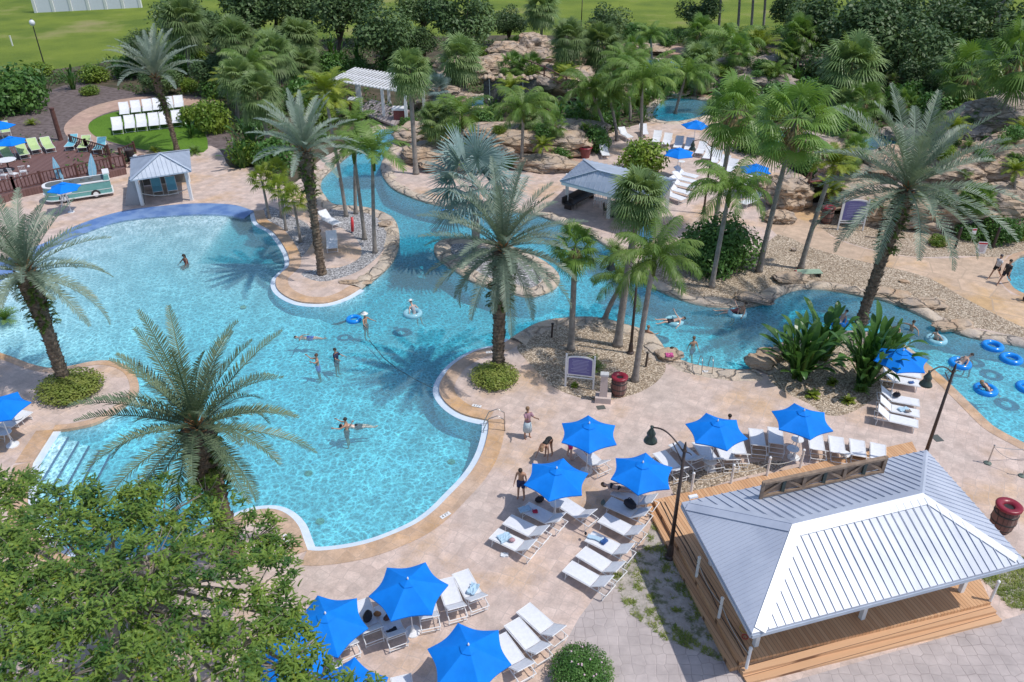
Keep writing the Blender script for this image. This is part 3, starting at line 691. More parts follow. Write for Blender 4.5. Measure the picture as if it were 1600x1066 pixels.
def palm(kind, bx, by, cx, cy, r, label, group=None, var=None, tr=None, name=None, dy=0):
    B = W(bx, by); T = VY(cx, cy, B.y + dy); dist = (T - Vector((0, 0, H))).length
    R_ = r * dist / F_ ; sc = R_ / UNIT[kind]
    var = (int(bx * 7 + by) % 3) if var is None else var
    o = empty(name or {'sabal': 'cabbage_palm', 'fan': 'fan_palm', 'bismarck': 'silver_fan_palm', 'queen': 'queen_palm', 'foxtail': 'foxtail_palm', 'areca': 'areca_palm', 'small': 'small_fan_palm'}[kind], B, 0, 1, label, 'palm tree', group)
    top = T - B; hgt = max(top.z, .6)
    top = Vector((top.x, top.y, hgt)); mb = MB(); tr = tr or {'sabal': .2, 'fan': .17, 'bismarck': .28, 'queen': .15, 'foxtail': .13, 'areca': .09, 'small': .1}[kind]
    pts = trunk_pts(top, .05); ringed(mb, pts, tr * 1.1, tr * .8, 1.5, .22, .03, 9, int(bx))
    mb.build('trunk', MAT['trunk'], o, True)
    c = link('crown', crown_mesh(kind, var), None, o); c.location = top; c.scale = (sc,) * 3; c.rotation_euler = (0, 0, (bx * 13 + by * 7) % 6.28)
    if kind in ('queen', 'foxtail'):
        m = MB().tube([top - Vector((0, 0, .9 * sc)), top - Vector((0, 0, .4 * sc)), top + Vector((0, 0, .15 * sc))], [tr * .85, tr * 1.15, tr * .6], 9); m.build('crownshaft', MAT['fern'], o, True)
    if kind in ('sabal', 'fan'):
        rs = np.random.RandomState(int(bx)); q = fan_crown(int(bx) + 5, 9, .5, .55, 10, -1.35, 1.2, -.9) * sc; q += np.array(top); 
        link('dead_leaves', quads_mesh('dead', q, MAT['deadleaf']), None, o)
    return o
def date_palm(bx, by, cx, cy, r, label, seed, n=58, lo=-.5, tr=.33, mat='date', fern=.45, dy=0, L=None, ll=.45):
    B = W(bx, by); T = VY(cx, cy, B.y + dy); dist = (T - Vector((0, 0, H))).length; L = r * dist / F_
    o = empty('date_palm', B, 0, 1, label, 'palm tree', 'date palms'); top = T - B
    pts = trunk_pts(top, .06, 10); mb = MB(); rs = random.Random(seed)
    # trunk with rows of knobbly leaf bases
    Lt = top.length; k = int(Lt / .11); P = []; RR = []
    for i in range(k + 1):
        t = i / k; f = t * 9; a = min(int(f), 8); P.append(pts[a].lerp(pts[a + 1], f - a))
        rr = tr * (.72 + (.25 * (1 - t / .1) if t < .1 else 0) + (.5 * min(1, max(0, (t - .55) / .35)) if fern else .1 * t)); rr *= 1 + (.07 if i % 2 else -.05); RR.append(rr)
    mb.tube(P, RR, 12)
    for i in range(int(Lt * 26)):
        t = rs.random(); f = t * 9; a = min(int(f), 8); p = pts[a].lerp(pts[a + 1], f - a); az = i * GA; rr = RR[min(k, int(t * k))]
        d = Vector((math.cos(az), math.sin(az), 0)); q = p + d * rr * .9; w = .09 + .05 * t
        mb.add([q + Vector((-d.y * w, d.x * w, -.06)), q + Vector((d.y * w, -d.x * w, -.06)), q + d * .05 + Vector((0, 0, -.09)), q + d * (.09 + .1 * t) + Vector((0, 0, .1))], [(0, 2, 3), (2, 1, 3), (0, 3, 1), (0, 1, 2)])
    mb.build('trunk', MAT['datetrunk'], o)
    if fern:
        rn = np.random.RandomState(seed + 1); k0 = int(10 * (1 - fern)); sub = pts[k0:]
        link('trunk_ferns', quads_mesh('ferns', tuft(rn, sub, tr * .95, int(Lt * 62 * fern), .42), MAT['fern']), None, o)
    q = date_crown(seed, L, n, lo, ll=ll); q += np.array(top); link('crown', quads_mesh('date_crown', q, MAT[mat]), None, o)
    # orange-brown stubs in the heart of the crown
    st = MB()
    for i in range(26):
        az = i * GA; d = Vector((math.cos(az), math.sin(az), .5 + .9 * (i / 26))).normalized(); a = top + Vector((0, 0, -.25 + .02 * i)); st.bar(a + d * .12, a + d * rs.uniform(.45, .7), .07, .03)
    st.build('leaf_stubs', flat('leaf_stub', (.34, .17, .07), .8), o)
    return o

def leaf_cloud(rs, lobes, n, size, flatn=.5, shell=.65, asp=2.2):
    """leaf-sized quads through the volume of ellipsoid lobes [(c, r3)]"""
    ws = np.array([r[0] * r[1] * r[2] for c, r in lobes]) ** .7; ws /= ws.sum(); idx = rs.choice(len(lobes), n, p=ws)
    C = np.array([lobes[i][0] for i in idx]); Rr = np.array([lobes[i][1] for i in idx])
    d = rs.normal(size=(n, 3)); d /= np.linalg.norm(d, axis=1)[:, None]; rad = (shell + (1.06 - shell) * rs.rand(n)) ; rad = rad * np.where(rs.rand(n) < .07, 1.12, 1)
    P = C + d * Rr * rad[:, None]
    nrm = d * (1 - flatn) + np.array([0, 0, 1]) * flatn + rs.normal(size=(n, 3)) * .5; nrm /= np.linalg.norm(nrm, axis=1)[:, None]
    u = np.cross(nrm, rs.normal(size=(n, 3))); u /= np.linalg.norm(u, axis=1)[:, None] + 1e-9; v = np.cross(nrm, u)
    s = size * rs.uniform(.6, 1.3, n)[:, None]; u = u * s * .5; v = v * s * .5 / asp
    return np.stack([P - u, P - v, P + u, P + v], 1)
TREEMESH = {}
def broad_tree(px_, py_, r, label, base=None, mat='oak', var=0, group='broadleaf trees along the back', cat='tree', name='oak_tree', hgt=None, big=1.0):
    """px_, py_: crown centre in the photo, base: where the trunk meets the ground"""
    base = base or (px_, py_ + r * 1.1); B = W(*base); T = VY(px_, py_, B.y); dist = (T - Vector((0, 0, H))).length; R_ = r * dist / F_
    k = (mat, var)
    if k not in TREEMESH:
        rs = np.random.RandomState(var * 11 + len(mat)); lobes = []
        for i in range(13):
            d = rs.normal(size=3); d /= np.linalg.norm(d); d[2] *= .8; lobes.append((d * rs.uniform(.3, .62), np.array([.42, .42, .36]) * rs.uniform(.7, 1.15)))
        q = leaf_cloud(rs, lobes, 5200, .105, .45, .55); me = quads_mesh('leaves', q, MAT[mat])
        mb = MB()
        for c, r_ in lobes: mb.tube([(0, 0, -.9), (c[0] * .3, c[1] * .3, -.45), tuple(c * .9)], [.035, .025, .008], 5)
        TREEMESH[k] = (me, mb.mesh('limbs'))
        TREEMESH[k][1].materials.append(MAT['brownbark'])
    me, lm = TREEMESH[k]
    o = empty(name, B, 0, 1, label, cat, group); hz = (T - B).z
    c = link('crown', me, None, o); c.location = (T.x - B.x, 0, hz); c.scale = (R_, R_, R_ * .92); c.rotation_euler = (0, 0, (px_ * 3.3) % 6.28)
    l = link('limbs', lm, None, o); l.location = c.location; l.scale = c.scale; l.rotation_euler = c.rotation_euler
    zt = hz - R_ * .78; MB().tube([(0, 0, -.1), (T.x - B.x, 0, max(zt, .3))], [.35, .24], 8).build('trunk', MAT['brownbark'], o, True)
    return o
SHRUB = {}
def shrub(px_, py_, w, label, mat='bush', h=.8, leaf=.09, group=None, name='shrub', n=2600, cat='shrub', flowers=None, sx=1.0, boxy=False):
    """px_, py_: foot centre in the photo, w: half width in photo pixels"""
    B = W(px_, py_); dist = (B - Vector((0, 0, H))).length; R_ = w * dist / F_
    k = (mat, round(leaf, 2), n, boxy, int(px_) % 3)
    if k not in SHRUB:
        rs = np.random.RandomState(int(px_) % 3 + n); lobes = []
        if boxy: lobes = [((0, 0, .4), (.95, .95, .55))]
        for i in range(9 if not boxy else 5):
            a = i * GA; rr = .55 * math.sqrt((i + .3) / 9); lobes.append(((rr * math.cos(a), rr * math.sin(a), rs.uniform(.3, .6)), (.45, .45, rs.uniform(.4, .55)) if not boxy else (.5, .5, .45)))
        q = leaf_cloud(rs, lobes, n, leaf, .35, .7 if not boxy else .85, 1.8); q[..., 2] = np.maximum(q[..., 2], .02); SHRUB[k] = quads_mesh('shrub', q, MAT[mat])
    o = empty(name, B, 0, 1, label, cat, group)
    c = link('foliage', SHRUB[k], None, o); c.scale = (R_ * sx, R_, R_ * h); c.rotation_euler = (0, 0, 0 if sx != 1 else (px_ * 1.7) % 6.28)
    mb = MB()
    for i in range(7):
        a = i * GA; mb.tube([(.06 * math.cos(a), .06 * math.sin(a), 0), (R_ * .45 * math.cos(a), R_ * .45 * math.sin(a), R_ * h * .6)], [.03, .015], 5)
    mb.build('stems', MAT['brownbark'], o)
    return o
def paddle(rs, L, wid, az, el, droop, stalk, n=7):
    """one banana-like blade with its stalk"""
    t = np.linspace(0, 1, n); ang = el - droop * t ** 1.4; ds = L / (n - 1); ca, sa = math.cos(az), math.sin(az)
    s0 = np.array([math.cos(el + .1), math.sin(el + .1)]) * stalk
    r = s0[0] + np.concatenate([[0], np.cumsum(np.cos(ang[:-1]) * ds)]); z = s0[1] + np.concatenate([[0], np.cumsum(np.sin(ang[:-1]) * ds)])
    w = wid * np.sin(PI * np.clip(t * .93 + .05, 0, 1)) ** .7 * .5; c = np.stack([r, np.zeros(n), z], 1); Q = []
    for s in (-1, 1):
        e = c + np.array([0, s, .25]) * w[:, None]; Q.append(np.stack([c[:-1], e[:-1], e[1:], c[1:]], 1))
    k = np.array([0, .03, 0]); a = np.zeros(3); b = np.array([s0[0], 0, s0[1]]); Q.append(np.array([[a - k, a + k, b + k * .6, b - k * .6]]))
    Q = np.concatenate(Q); x, y = Q[..., 0].copy(), Q[..., 1].copy(); Q[..., 0] = x * ca - y * sa; Q[..., 1] = x * sa + y * ca; return Q
BAN = {}
def banana(px_, py_, h, label, name='banana_plant', group=None, dense=26, mat='banana', cat='plant', var=0, wide=1.0):
    """h: height in photo pixels"""
    B = W(px_, py_); T = VY(px_, py_ - h, B.y); Hh = T.z
    k = (dense, mat, var)
    if k not in BAN:
        rs = np.random.RandomState(dense + var * 5); Q = []
        for i in range(dense):
            az = i * GA; el = 1.45 - .95 * (i / dense) + rs.uniform(-.1, .1); q = paddle(rs, .3 * rs.uniform(.7, 1.2), .10 * rs.uniform(.7, 1.15), az, el, rs.uniform(.3, 1.5), rs.uniform(.15, .62))
            off = np.array([math.cos(i * 1.7) * .09, math.sin(i * 1.7) * .09, rs.uniform(0, .12)]); Q.append(q + off)
        st = MB()
        for i in range(5): a = i * 1.25; st.tube([(.08 * math.cos(a), .08 * math.sin(a), 0), (.11 * math.cos(a), .11 * math.sin(a), .42)], [.03, .02], 6)
        sm = st.mesh('stalks'); sm.materials.append(MAT['fern']); BAN[k] = (quads_mesh('blades', np.concatenate(Q), MAT[mat]), sm)
    o = empty(name, B, (px_ * 1.3) % 6.28, 1, label, cat, group)
    a = link('leaves', BAN[k][0], None, o); b = link('stems', BAN[k][1], None, o)
    for q in (a, b): q.scale = (Hh * wide, Hh * wide, Hh)
    return o
def grassy(px_, py_, w, label, mat='areca', group=None, name='spiky_plant', cat='plant'):
    B = W(px_, py_); dist = (B - Vector((0, 0, H))).length; R_ = w * dist / F_; rs = np.random.RandomState(int(px_ + py_)); Q = []
    for i in range(34): Q.append(frond(rs, R_ * rs.uniform(.8, 1.3), i * GA, rs.uniform(.3, 1.4), rs.uniform(.6, 1.6), 9, R_ * .28, .05, .3, .2, .1))
    o = empty(name, B, 0, 1, label, cat, group); link('leaves', quads_mesh('tuft', np.concatenate(Q), MAT[mat]), None, o); return o

# the big date palms
date_palm(105, 607, 42, 428, 122, 'date palm with a fern-clad leaning trunk in the round shrub bed at the left', 11, 44, -.35, .42, 'dategrey')
date_palm(368, 880, 308, 672, 172, 'large date palm in front, its crown spread over the near corner of the pool', 12, 42, -.25, .46, 'date', ll=.5)
date_palm(503, 428, 476, 238, 92, 'tall date palm with silvery upright crown on the tip of the gravel peninsula', 13, 40, .2, .34, 'dateback', .35)
date_palm(778, 578, 786, 392, 138, 'date palm with thick fern-covered trunk in the round bed at the middle of the deck', 14, 54, -.6, .42, 'dategrey')
date_palm(1345, 505, 1418, 298, 150, 'leaning date palm on the riverbank in front of the rock wall at the right', 15, 48, -.35, .40, 'dategrey')
date_palm(277, 236, 243, 122, 72, 'silvery date palm growing through the oval lawn behind the white loungers', 16, 32, .45, .30, 'dateback', .5)
g = 'palms around the pool'
palm('bismarck', 745, 400, 738, 292, 92, 'silver-blue fan palm on the small river island behind the middle date palm', var=0)
palm('fan', 892, 546, 899, 388, 50, 'slim fan palm with big green leaves standing left in the middle gravel bed', g)
palm('sabal', 965, 540, 1000, 308, 58, 'tall fan palm with bushy crown in front of the shade roof', g)
palm('queen', 992, 595, 1022, 405, 72, 'drooping green palm beside the dark lamp pole in the middle gravel bed', g)
palm('queen', 945, 500, 975, 438, 52, 'short drooping palm crown against the river edge left of the lamp pole', g)
palm('queen', 1112, 449, 1140, 300, 62, 'slender feather palm leaning right in front of the round dark bush', g)
palm('fan', 1115, 365, 1148, 178, 64, 'tall fan palm rising behind the round dark bush', g)
palm('fan', 1186, 424, 1243, 192, 74, 'tallest leaning fan palm on the tan gravel by the path', g)
palm('areca', 1251, 420, 1302, 258, 40, 'leaning palm with yellow-green crown beside the wooden stairs', g, tr=.16)
palm('sabal', 650, 272, 640, 112, 42, 'tall thin palm standing in front of the white pergola', g)
palm('areca', 541, 338, 508, 146, 46, 'leftmost of the four thin trunks on the peninsula, yellow-green crown high up', g, tr=.13)
palm('foxtail', 556, 334, 556, 196, 42, 'second thin palm on the peninsula, crown just below the pergola', g)
palm('foxtail', 570, 374, 552, 235, 46, 'third thin palm on the peninsula with a grey trunk', g)
palm('foxtail', 586, 395, 582, 240, 60, 'rightmost thin palm on the peninsula with the fullest green crown', g)
for i, (a, b, c, d, l) in enumerate([(421, 341, 409, 282, 'farthest left'), (447, 360, 438, 296, 'in the middle'), (470, 378, 458, 312, 'nearest the pool'), (440, 340, 432, 270, 'half hidden behind the others')]):
    palm('small', a, b, c, d, 26, 'small yellow-green palm on the left side of the peninsula, ' + l, 'small palms on the peninsula')
g = 'palms in the back gardens'
T = [('sabal', 300, 130, 287, 35, 40, 'grey-green palm with leaning brown trunk behind the oval lawn'), ('sabal', 372, 150, 368, 62, 38, 'bushy palm left of the dense palm group, upper one'),
 ('sabal', 372, 190, 370, 122, 36, 'bushy low palm behind the right end of the lawn loungers'), ('sabal', 430, 150, 427, 85, 40, 'round palm crown between the oval lawn and the pergola'),
 ('sabal', 472, 118, 467, 62, 40, 'palm with visible grey trunk left of the broad-leaf clump'), ('sabal', 425, 246, 403, 148, 42, 'palm with long dark trunk left of the silvery date palm'),
 ('sabal', 728, 160, 720, 92, 42, 'palm on the rocks right of the pergola'), ('sabal', 845, 88, 847, 14, 34, 'tall palm crown at the top in front of the bright lawn'),
 ('sabal', 884, 149, 888, 62, 36, 'palm beside the wooden ramp rail on the rock hill'), ('fan', 802, 148, 800, 103, 26, 'left small palm above the waterfall ledge'),
 ('fan', 827, 150, 829, 108, 30, 'right small palm above the waterfall ledge'), ('queen', 815, 262, 818, 172, 50, 'feather palm with grey trunk before the round dark fence'),
 ('foxtail', 723, 244, 722, 182, 50, 'bright feather palm on the bank right of the pergola'), ('sabal', 690, 246, 680, 186, 34, 'dull green palm close to the pergola plinth'),
 ('bismarck', 684, 172, 682, 138, 26, 'small silvery fan palm on the rocks behind the pergola'), ('sabal', 935, 140, 938, 72, 42, 'wide palm crown left of the back pool'),
 ('queen', 950, 222, 922, 142, 46, 'drooping palm with curved pale trunk, left of the clump by the lounger row'), ('queen', 964, 220, 952, 150, 42, 'drooping palm with curved pale trunk, middle of the clump by the lounger row'),
 ('queen', 1001, 234, 1003, 128, 52, 'tallest drooping palm in the clump left of the lounger row'), ('queen', 985, 190, 978, 100, 40, 'drooping palm at the edge of the back pool'),
 ('queen', 1055, 178, 1072, 120, 44, 'leaning palm over the turquoise pond'), ('sabal', 1085, 150, 1092, 98, 36, 'grey-green palm right of the far umbrella'),
 ('queen', 1150, 128, 1146, 72, 46, 'bright feathery palm under the tall bare trunks at the top'), ('areca', 1185, 125, 1182, 78, 42, 'yellowish feathery palm right of the tall bare trunks'),
 ('fan', 1249, 108, 1248, 55, 32, 'small palm with thin trunk left of the dense grey crown'), ('fan', 1290, 90, 1285, 35, 34, 'green palm in front of the dark trees'),
 ('sabal', 1305, 180, 1330, 105, 54, 'dense grey-green palm with red-brown trunk at the upper right'), ('fan', 1300, 240, 1325, 200, 42, 'bright low fan palm behind the stairs'),
 ('fan', 1345, 205, 1350, 160, 36, 'green fan palm with a yellow leaf, above the stairs'), ('fan', 1498, 185, 1515, 115, 52, 'fan palm with a hanging skirt of dry leaves at the upper right'),
 ('fan', 1548, 232, 1592, 95, 58, 'leaning palm at the right edge of the picture'), ('areca', 1540, 212, 1537, 186, 32, 'small yellow palm on top of the rock wall'),
 ('queen', 400, 175, 388, 105, 40, 'shaggy palm behind the bushy pair'), ('areca', 560, 190, 520, 165, 40, 'yellow-green palm in front of the pergola left post'),
 ('sabal', 600, 150, 612, 100, 0.1, '')]
for t in T:
    if t[5] > 1: palm(t[0], t[1], t[2], t[3], t[4], t[5], t[6], g)
# tall bare trunks whose crowns stand above the frame
for i, (bx, by, l) in enumerate([(1122, 58, 'thinnest'), (1152, 54, 'thickest'), (1173, 52, 'third from the left'), (1192, 50, 'rightmost, leaning')]):
    palm('sabal', bx, by, bx + 6, -62, 40, 'tall palm trunk at the top before the bright lawn, ' + l, 'tall palms at the top edge')
g = 'broadleaf trees along the back'
OK_ = [(425, -14, 50, (426, 84)), (660, 4, 44, (662, 88)), (525, 8, 62, (528, 105)), (598, 42, 62, (602, 118)), (468, -5, 52, (470, 92)), (722, 26, 66, (722, 108)), (655, 62, 34, (655, 112)), (948, 32, 42, (948, 72)), (1095, 16, 36, (1092, 60)), (1278, 30, 62, (1278, 96)),
       (1350, 40, 74, (1352, 122)), (1425, 62, 66, (1425, 138)), (1478, 22, 60, (1480, 108)), (1560, 40, 62, (1562, 120)), (1610, 95, 48, (1612, 160)), (285, 22, 54, (288, 104)), (222, 66, 32, (224, 122)), (385, 0, 58, (385, 92)), (335, 45, 40, (338, 112)),
       (795, 30, 34, (795, 74)), (1395, 5, 48, (1395, 92)), (1530, -5, 55, (1530, 78)), (1235, 15, 38, (1236, 70)), (560, -20, 50, (560, 72)), (1310, 100, 46, (1312, 150)), (1445, 120, 44, (1447, 168)), (330, 110, 38, (332, 148)), (250, 118, 32, (250, 148))]
LB = ['tree crown touching the top edge above the bushy palms', 'pale green tree behind the dark bushy tree right of the pergola', 'tall dark tree left of centre on the top edge', 'broad dark tree behind the pergola', 'dark tree between the palms and the white wall', 'wide grey-green tree right of the pergola', 'dark bushy tree just right of the big one behind the pergola', 'round dark tree standing alone in front of the bright lawn', 'small round tree at the top near the bare palm trunks',
      'dark tree right of the bare palm trunks', 'tallest dark tree of the right-hand wood', 'dark tree above the leaning date palm', 'dark tree right of the middle of the wood', 'dark tree near the upper right corner', 'dark tree cut by the right edge below the corner', 'dark tree right of the white wall', 'dark bushy tree left of the silvery lawn palm', 'dark tree rising above the palm group at the top left', 'dark tree behind the bushy palms of the top left', 'small dark tree between the two bright lawns', 'dark tree crown cut by the top edge in the right-hand wood', 'dark tree crown at the top edge beside the leaning bare trunk', 'dark tree closest to the bare palm trunks on their right', 'dark crown at the very top left of centre', 'low dark tree under the right-hand wood, left one', 'low dark tree under the right-hand wood, right one', 'low dark tree behind the right end of the loungers', 'low dark tree behind the left end of the loungers']
for i, (a, b, r, bs) in enumerate(OK_): broad_tree(a, b, r, LB[i], bs, 'oak', i % 4)
# a leaning bare trunk in the wood
o = empty('leaning_tree', W(1533, 92), 0, 1, 'bare grey trunk leaning right in the wood at the upper right', 'tree', g)
tp = VY(1572, -15, W(1533, 92).y) - W(1533, 92); MB().tube([(0, 0, 0), tp * .5 + Vector((.3, 0, 0)), tp], [.45, .35, .3], 9).build('trunk', MAT['trunk'], o, True)
c = link('crown', TREEMESH[('oak', 1)][0], None, o); c.location = tp + Vector((1, 0, 3)); c.scale = (5, 5, 4)
# shrubs
SH = [(32, 172, 50, 'large clipped round bush at the left edge above the mulch', 'bush', 1.1), (148, 128, 24, 'yellow-green bush left of the silvery lawn palm', 'lime', .9), (142, 148, 15, 'small bright round shrub on the dark mulch', 'lime', .8), (200, 120, 26, 'dark bush behind the small bright shrub', 'bush', 1.1),
 (1118, 412, 72, 'big round dark green bush beside the river', 'bush', .95), (1002, 268, 44, 'feathery green bush at the corner of the shade roof', 'lime', 1.05), (878, 246, 22, 'spiky dark shrub on the rocks left of the shade roof', 'bush', .8), (1180, 236, 40, 'dark bush behind the right end of the far lounger row', 'bush', .9),
 (1262, 268, 28, 'shrub on the rocks left of the wooden stairs', 'bush', .9), (300, 196, 22, 'bright broadleaf bush at the right end of the loungers', 'lime', 1.2), (335, 205, 34, 'bright leafy bush between oval lawn and palms', 'lime', 1.3), (385, 255, 30, 'green bush beside the sandy path left of the silvery palm', 'lime', 1.1),
 (430, 262, 36, 'leafy bush at the foot of the tall silvery date palm crown', 'bush', 1.2), (60, 120, 24, 'low green bush behind the left lamp post', 'lime', .7), (815, 82, 26, 'yellow-green hedge bush on the hilltop', 'lime', .9), (858, 100, 26, 'dark bush right of the hilltop boulder', 'bush', .9),
 (1220, 310, 0, '', 'bush', 1), (1560, 378, 30, 'bushy plant in front of the rock wall at the right', 'bush', 1.1), (1465, 382, 16, 'small green plant at the foot of the rock wall', 'lime', .8), (1510, 372, 20, 'plant behind the little red and white sign', 'bush', 1.0), (1590, 372, 18, 'green plant by the right edge under the rocks', 'lime', .9),
 (640, 200, 18, 'low bush on the right river bank by the pergola', 'bush', .9), (760, 205, 30, 'dark bush under the waterfall', 'bush', 1.1), (700, 215, 26, 'dark bush beneath the bright feather palm', 'bush', 1.2), (900, 215, 32, 'dark bush left of the curved pale trunks', 'bush', 1.4), (930, 235, 28, 'dark bush at the feet of the curved trunks', 'bush', 1.3), (850, 168, 20, 'green bush below the ramp rail', 'bush', 1),
 (1035, 150, 30, 'bush between back pool and turquoise pond', 'bush', 1), (1120, 215, 0, '', 'bush', 1), (1140, 160, 30, 'dark bush right of the turquoise pond', 'bush', 1.1), (1210, 170, 30, 'dark bush left of the tallest fan palm crown', 'bush', 1.2), (1260, 160, 30, 'dark bush right of the tallest fan palm crown', 'bush', 1.1),
 (1400, 180, 34, 'dark bush behind the leaning date palm crown', 'bush', 1.3), (1455, 195, 34, 'dark bush right of the leaning date palm crown', 'bush', 1.2), (1580, 185, 34, 'dark bush above the rock wall at the right edge', 'bush', 1.2), (500, 200, 30, 'yellow-green bush right of the silvery palm', 'lime', 1.2), (560, 118, 24, 'dark bush behind the pergola roof', 'bush', 1), (690, 128, 26, 'bushy green plant on the rocks behind the pergola', 'bush', 1),
 (1320, 322, 0, '', 'bush', 1), (990, 60, 26, 'dark end of the long hedge', 'bush', .8), (720, 112, 30, 'dark bush under the wide grey-green tree', 'bush', .9), (620, 118, 36, 'dark bush in the shade behind the pergola', 'bush', .9), (470, 170, 34, 'dark bush among the palms left of the pergola', 'bush', 1.2), (520, 118, 30, 'dark bush at the foot of the broad-leaf clump', 'bush', 1.1)]
for (a, b, w, l, m, h) in SH:
    if w: shrub(a, b, w, l, m, h, .085 if w > 60 else .14, 'garden shrubs', n=9000 if w > 60 else 2200)
NTH = ['first', 'second', 'third', 'fourth', 'fifth', 'sixth', 'seventh', 'eighth', 'ninth', 'tenth', 'last']
for i in range(11):
    px_ = 985 + i * 26; shrub(px_, 62 - i * .5, 17, NTH[i] + ' section from the left of the dark hedge before the bright lawn', 'bush', .9, .12, 'sections of the long hedge', 'hedge_section', 1500, 'hedge', boxy=True)
shrub(773, 594, 38, 'round clipped hedge around the foot of the middle date palm', 'hedge', .6, .1, 'clipped round hedges', 'round_hedge', 8000, 'hedge', boxy=True)
shrub(112, 612, 43, 'round clipped hedge around the foot of the left date palm', 'hedge', .55, .1, 'clipped round hedges', 'round_hedge', 8000, 'hedge', boxy=True)
o = shrub(908, 1062, 47, 'clipped round bush with a few pink flowers at the bottom edge', 'bush', .95, .07, None, 'round_bush', 14000, 'bush', boxy=True)
rs_ = random.Random(3); fl = MB(); Rb = 47 * (W(908, 1062) - Vector((0, 0, H))).length / F_
for i in range(16):
    a = rs_.uniform(0, 6.28); e = rs_.uniform(.4, 1.5); fl.sphere((Rb * .95 * math.cos(a) * math.cos(e), Rb * .95 * math.sin(a) * math.cos(e), Rb * (.42 + .52 * math.sin(e))), .035, 6, 4)
tag(fl.build('flowers', flat('pale_pink_flower', (.7, .5, .55)), o), kind='stuff')
# banana and bird-of-paradise plants
BN = [(1248, 590, 100, 'broad-leaved plant on the left of the riverside bed', 60, 1.0), (1285, 560, 92, 'broad-leaved plant in the middle of the riverside bed', 46, .9), (1350, 600, 118, 'tall broad-leaved clump at the foot of the leaning date palm', 80, .8), (1385, 565, 70, 'broad-leaved plant beside the umbrella by the river', 36, .8), (1228, 560, 55, 'low broad-leaved plant on the left edge of the riverside bed', 20, .9),
 (70, 150, 50, 'left dark clump of upright leaves above the mulch', 24, .8), (115, 140, 42, 'right dark clump of upright leaves above the mulch', 24, .8), (530, 118, 70, 'left broad-leaf clump behind the pergola', 26, .6), (562, 112, 62, 'right broad-leaf clump behind the pergola', 26, .6), (380, 262, 60, 'banana plants beside the sandy path', 30, .9), (395, 240, 70, 'tall banana plant behind the sandy path', 30, .8),
 (1420, 135, 50, 'broad-leaved clump under the dark wood', 24, .8), (1375, 125, 60, 'upright broad-leaved clump left of the dark wood', 24, .8), (870, 200, 50, 'broad-leaved clump below the ramp rail', 30, 1.0), (905, 190, 56, 'dark broad-leaved clump beside the curved trunks', 30, 1.0), (770, 185, 46, 'grey-green clump before the waterfall', 26, .8), (1270, 105, 50, 'broad-leaved clump behind the small palm', 24, .8), (1460, 150, 50, 'broad-leaved clump in the shade of the wood', 24, .8), (300, 215, 34, 'low banana leaves at the right side of the oval lawn', 20, 1.0)]
for i, (a, b, h, l, d, w) in enumerate(BN): banana(a, b, h, l, group='broad-leaved plants', dense=d, wide=w, var=i % 2)
for a, b, w, l in [(925, 578, 22, 'spiky green plant behind the purple sign'), (898, 604, 7, 'tiny plant under the purple sign'), (1270, 620, 12, 'small green tuft at the near edge of the riverside bed'), (1325, 628, 11, 'small tuft alone on the gravel near the umbrellas'), (1300, 600, 10, 'small tuft in the middle of the riverside gravel'), (1345, 612, 13, 'leafy tuft at the right of the riverside gravel'), (50, 195, 10, 'small spiky plant on the dark mulch'), (242, 238, 10, 'low plant behind the cabana roof, left'), (305, 240, 14, 'low plant behind the cabana roof, right'), (1545, 368, 14, 'spiky plant near the small warning sign'), (960, 395, 22, 'spiky plant on the river bank under the blue panel'), (8, 500, 22, 'yellowish palm leaf clump at the left edge over the pool'), (150, 262, 8, 'plant inside the railing behind the van bar')]:
    grassy(a, b, w, l, 'queen' if w > 12 else 'areca', 'spiky plants')
# ground cover through the planting bed
rs = np.random.RandomState(5); pts = []
pb = np.array([(p[0], p[1]) for p in BEDP]); bad = [np.array([(p[0], p[1]) for p in P]) for P in [DECKP, OVAL, OVALPATH, MULCH, OUTLINE, POND_R] + POND_B + BACKPATH + [PATHR, GRAV['gravel_wall'], GRAV['gravel_right']]]
while len(pts) < 9000:
    x, y = rs.uniform(-110, 110), rs.uniform(56, 200)
    if noise.noise(Vector((x * .09, y * .09, 1))) < -.12: continue
    if inside(x, y, pb) and not any(inside(x, y, b) for b in bad): pts.append((x, y))
P = np.array(pts); n_ = len(P) * 9; base = np.repeat(P, 9, 0) + rs.normal(size=(n_, 2)) * .55; hh = np.repeat(rs.uniform(.2, 1.1, len(P)), 9) * rs.rand(n_)
C = np.column_stack([base, hh]); nr = rs.normal(size=(n_, 3)) * .6 + np.array([0, 0, 1]); nr /= np.linalg.norm(nr, axis=1)[:, None]
u = np.cross(nr, rs.normal(size=(n_, 3))); u /= np.linalg.norm(u, axis=1)[:, None]; v = np.cross(nr, u); s_ = rs.uniform(.25, .55, n_)[:, None]
link('ground_cover', quads_mesh('ground_cover', np.stack([C - u * s_ * .5, C - v * s_ * .22, C + u * s_ * .5, C + v * s_ * .22], 1), MAT['cover']))['kind'] = 'stuff'
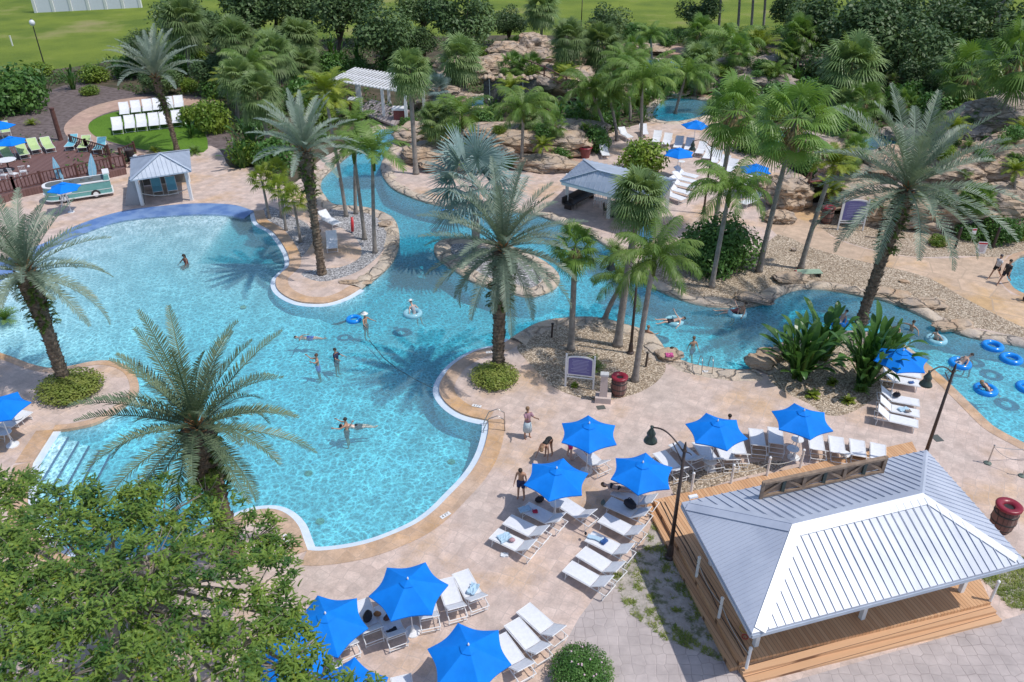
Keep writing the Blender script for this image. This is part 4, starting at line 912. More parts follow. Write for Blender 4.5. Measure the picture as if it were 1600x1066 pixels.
# grass tufts in the sandy patches
pts = []; P1 = np.array([(p[0], p[1]) for p in SANDP]); P2 = np.array([(p[0], p[1]) for p in SAND2])
while len(pts) < 1900:
    x, y = rs.uniform(2, 24), rs.uniform(15, 27)
    if noise.noise(Vector((x * 2.6, y * 2.6, 4))) + .6 * noise.noise(Vector((x * .6, y * .6, 8))) > (.12 if x < 15 else -.4) and (inside(x, y, P1) or inside(x, y, P2)): pts.append((x, y))
P = np.array(pts); n_ = len(P) * 6; b = np.repeat(P, 6, 0) + rs.normal(size=(n_, 2)) * .04; az = rs.uniform(0, 6.28, n_); L_ = rs.uniform(.05, .15, n_)
A = np.column_stack([b, np.zeros(n_)]); Tt = A + np.column_stack([np.cos(az) * L_, np.sin(az) * L_, L_ * .6]); w_ = np.column_stack([-np.sin(az), np.cos(az), az * 0]) * .012
link('grass_tufts', quads_mesh('grass_tufts', np.stack([A - w_, A + w_, Tt + w_ * .3, Tt - w_ * .3], 1), MAT['hedge']))['kind'] = 'stuff'

# the near tree with fine feathery leaves: base on the deck below the frame's left corner
def near_tree():
    B = Vector((-13.2, 17.2, 0)); o = empty('feathery_tree', B, 0, 1, 'large feathery-leaved tree filling the lower left corner, its crown above the deck', 'tree')
    rs = np.random.RandomState(77); R0 = random.Random(7)
    C = [(-10, 800, 6.2, 1.9), (90, 800, 6.6, 1.7), (60, 860, 7.4, 1.8), (170, 790, 6.4, 1.5), (250, 775, 6.2, 1.35), (330, 790, 6.0, 1.15), (390, 815, 5.4, .95), (425, 845, 5.0, .7), (230, 860, 7.2, 1.5), (320, 870, 6.6, 1.3), (395, 890, 6.0, 1.15), (440, 935, 5.4, .85), (130, 930, 7.6, 1.6), (20, 950, 7.6, 1.7), (-60, 900, 7.5, 1.9), (250, 945, 6.4, .9),
         (370, 975, 6.0, 1.25), (440, 1010, 5.4, 1.0), (490, 1035, 5.0, .8), (300, 1030, 6.6, 1.4), (200, 1040, 7.0, 1.2), (90, 1020, 7.6, 1.5), (0, 1040, 7.8, 1.5), (550, 1062, 4.8, .62), (590, 1080, 4.6, .45), (400, 1070, 5.8, 1.1), (15, 742, 5.6, .9), (215, 765, 5.5, .7), (320, 745, 5.2, .5), (-40, 760, 5.6, 1.2)]
    lob = [(np.array(W(a, b + 22, z)) , r) for a, b, z, r in C]
    # limbs
    lm = MB(); fork = B + Vector((.3, .4, 3.2)); lm2 = MB()
    for i, (c, r) in enumerate(lob):
        c = Vector(c); m1 = fork.lerp(c, .45) + Vector((R0.uniform(-.4, .4), R0.uniform(-.4, .4), .3))
        lm.tube([fork - B, m1 - B, c - B - Vector((0, 0, r * .3))], [.13, .075, .025], 7)
        for k in range(9):
            a = R0.uniform(0, 6.28); e = c + Vector((math.cos(a) * r * .9, math.sin(a) * r * .9, R0.uniform(-.2, .35))); m2 = c.lerp(e, .5) + Vector((0, 0, -.15))
            lm2.tube([c - B - Vector((0, 0, r * .3)), m2 - B, e - B], [.026, .018, .008], 5)
    MB().tube([(0, 0, -.1), (.1, .1, 1.6), fork - B], [.3, .23, .2], 10).build('trunk', MAT['greybark'], o, True)
    lm.build('limbs', MAT['greybark'], o, True); lm2.build('twigs', MAT['greybark'], o, True)['kind'] = 'stuff'
    # sprays of pinnate leaves
    Q = []
    for c, r in lob:
        nsub = int(19 * r * r + 6)
        for k in range(nsub):
            d = rs.normal(size=3); d /= np.linalg.norm(d); d[2] *= .55
            if d[2] < 0 and rs.rand() < .45: d[2] *= -1
            sc = c + d * r * rs.uniform(.5, 1.08); out = math.atan2(d[1], d[0])
            for j in range(rs.randint(14, 28)):
                az = out + rs.normal() * 1.3; p = sc + rs.normal(size=3) * np.array([.12, .12, .09])
                q = frond(rs, rs.uniform(.12, .27), az, rs.uniform(-.5, .9), rs.uniform(.3, 1.3), 7, .05 * rs.uniform(.7, 1.2), .021, rs.uniform(-.2, .5), .2, .05, rs.uniform(-.1, .1), True); q += p; Q.append(q)
    q = np.concatenate(Q); q -= np.array(B); link('leaves', quads_mesh('leaves', q, MAT['locust']), None, o)
    print('near tree quads', len(q))
near_tree()
palm('fan', 235, 1000, 222, 952, 62, 'small fan palm half hidden beneath the feathery tree', 'palms below the near tree')

# dense planting at the back: shrubs and small palms that read as one thicket, each its own plant
LM = [(t[3], t[4], t[6]) for t in T if t[5] > 1 and len(t[6].split()) <= 10] + [(780, 140, 'waterfall ledge'), (575, 135, 'white pergola'), (1062, 170, 'turquoise pond'), (1560, 222, 'wide grey rock ledge'), (822, 195, 'round dark fence'), (243, 122, 'silvery lawn palm')]
USED = set()
def spot(kind, x, y):
    for a, b, l in sorted(LM, key=lambda q: (q[0] - x) ** 2 + 2 * (q[1] - y) ** 2):
        dx, dy = x - a, y - b
        for w in ((('right of' if dx > 0 else 'left of') if abs(dx) > abs(dy) else ('below' if dy > 0 else 'behind'), ('just below' if dy > 0 else 'just above'))):
            s_ = kind + ' ' + w + ' the ' + l
            if s_ not in USED and len(s_.split()) <= 16: USED.add(s_); return s_
ZF = [((250, 70), (520, 240), 30, 'the palm group between the oval lawn and the pergola'), ((640, 90), (900, 240), 30, 'the rock hill around the waterfall'), ((900, 70), (1130, 235), 34, 'the thicket around the back pools'), ((1130, 85), (1600, 260), 56, 'the thicket above the rock wall at the right')]
R5 = random.Random(21); taken = [(x, y) for x, y in [(575, 165)]]
for (x0, y0), (x1, y1), n_, where in ZF:
    c_ = 0; tries = 0
    while c_ < n_ and tries < 900:
        tries += 1; x, y = R5.uniform(x0, x1), R5.uniform(y0, y1); p = W(x, y)
        if not inside(p.x, p.y, pb) or any(inside(p.x, p.y, b) for b in bad): continue
        if 730 < x < 842 and y < 175 and y > 118: continue
        if 1020 < x < 1160 and 180 < y < 330: continue
        if any(abs(x - a) < 13 and abs(y - b) < 9 for a, b in taken): continue
        taken.append((x, y)); c_ += 1; k = R5.random()
        if k < .45: shrub(x, y, R5.uniform(14, 26), spot('leafy shrub', x, y), R5.choice(['bush', 'bush', 'lime']), R5.uniform(.8, 1.3), .14, 'shrubs filling ' + where, n=2200)
        elif k < .68: banana(x, y, R5.uniform(26, 46), spot('broad-leaved plant', x, y), group='broad-leaved plants in ' + where, dense=26, wide=R5.uniform(.7, 1), var=R5.randint(0, 1))
        elif k < .86: palm(R5.choice(['fan', 'areca', 'sabal', 'queen']), x, y, x + R5.uniform(-4, 4), y - R5.uniform(22, 42), R5.uniform(22, 34), spot('low palm', x, y), 'low palms in ' + where)
        else: grassy(x, y, R5.uniform(10, 16), spot('spiky tuft', x, y), 'queen', 'spiky tufts in ' + where)
# ---------------------------------------------------------------- furniture prototypes
def make_lounger(sling='sling', name='sun_lounger'):
    o = empty(name, (0, 0, 0)); o['category'] = 'sun lounger'
    fr = MAT['white']; ba = R(36); bx, bz = .28, .38; hl = .72
    def sheet(pts, w, t=.018, sag=.02):
        m = MB(); k = len(pts); n = 5
        for (x, z) in pts:
            for j in range(n + 1):
                y = -w + 2 * w * j / n; m.v.append((x, y, z + t - sag * (1 - (y / w) ** 2)))
        b = len(m.v); m.v += [(x, y, z - t) for x, y, z in m.v[:b]]
        N = n + 1
        for i in range(k - 1):
            for j in range(n):
                a = i * N + j; m.f.append((a, a + 1, a + N + 1, a + N)); m.f.append((b + a, b + a + N, b + a + N + 1, b + a + 1))
        for i in range(k - 1): m.f.append((i * N, i * N + N, b + i * N + N, b + i * N)); m.f.append((i * N + n, b + i * N + n, b + i * N + N + n, i * N + N + n))
        for j in range(n): m.f.append((j, b + j, b + j + 1, j + 1)); a = (k - 1) * N + j; m.f.append((a, a + 1, b + a + 1, b + a))
        return m
    sheet([(-.95, .37), (-.6, .385), (-.2, .385), (bx, .38)], .31).build('seat', MAT[sling], o)
    c, s = math.cos(ba), math.sin(ba)
    sheet([(bx + .02, bz), (bx + hl * .5 * c, bz + hl * .5 * s), (bx + hl * c, bz + hl * s)], .31).build('backrest', MAT[sling], o)
    f = MB()
    for y in (-.335, .335):
        f.tube([(-.97, y, .37), (bx, y, .38), (.98, y, .36)], .02, 6); f.tube([(bx, y, bz), (bx + (hl + .02) * c, y, bz + (hl + .02) * s)], .018, 6)
        f.tube([(.62, y * .95, .36), (bx + hl * .62 * c, y * .95, bz + hl * .62 * s)], .014, 6)
    for x in (-.97, .60, .98): f.tube([(x, -.335, .37), (x, .335, .37)], .017, 6)
    f.tube([(bx + (hl + .02) * c, -.335, bz + (hl + .02) * s), (bx + (hl + .02) * c, .335, bz + (hl + .02) * s)], .018, 6)
    f.build('frame', fr, o)
    for x in (-.8, .8):
        for y in (-.325, .325): MB().tube([(x, y, .37), (x + .04 * (1 if x > 0 else -1), y, 0)], .018, 6).build('leg', fr, o)
    sk = MB()
    sk.tube([(.84, -.325, .06), (.84, .325, .06)], .014, 6); sk.build('stretcher', fr, o); MB().tube([(-.84, -.325, .06), (-.84, .325, .06)], .014, 6).build('stretcher', fr, o)
    return o
PROTO = {}
def lounger(fx, fy, hx, hy, label, group='white sun loungers on the deck', sling='sling', sc=1.0):
    """foot end and fold given as photo points at seat height"""
    a = W(fx, fy, .4); b = W(hx, hy, .4); d = (b - a); d.z = 0; d.normalize()
    if sling not in PROTO: o = PROTO[sling] = make_lounger(sling)
    else: o = copy_tree(PROTO[sling])
    o.location = (a.x + d.x * .95 * sc, a.y + d.y * .95 * sc, 0); o.rotation_euler = (0, 0, math.atan2(d.y, d.x)); o.scale = (sc,) * 3
    tag(o, label, 'sun lounger', group); return o
def make_umbrella():
    o = empty('umbrella', (0, 0, 0)); Rr = 1.36; zt, zr = 2.62, 2.12; m = MB(); N = 8; K = 8
    for s in range(6):
        a0, a1 = s * PI / 3, (s + 1) * PI / 3; c0 = Vector((math.cos(a0), math.sin(a0), 0)); c1 = Vector((math.cos(a1), math.sin(a1), 0)); b = len(m.v)
        for i in range(N + 1):
            t = i / N
            for j in range(K + 1):
                u = j / K; p = (c0.lerp(c1, u)) * Rr * t * (1 - .10 * math.sin(PI * u) * t); z = zt - (zt - zr) * (t ** 1.12) - .035 * math.sin(PI * u) * t * t
                m.v.append((p.x, p.y, z))
        for i in range(N):
            for j in range(K): a = b + i * (K + 1) + j; m.f.append((a, a + K + 1, a + K + 2, a + 1))
    # valance: short hem
    for s in range(6):
        a0, a1 = s * PI / 3, (s + 1) * PI / 3; c0 = Vector((math.cos(a0), math.sin(a0), 0)); c1 = Vector((math.cos(a1), math.sin(a1), 0)); b = len(m.v)
        for j in range(K + 1):
            u = j / K; p = (c0.lerp(c1, u)) * Rr * (1 - .10 * math.sin(PI * u)); z = zr - .035 * math.sin(PI * u)
            m.v += [(p.x, p.y, z), (p.x * .995, p.y * .995, z - .05)]
        for j in range(K): m.f.append((b + 2 * j, b + 2 * j + 1, b + 2 * j + 3, b + 2 * j + 2))
    m.build('canopy', MAT['canvas'], o)
    v = MB(); b = 0
    for s in range(6):
        a0, a1 = s * PI / 3, (s + 1) * PI / 3
        v.add([(0, 0, zt + .05), (.3 * math.cos(a0), .3 * math.sin(a0), zt - .065), (.27 * math.cos((a0 + a1) / 2), .27 * math.sin((a0 + a1) / 2), zt - .068), (.3 * math.cos(a1), .3 * math.sin(a1), zt - .065)], [(0, 1, 2), (0, 2, 3)])
    v.build('vent', MAT['canvas'], o)
    MB().tube([(0, 0, 0.05), (0, 0, zt + .04)], .022, 8).build('pole', MAT['white'], o)
    MB().lathe((0, 0, zt + .03), [(.02, 0), (.035, .03), (.03, .07), (.012, .12)], 8).build('finial', MAT['white'], o, True)
    MB().lathe((0, 0, 0), [(.28, 0), (.28, .05), (.1, .08), (.04, .3)], 16).build('base', MAT['white'], o)
    for s in range(6):
        a = s * PI / 3; MB().bar((0, 0, zt - .03), (Rr * .98 * math.cos(a), Rr * .98 * math.sin(a), zr - .02), .02, .02).build('rib', MAT['white'], o)
    return o
UP = None
def umbrella(ax, ay, kx, ky, label, group='open blue umbrellas', sc=1.0, tilt=0):
    """apex and one canopy corner as photo points"""
    global UP
    a = W(ax, ay, 2.7 * sc); k = W(kx, ky, 2.12 * sc)
    if UP is None: UP = o = make_umbrella()
    else: o = copy_tree(UP)
    o.location = (a.x, a.y, 0); o.rotation_euler = (0, 0, math.atan2(k.y - a.y, k.x - a.x)); o.scale = (sc,) * 3
    tag(o, label, 'umbrella', group); return o
def side_table(px_, py_, label, sc=1.0, group='small white side tables'):
    o = empty('side_table', W(px_, py_), 0, sc, label, 'table', group)
    MB().lathe((0, 0, .46), [(.01, .025), (.25, .025), (.26, .01), (.25, 0), (.01, 0)], 18).build('tabletop', MAT['white'], o)
    for i in range(3):
        a = i * 2.094; MB().tube([(.08 * math.cos(a), .08 * math.sin(a), .46), (.2 * math.cos(a), .2 * math.sin(a), 0)], .015, 6).build('leg', MAT['white'], o)
    return o
# ---- umbrellas
UM = [(637, 904, 599, 881, 'blue umbrella at the bottom centre shading the dark bags'), (732, 1007, 714, 968, 'blue umbrella cut by the bottom edge in front of the tree tips'), (508, 958, 490, 911, 'blue umbrella half covered by the feathery tree'), (536, 1068, 556, 1018, 'blue umbrella at the bottom edge almost wholly behind leaves'),
      (921, 661, 919, 640, 'blue umbrella above the bending people, nearest the pool ladder'), (870, 731, 882, 711, 'blue umbrella with a shirtless man at its left edge'), (1005, 722, 1010, 702, 'blue umbrella just left of the near lamp post'), (1122, 657, 1101, 641, 'blue umbrella right of the lamp head, a dark-haired head behind it'), (1257, 641, 1239, 625, 'blue umbrella between the pavilion and the riverside bed'),
      (1412, 547, 1450, 585, 'blue umbrella beside the river at the right, over the row of loungers'), (-10, 622, 28, 612, 'blue umbrella cut by the left edge beside the round hedge'), (450, 1012, 470, 990, 'blue umbrella hidden among the leaves of the feathery tree')]
for u in UM: umbrella(*u)
for u in [(1088, 187, 1109, 190, 'blue umbrella behind the far lounger row under the palms'), (1062, 230, 1085, 238, 'blue umbrella in front of the far lounger row'), (1182, 255, 1208, 262, 'blue umbrella by the rocks left of the tallest fan palm'), (1050, 96, 1064, 100, 'farthest blue umbrella at the back pool'),
          (14, 212, 40, 216, 'blue umbrella over the lounge chairs on the brown deck'), (-4, 188, 28, 183, 'blue umbrella cut by the left edge above the brown deck'), (97, 284, 120, 290, 'blue umbrella over the front of the teal van bar')]:
    umbrella(*u, sc=.92 if u[0] == 97 else 1.0)
# ---- loungers
L_ = 'white sun loungers on the deck'
for a in [(772, 833, 819, 856, 'white lounger with towel and bag, nearest the pool under the shirtless man'), (793, 811, 838, 833, 'white lounger half in umbrella shade, second from the pool'), (820, 791, 862, 812, 'shaded white lounger holding a red and a blue thing'),
          (887, 884, 933, 910, 'white lounger at the near end of the diagonal row by the sandy patch'), (908, 861, 951, 887, 'empty white lounger, second from the near end of the diagonal row'), (921, 837, 963, 858, 'white lounger with blue and white towels in the diagonal row'), (941, 808, 978, 827, 'white lounger half shaded, below the bags in the diagonal row'), (950, 783, 990, 801, 'shaded white lounger with the big dark bag'), (960, 765, 1004, 783, 'shaded white lounger with a person lying on it'),
          (818, 949, 854, 981, 'empty white lounger right of the bottom umbrella, upper one'), (800, 971, 828, 1003, 'white lounger right of the bottom umbrella, middle one'), (778, 994, 804, 1030, 'white lounger right of the bottom umbrella, lowest one'),
          (719, 893, 739, 929, 'white lounger right of the bottom centre umbrella, outermost'), (695, 904, 709, 944, 'white lounger right of the bottom centre umbrella, inner one'), (661, 916, 669, 958, 'white lounger mostly hidden by the bottom centre umbrella'), (562, 938, 580, 984, 'shaded white lounger heaped with dark bags'), (599, 944, 614, 982, 'shaded white lounger with a black towel hanging off it'), (522, 962, 540, 1004, 'white lounger under the half hidden umbrella'), (626, 1056, 632, 1090, 'white lounger cut by the bottom edge'), (25, 962, 40, 1000, 'white lounger under the feathery tree at the left edge'), (395, 1018, 400, 1050, 'white lounger showing through the leaves at the bottom'),
          (1181, 670, 1185, 696, 'shaded white lounger between the two umbrellas behind the pavilion, left'), (1211, 668, 1213, 694, 'shaded white lounger between the two umbrellas behind the pavilion, right'), (1273, 677, 1277, 701, 'white lounger beneath the umbrella behind the pavilion'), (1306, 682, 1309, 705, 'white lounger right of the umbrella behind the pavilion, first'), (1339, 687, 1341, 708, 'white lounger right of the umbrella behind the pavilion, second'), (1372, 693, 1372, 714, 'white lounger right of the umbrella behind the pavilion, last'),
          (1054, 692, 1078, 713, 'shaded white lounger left of the umbrella behind the lamp head, inner'), (1030, 706, 1050, 728, 'white lounger left of the umbrella behind the lamp head, outer'), (1092, 690, 1108, 714, 'shaded white lounger directly beneath the umbrella behind the lamp head'), (1127, 690, 1138, 716, 'shaded white lounger right under the umbrella behind the lamp head'), (1148, 682, 1155, 708, 'shaded white lounger right of the umbrella behind the lamp head'),
          (1434, 662, 1389, 652, 'white lounger nearest the pavilion in the riverside row'), (1436, 646, 1391, 637, 'white lounger with blue towel in the riverside row'), (1436, 629, 1391, 621, 'white lounger with a black bag in the riverside row'), (1437, 599, 1397, 592, 'white lounger at the near edge of the riverside umbrella'), (1439, 586, 1398, 579, 'white lounger beneath the riverside umbrella'),
          (42, 642, 14, 662, 'white lounger at the left edge under the blue umbrella'), (20, 655, -6, 676, 'second white lounger at the left edge, half out of the picture'), (905, 700, 930, 722, 'shaded white lounger beneath the umbrella nearest the pool ladder'), (872, 780, 900, 798, 'white lounger behind the umbrella with the shirtless man')]:
    lounger(*a, group=L_)
od = ['first', 'second', 'third', 'fourth', 'fifth', 'sixth']
for i, (a, b) in enumerate([(184, 205), (203.5, 202), (222, 200), (241, 198), (258, 196), (277, 193.5)]):
    lounger(a, b, a - .5, b - 14, od[i] + ' from the left in the front row of white loungers on the oval lawn', 'white loungers on the oval lawn', sc=1.42)
for i, (a, b) in enumerate([(195, 180), (213, 177), (231, 175), (247, 173), (264, 171), (280, 169)]):
    lounger(a, b, a - .5, b - 12, od[i] + ' from the left in the back row of white loungers on the oval lawn', 'white loungers on the oval lawn', sc=1.42)
for i, (a, b, c, d) in enumerate([(1024, 222, 1031, 202), (1040, 226, 1048, 206), (1058, 231, 1066, 210), (1075, 234, 1082, 213), (1092, 240, 1104, 221), (1104, 248, 1116, 228), (1114, 254, 1128, 236), (1124, 262, 1140, 246), (1136, 268, 1152, 252)]):
    lounger(a, b, c, d, ['first', 'second', 'third', 'fourth', 'fifth', 'sixth', 'seventh', 'eighth', 'ninth'][i] + ' from the left in the curved far row of loungers behind the shade roof', 'far row of loungers', sc=1.15)
for i, (a, b, c, d) in enumerate([(1089, 277, 1068, 272), (1087, 285, 1066, 280), (1084, 293, 1062, 288), (1078, 303, 1056, 297), (1068, 312, 1048, 305)]):
    lounger(a, b, c, d, ['topmost', 'second', 'third', 'fourth', 'lowest'][i] + ' of the white loungers right of the shade roof', 'loungers beside the shade roof', sc=1.15)
for a in [(985, 215, 968, 205, 'white lounger half hidden by the curved palm trunks'), (947, 243, 940, 228, 'white lounger behind the corner of the shade roof'), (1008, 210, 1002, 196, 'white lounger behind the tallest drooping palm'), (1168, 292, 1180, 278, 'white lounger under the umbrella by the rocks, left'), (1192, 295, 1200, 280, 'white lounger under the umbrella by the rocks, right'), (1160, 318, 1178, 312, 'white lounger behind the leaning feather palm'), (527, 350, 503, 338, 'white lounger on the peninsula among the palms'), (519, 388, 518, 366, 'white lounger on the peninsula near its tip')]:
    lounger(*a, group=L_, sc=1.1)
for a in [(82, 248, 68, 231, 'lime_chair', 'lime lounger nearest the railing, third from the umbrella'), (60, 250, 48, 232, 'x', 'lime lounger in the middle of the brown deck row'), (42, 258, 30, 240, 'x', 'dull green lounger with a white towel on the brown deck'), (18, 262, 5, 245, 'x', 'lime lounger at the left end of the brown deck row'), (130, 247, 146, 228, 'x', 'lime lounger by the corner railing beside the aqua one'), (12, 222, 8, 208, 'x', 'lime lounger behind the umbrella on the brown deck')]:
    lounger(a[0], a[1] - 6, a[2], a[3] - 6, a[5], 'coloured loungers on the brown deck', 'green_sling', 1.2).location.z = .55
for a in [(110, 245, 126, 226, 'aqua lounger by the corner railing, left of the lime one'), (154, 250, 166, 236, 'aqua lounger right of the lime one in the railing corner'), (-4, 268, -12, 250, 'aqua lounger cut by the left edge on the brown deck')]:
    lounger(a[0], a[1] - 6, a[2], a[3] - 6, a[4], 'coloured loungers on the brown deck', 'aqua_sling', 1.2).location.z = .55
for a in [(247, 300, 244, 288, 'aqua lounge chair inside the small cabana, left'), (270, 298, 267, 286, 'aqua lounge chair inside the small cabana, right')]: lounger(*a, 'chairs in the cabana', 'aqua_sling', 1.15)
for a, b, l, s in [(32, 664, 'round white table beside the loungers at the left edge', 1), (14, 688, 'round white table lowest at the left edge', 1), (925, 735, 'small white table behind the umbrella nearest the ladder', 1), (1108, 735, 'round table shaded behind the lamp post', 1.1), (1243, 700, 'round table under the umbrella behind the pavilion', 1.1), (1236, 715, 'round table at the planted strip behind the pavilion', 1.1), (1317, 722, 'small table beside the rail on the roof', 1), (868, 800, 'small white table at the foot of the shirtless man\'s umbrella', 1), (1064, 262, 'white table below the far umbrella', 1.2), (25, 262, 'small white table among the brown deck loungers', 1.1)]:
    side_table(a, b, l, s)
# ---- things left on loungers
def towel(px_, py_, z, d, m, label, rz=0):
    p = W(px_, py_, z); mb = MB(); n = 7; rs = random.Random(int(px_ + py_))
    for i in range(n):
        for j in range(n):
            u, v = i / (n - 1) - .5, j / (n - 1) - .5; mb.v.append((u * d[0] + rs.uniform(-.02, .02), v * d[1] + rs.uniform(-.02, .02), .03 + rs.uniform(0, d[2])))
    for i in range(n - 1):
        for j in range(n - 1): a = i * n + j; mb.f.append((a, a + n, a + n + 1, a + 1))
    b = len(mb.v); mb.v += [(x, y, 0) for x, y, z_ in mb.v[:b]]; 
    for i in range(n - 1):
        for j in range(n - 1): a = b + i * n + j; mb.f.append((a, a + 1, a + n + 1, a + n))
    for i in range(n - 1):
        for a, c in ((i, i + 1), ((n - 1) * n + i, (n - 1) * n + i + 1), (i * n, i * n + n), (i * n + n - 1, i * n + 2 * n - 1)): mb.f.append((a, c, c + b, a + b))
    o = mb.build('towel', m); o.location = p; o.rotation_euler = (0, 0, rz); tag(o, label, 'towel', 'towels on the loungers'); return o
def bag(px_, py_, z, s, c, label):
    p = W(px_, py_, z); o = empty('bag', p, (px_ * 2.1) % 3, 1, label, 'bag', 'bags by the loungers'); m = MB(); m.sphere((0, 0, s * .38), (s * .62, s * .4, s * .4), 10, 7)
    for i, v in enumerate(m.v): m.v[i] = tuple(Vector(v) + Vector((0, 0, .05 * s)) * noise.noise(Vector(v) * 9)) if v[2] > .05 else (v[0], v[1], max(v[2], .0))
    m.build('body', c, o, True)
    MB().tube([(-s * .3, 0, s * .7), (-s * .15, 0, s * 1.0), (s * .15, 0, s * 1.0), (s * .3, 0, s * .7)], s * .035, 6).build('handle', c, o); return o
dk = flat('dark_cloth', (.02, .02, .03), .8); bl = flat('blue_cloth', (.04, .12, .35), .8); wh = flat('white_cloth', (.75, .78, .82), .9); pb_ = flat('pale_blue_cloth', (.45, .62, .75), .9); rd = flat('red_cloth', (.5, .03, .08), .8)
towel(789, 841, .42, (.5, .4, .06), pb_, 'pale blue crumpled towel on the lounger nearest the pool', .5); bag(800, 846, .42, .22, flat('pink_bag', (.5, .3, .32)), 'pink-grey bag on the lounger nearest the pool')
towel(836, 800, .42, (.2, .15, .08), rd, 'small red cloth on the shaded lounger'); towel(820, 796, .42, (.5, .3, .03), pb_, 'pale blue towel spread on the shaded lounger', .4)
bag(984, 793, .4, .5, dk, 'large dark bag on the shaded lounger by the lamp post'); bag(843, 784, 0, .35, dk, 'black bag on the deck under the shirtless man\'s umbrella'); bag(942, 788, .4, .25, flat('olive_bag', (.1, .13, .12)), 'small olive bag at the foot of a shaded lounger')
towel(944, 847, .42, (.28, .2, .1), bl, 'rolled blue towel on the third lounger of the diagonal row', .8); towel(932, 842, .42, (.75, .2, .02), pb_, 'long pale towel on the third lounger of the diagonal row', -.45); bag(915, 835, .35, .14, dk, 'small black pouch hanging off the foot of a lounger')
bag(575, 968, .4, .42, dk, 'dark bag heaped on the lounger left of the bottom centre umbrella'); bag(590, 962, .42, .24, flat('orange_bag', (.4, .16, .05)), 'orange bag among the dark ones at the bottom centre'); bag(606, 968, .42, .28, flat('brown_bag', (.12, .05, .04)), 'brown bag under the edge of the bottom centre umbrella'); towel(614, 988, .38, (.35, .3, .03), dk, 'black towel hanging off a lounger end', .6)
towel(739, 921, .45, (.5, .3, .08), pb_, 'pale blue towel bunched on the outermost bottom lounger', 1.2); bag(1400, 620, .42, .34, dk, 'black bag on a lounger in the riverside row'); towel(1412, 640, .42, (.5, .3, .05), pb_, 'pale blue towel in the riverside row', .2); towel(1419, 643, .46, (.25, .15, .05), flat('grey_cloth', (.3, .25, .22)), 'grey cloth on the riverside towel'); towel(1424, 598, .42, (.25, .16, .04), bl, 'blue patterned towel at the riverside umbrella'); bag(1317, 728, 0, .4, flat('slate_bag', (.12, .15, .18)), 'slate bag under the table by the roof rail'); bag(1374, 560, 0, .5, bl, 'blue bag between the broad leaves and the riverside umbrella')
bag(45, 262, .95, .25, wh, 'white bundle on the dull green lounger'); towel(788, 868, .0, (.3, .2, .06), wh, 'white and pink sandals left on the deck near the lounger')

# ---------------------------------------------------------------- the big pavilion
FL, FR, BR, BL = W(1175, 990, 3), W(1603, 878, 3), W(1448, 703, 3), W(1065, 785, 3)
ang = math.atan2((FR - FL).y, (FR - FL).x); ctr = (FL + FR + BR + BL) / 4; ctr.z = 0
pv = empty('pavilion', ctr, ang, 1, 'large pavilion with pale ribbed metal hip roof above an orange wooden deck', 'pavilion')
Mi = (Matrix.Translation(ctr) @ Matrix.Rotation(ang, 4, 'Z')).inverted()
lx, ly = 5.28, 3.02; rz_ = 4.32; rh = 2.55; ez = 3.0
fl, fr_, br, bl_ = Vector((-lx, -ly, ez)), Vector((lx, -ly, ez)), Vector((lx, ly, ez)), Vector((-lx, ly, ez)); fl, fr_, br, bl_ = [Mi @ q for q in (FL, FR, BR, BL)]
r0, r1 = Mi @ W(1237, 820, rz_), Mi @ W(1441, 771, rz_)
m = MB(); tk = Vector((0, 0, -.12)); P_ = [fl, fr_, br, bl_, r0, r1]
m.add(P_ + [q + tk for q in P_], [(0, 1, 5, 4), (1, 2, 5), (2, 3, 4, 5), (3, 0, 4), (6, 10, 11, 7), (7, 11, 8), (8, 11, 10, 9), (9, 10, 6), (0, 6, 7, 1), (1, 7, 8, 2), (2, 8, 9, 3), (3, 9, 6, 0)])
rf = m.build('roof', MAT['roof'], pv)
def ribs(a, b, ra, rb, step, mt, name, hgt=.035, w=.03, parent=None):
    """standing seams climbing from the eave a-b to the ridge ra-rb (a triangle when ra == rb)"""
    m = MB(); e = b - a; L = e.length; e = e / L; nrm = e.cross(ra - a).normalized(); 
    if nrm.z < 0: nrm = -nrm
    up = nrm.cross(e).normalized()
    if up.z < 0: up = -up
    h = (ra - a).dot(up); ta, tb = (ra - a).dot(e), (rb - a).dot(e); k = int(L / step)
    for i in range(1, k):
        s = L * i / k
        t = h * min(1, s / ta if ta > 0 else 1, (L - s) / (L - tb) if L - tb > 0 else 1) - .12
        if t < .15: continue
        p = a + e * s + nrm * .004; q = p + up * t; m.add([p - e * w / 2, p + e * w / 2, q + e * w / 2, q - e * w / 2] + [x + nrm * hgt for x in (p - e * w / 2, p + e * w / 2, q + e * w / 2, q - e * w / 2)], [(4, 5, 6, 7), (0, 1, 5, 4), (1, 2, 6, 5), (2, 3, 7, 6), (3, 0, 4, 7)])
    return m.build(name, mt, parent)
for a, b, ra, rb, st_ in ((fl, fr_, r0, r1, .3), (fr_, br, r1, r1, .28), (br, bl_, r1, r0, .33), (bl_, fl, r0, r0, .15)): ribs(a, b, ra, rb, st_, MAT['roof'], 'seams', .03 if st_ > .2 else .01, .022 if st_ > .2 else .012, rf)
def band(a, b, side, w, mt, name, parent, up=.05):
    d = (b - a).normalized(); s = side.normalized(); m = MB(); n = d.cross(s).normalized(); n = n if n.z > 0 else -n
    q = [a, b, b + s * w, a + s * w]; m.add([p + n * .006 for p in q] + [p + n * up for p in q], [(0, 1, 2, 3), (4, 5, 6, 7), (0, 1, 5, 4), (1, 2, 6, 5), (2, 3, 7, 6), (3, 0, 4, 7)]); return m.build(name, mt, parent)
ey = (fl - bl_).normalized(); ex = (fr_ - fl).normalized()
nf = (fr_ - fl).cross(r0 - fl).normalized(); uf = nf.cross(ex).normalized(); uf = -uf if uf.z > 0 else uf
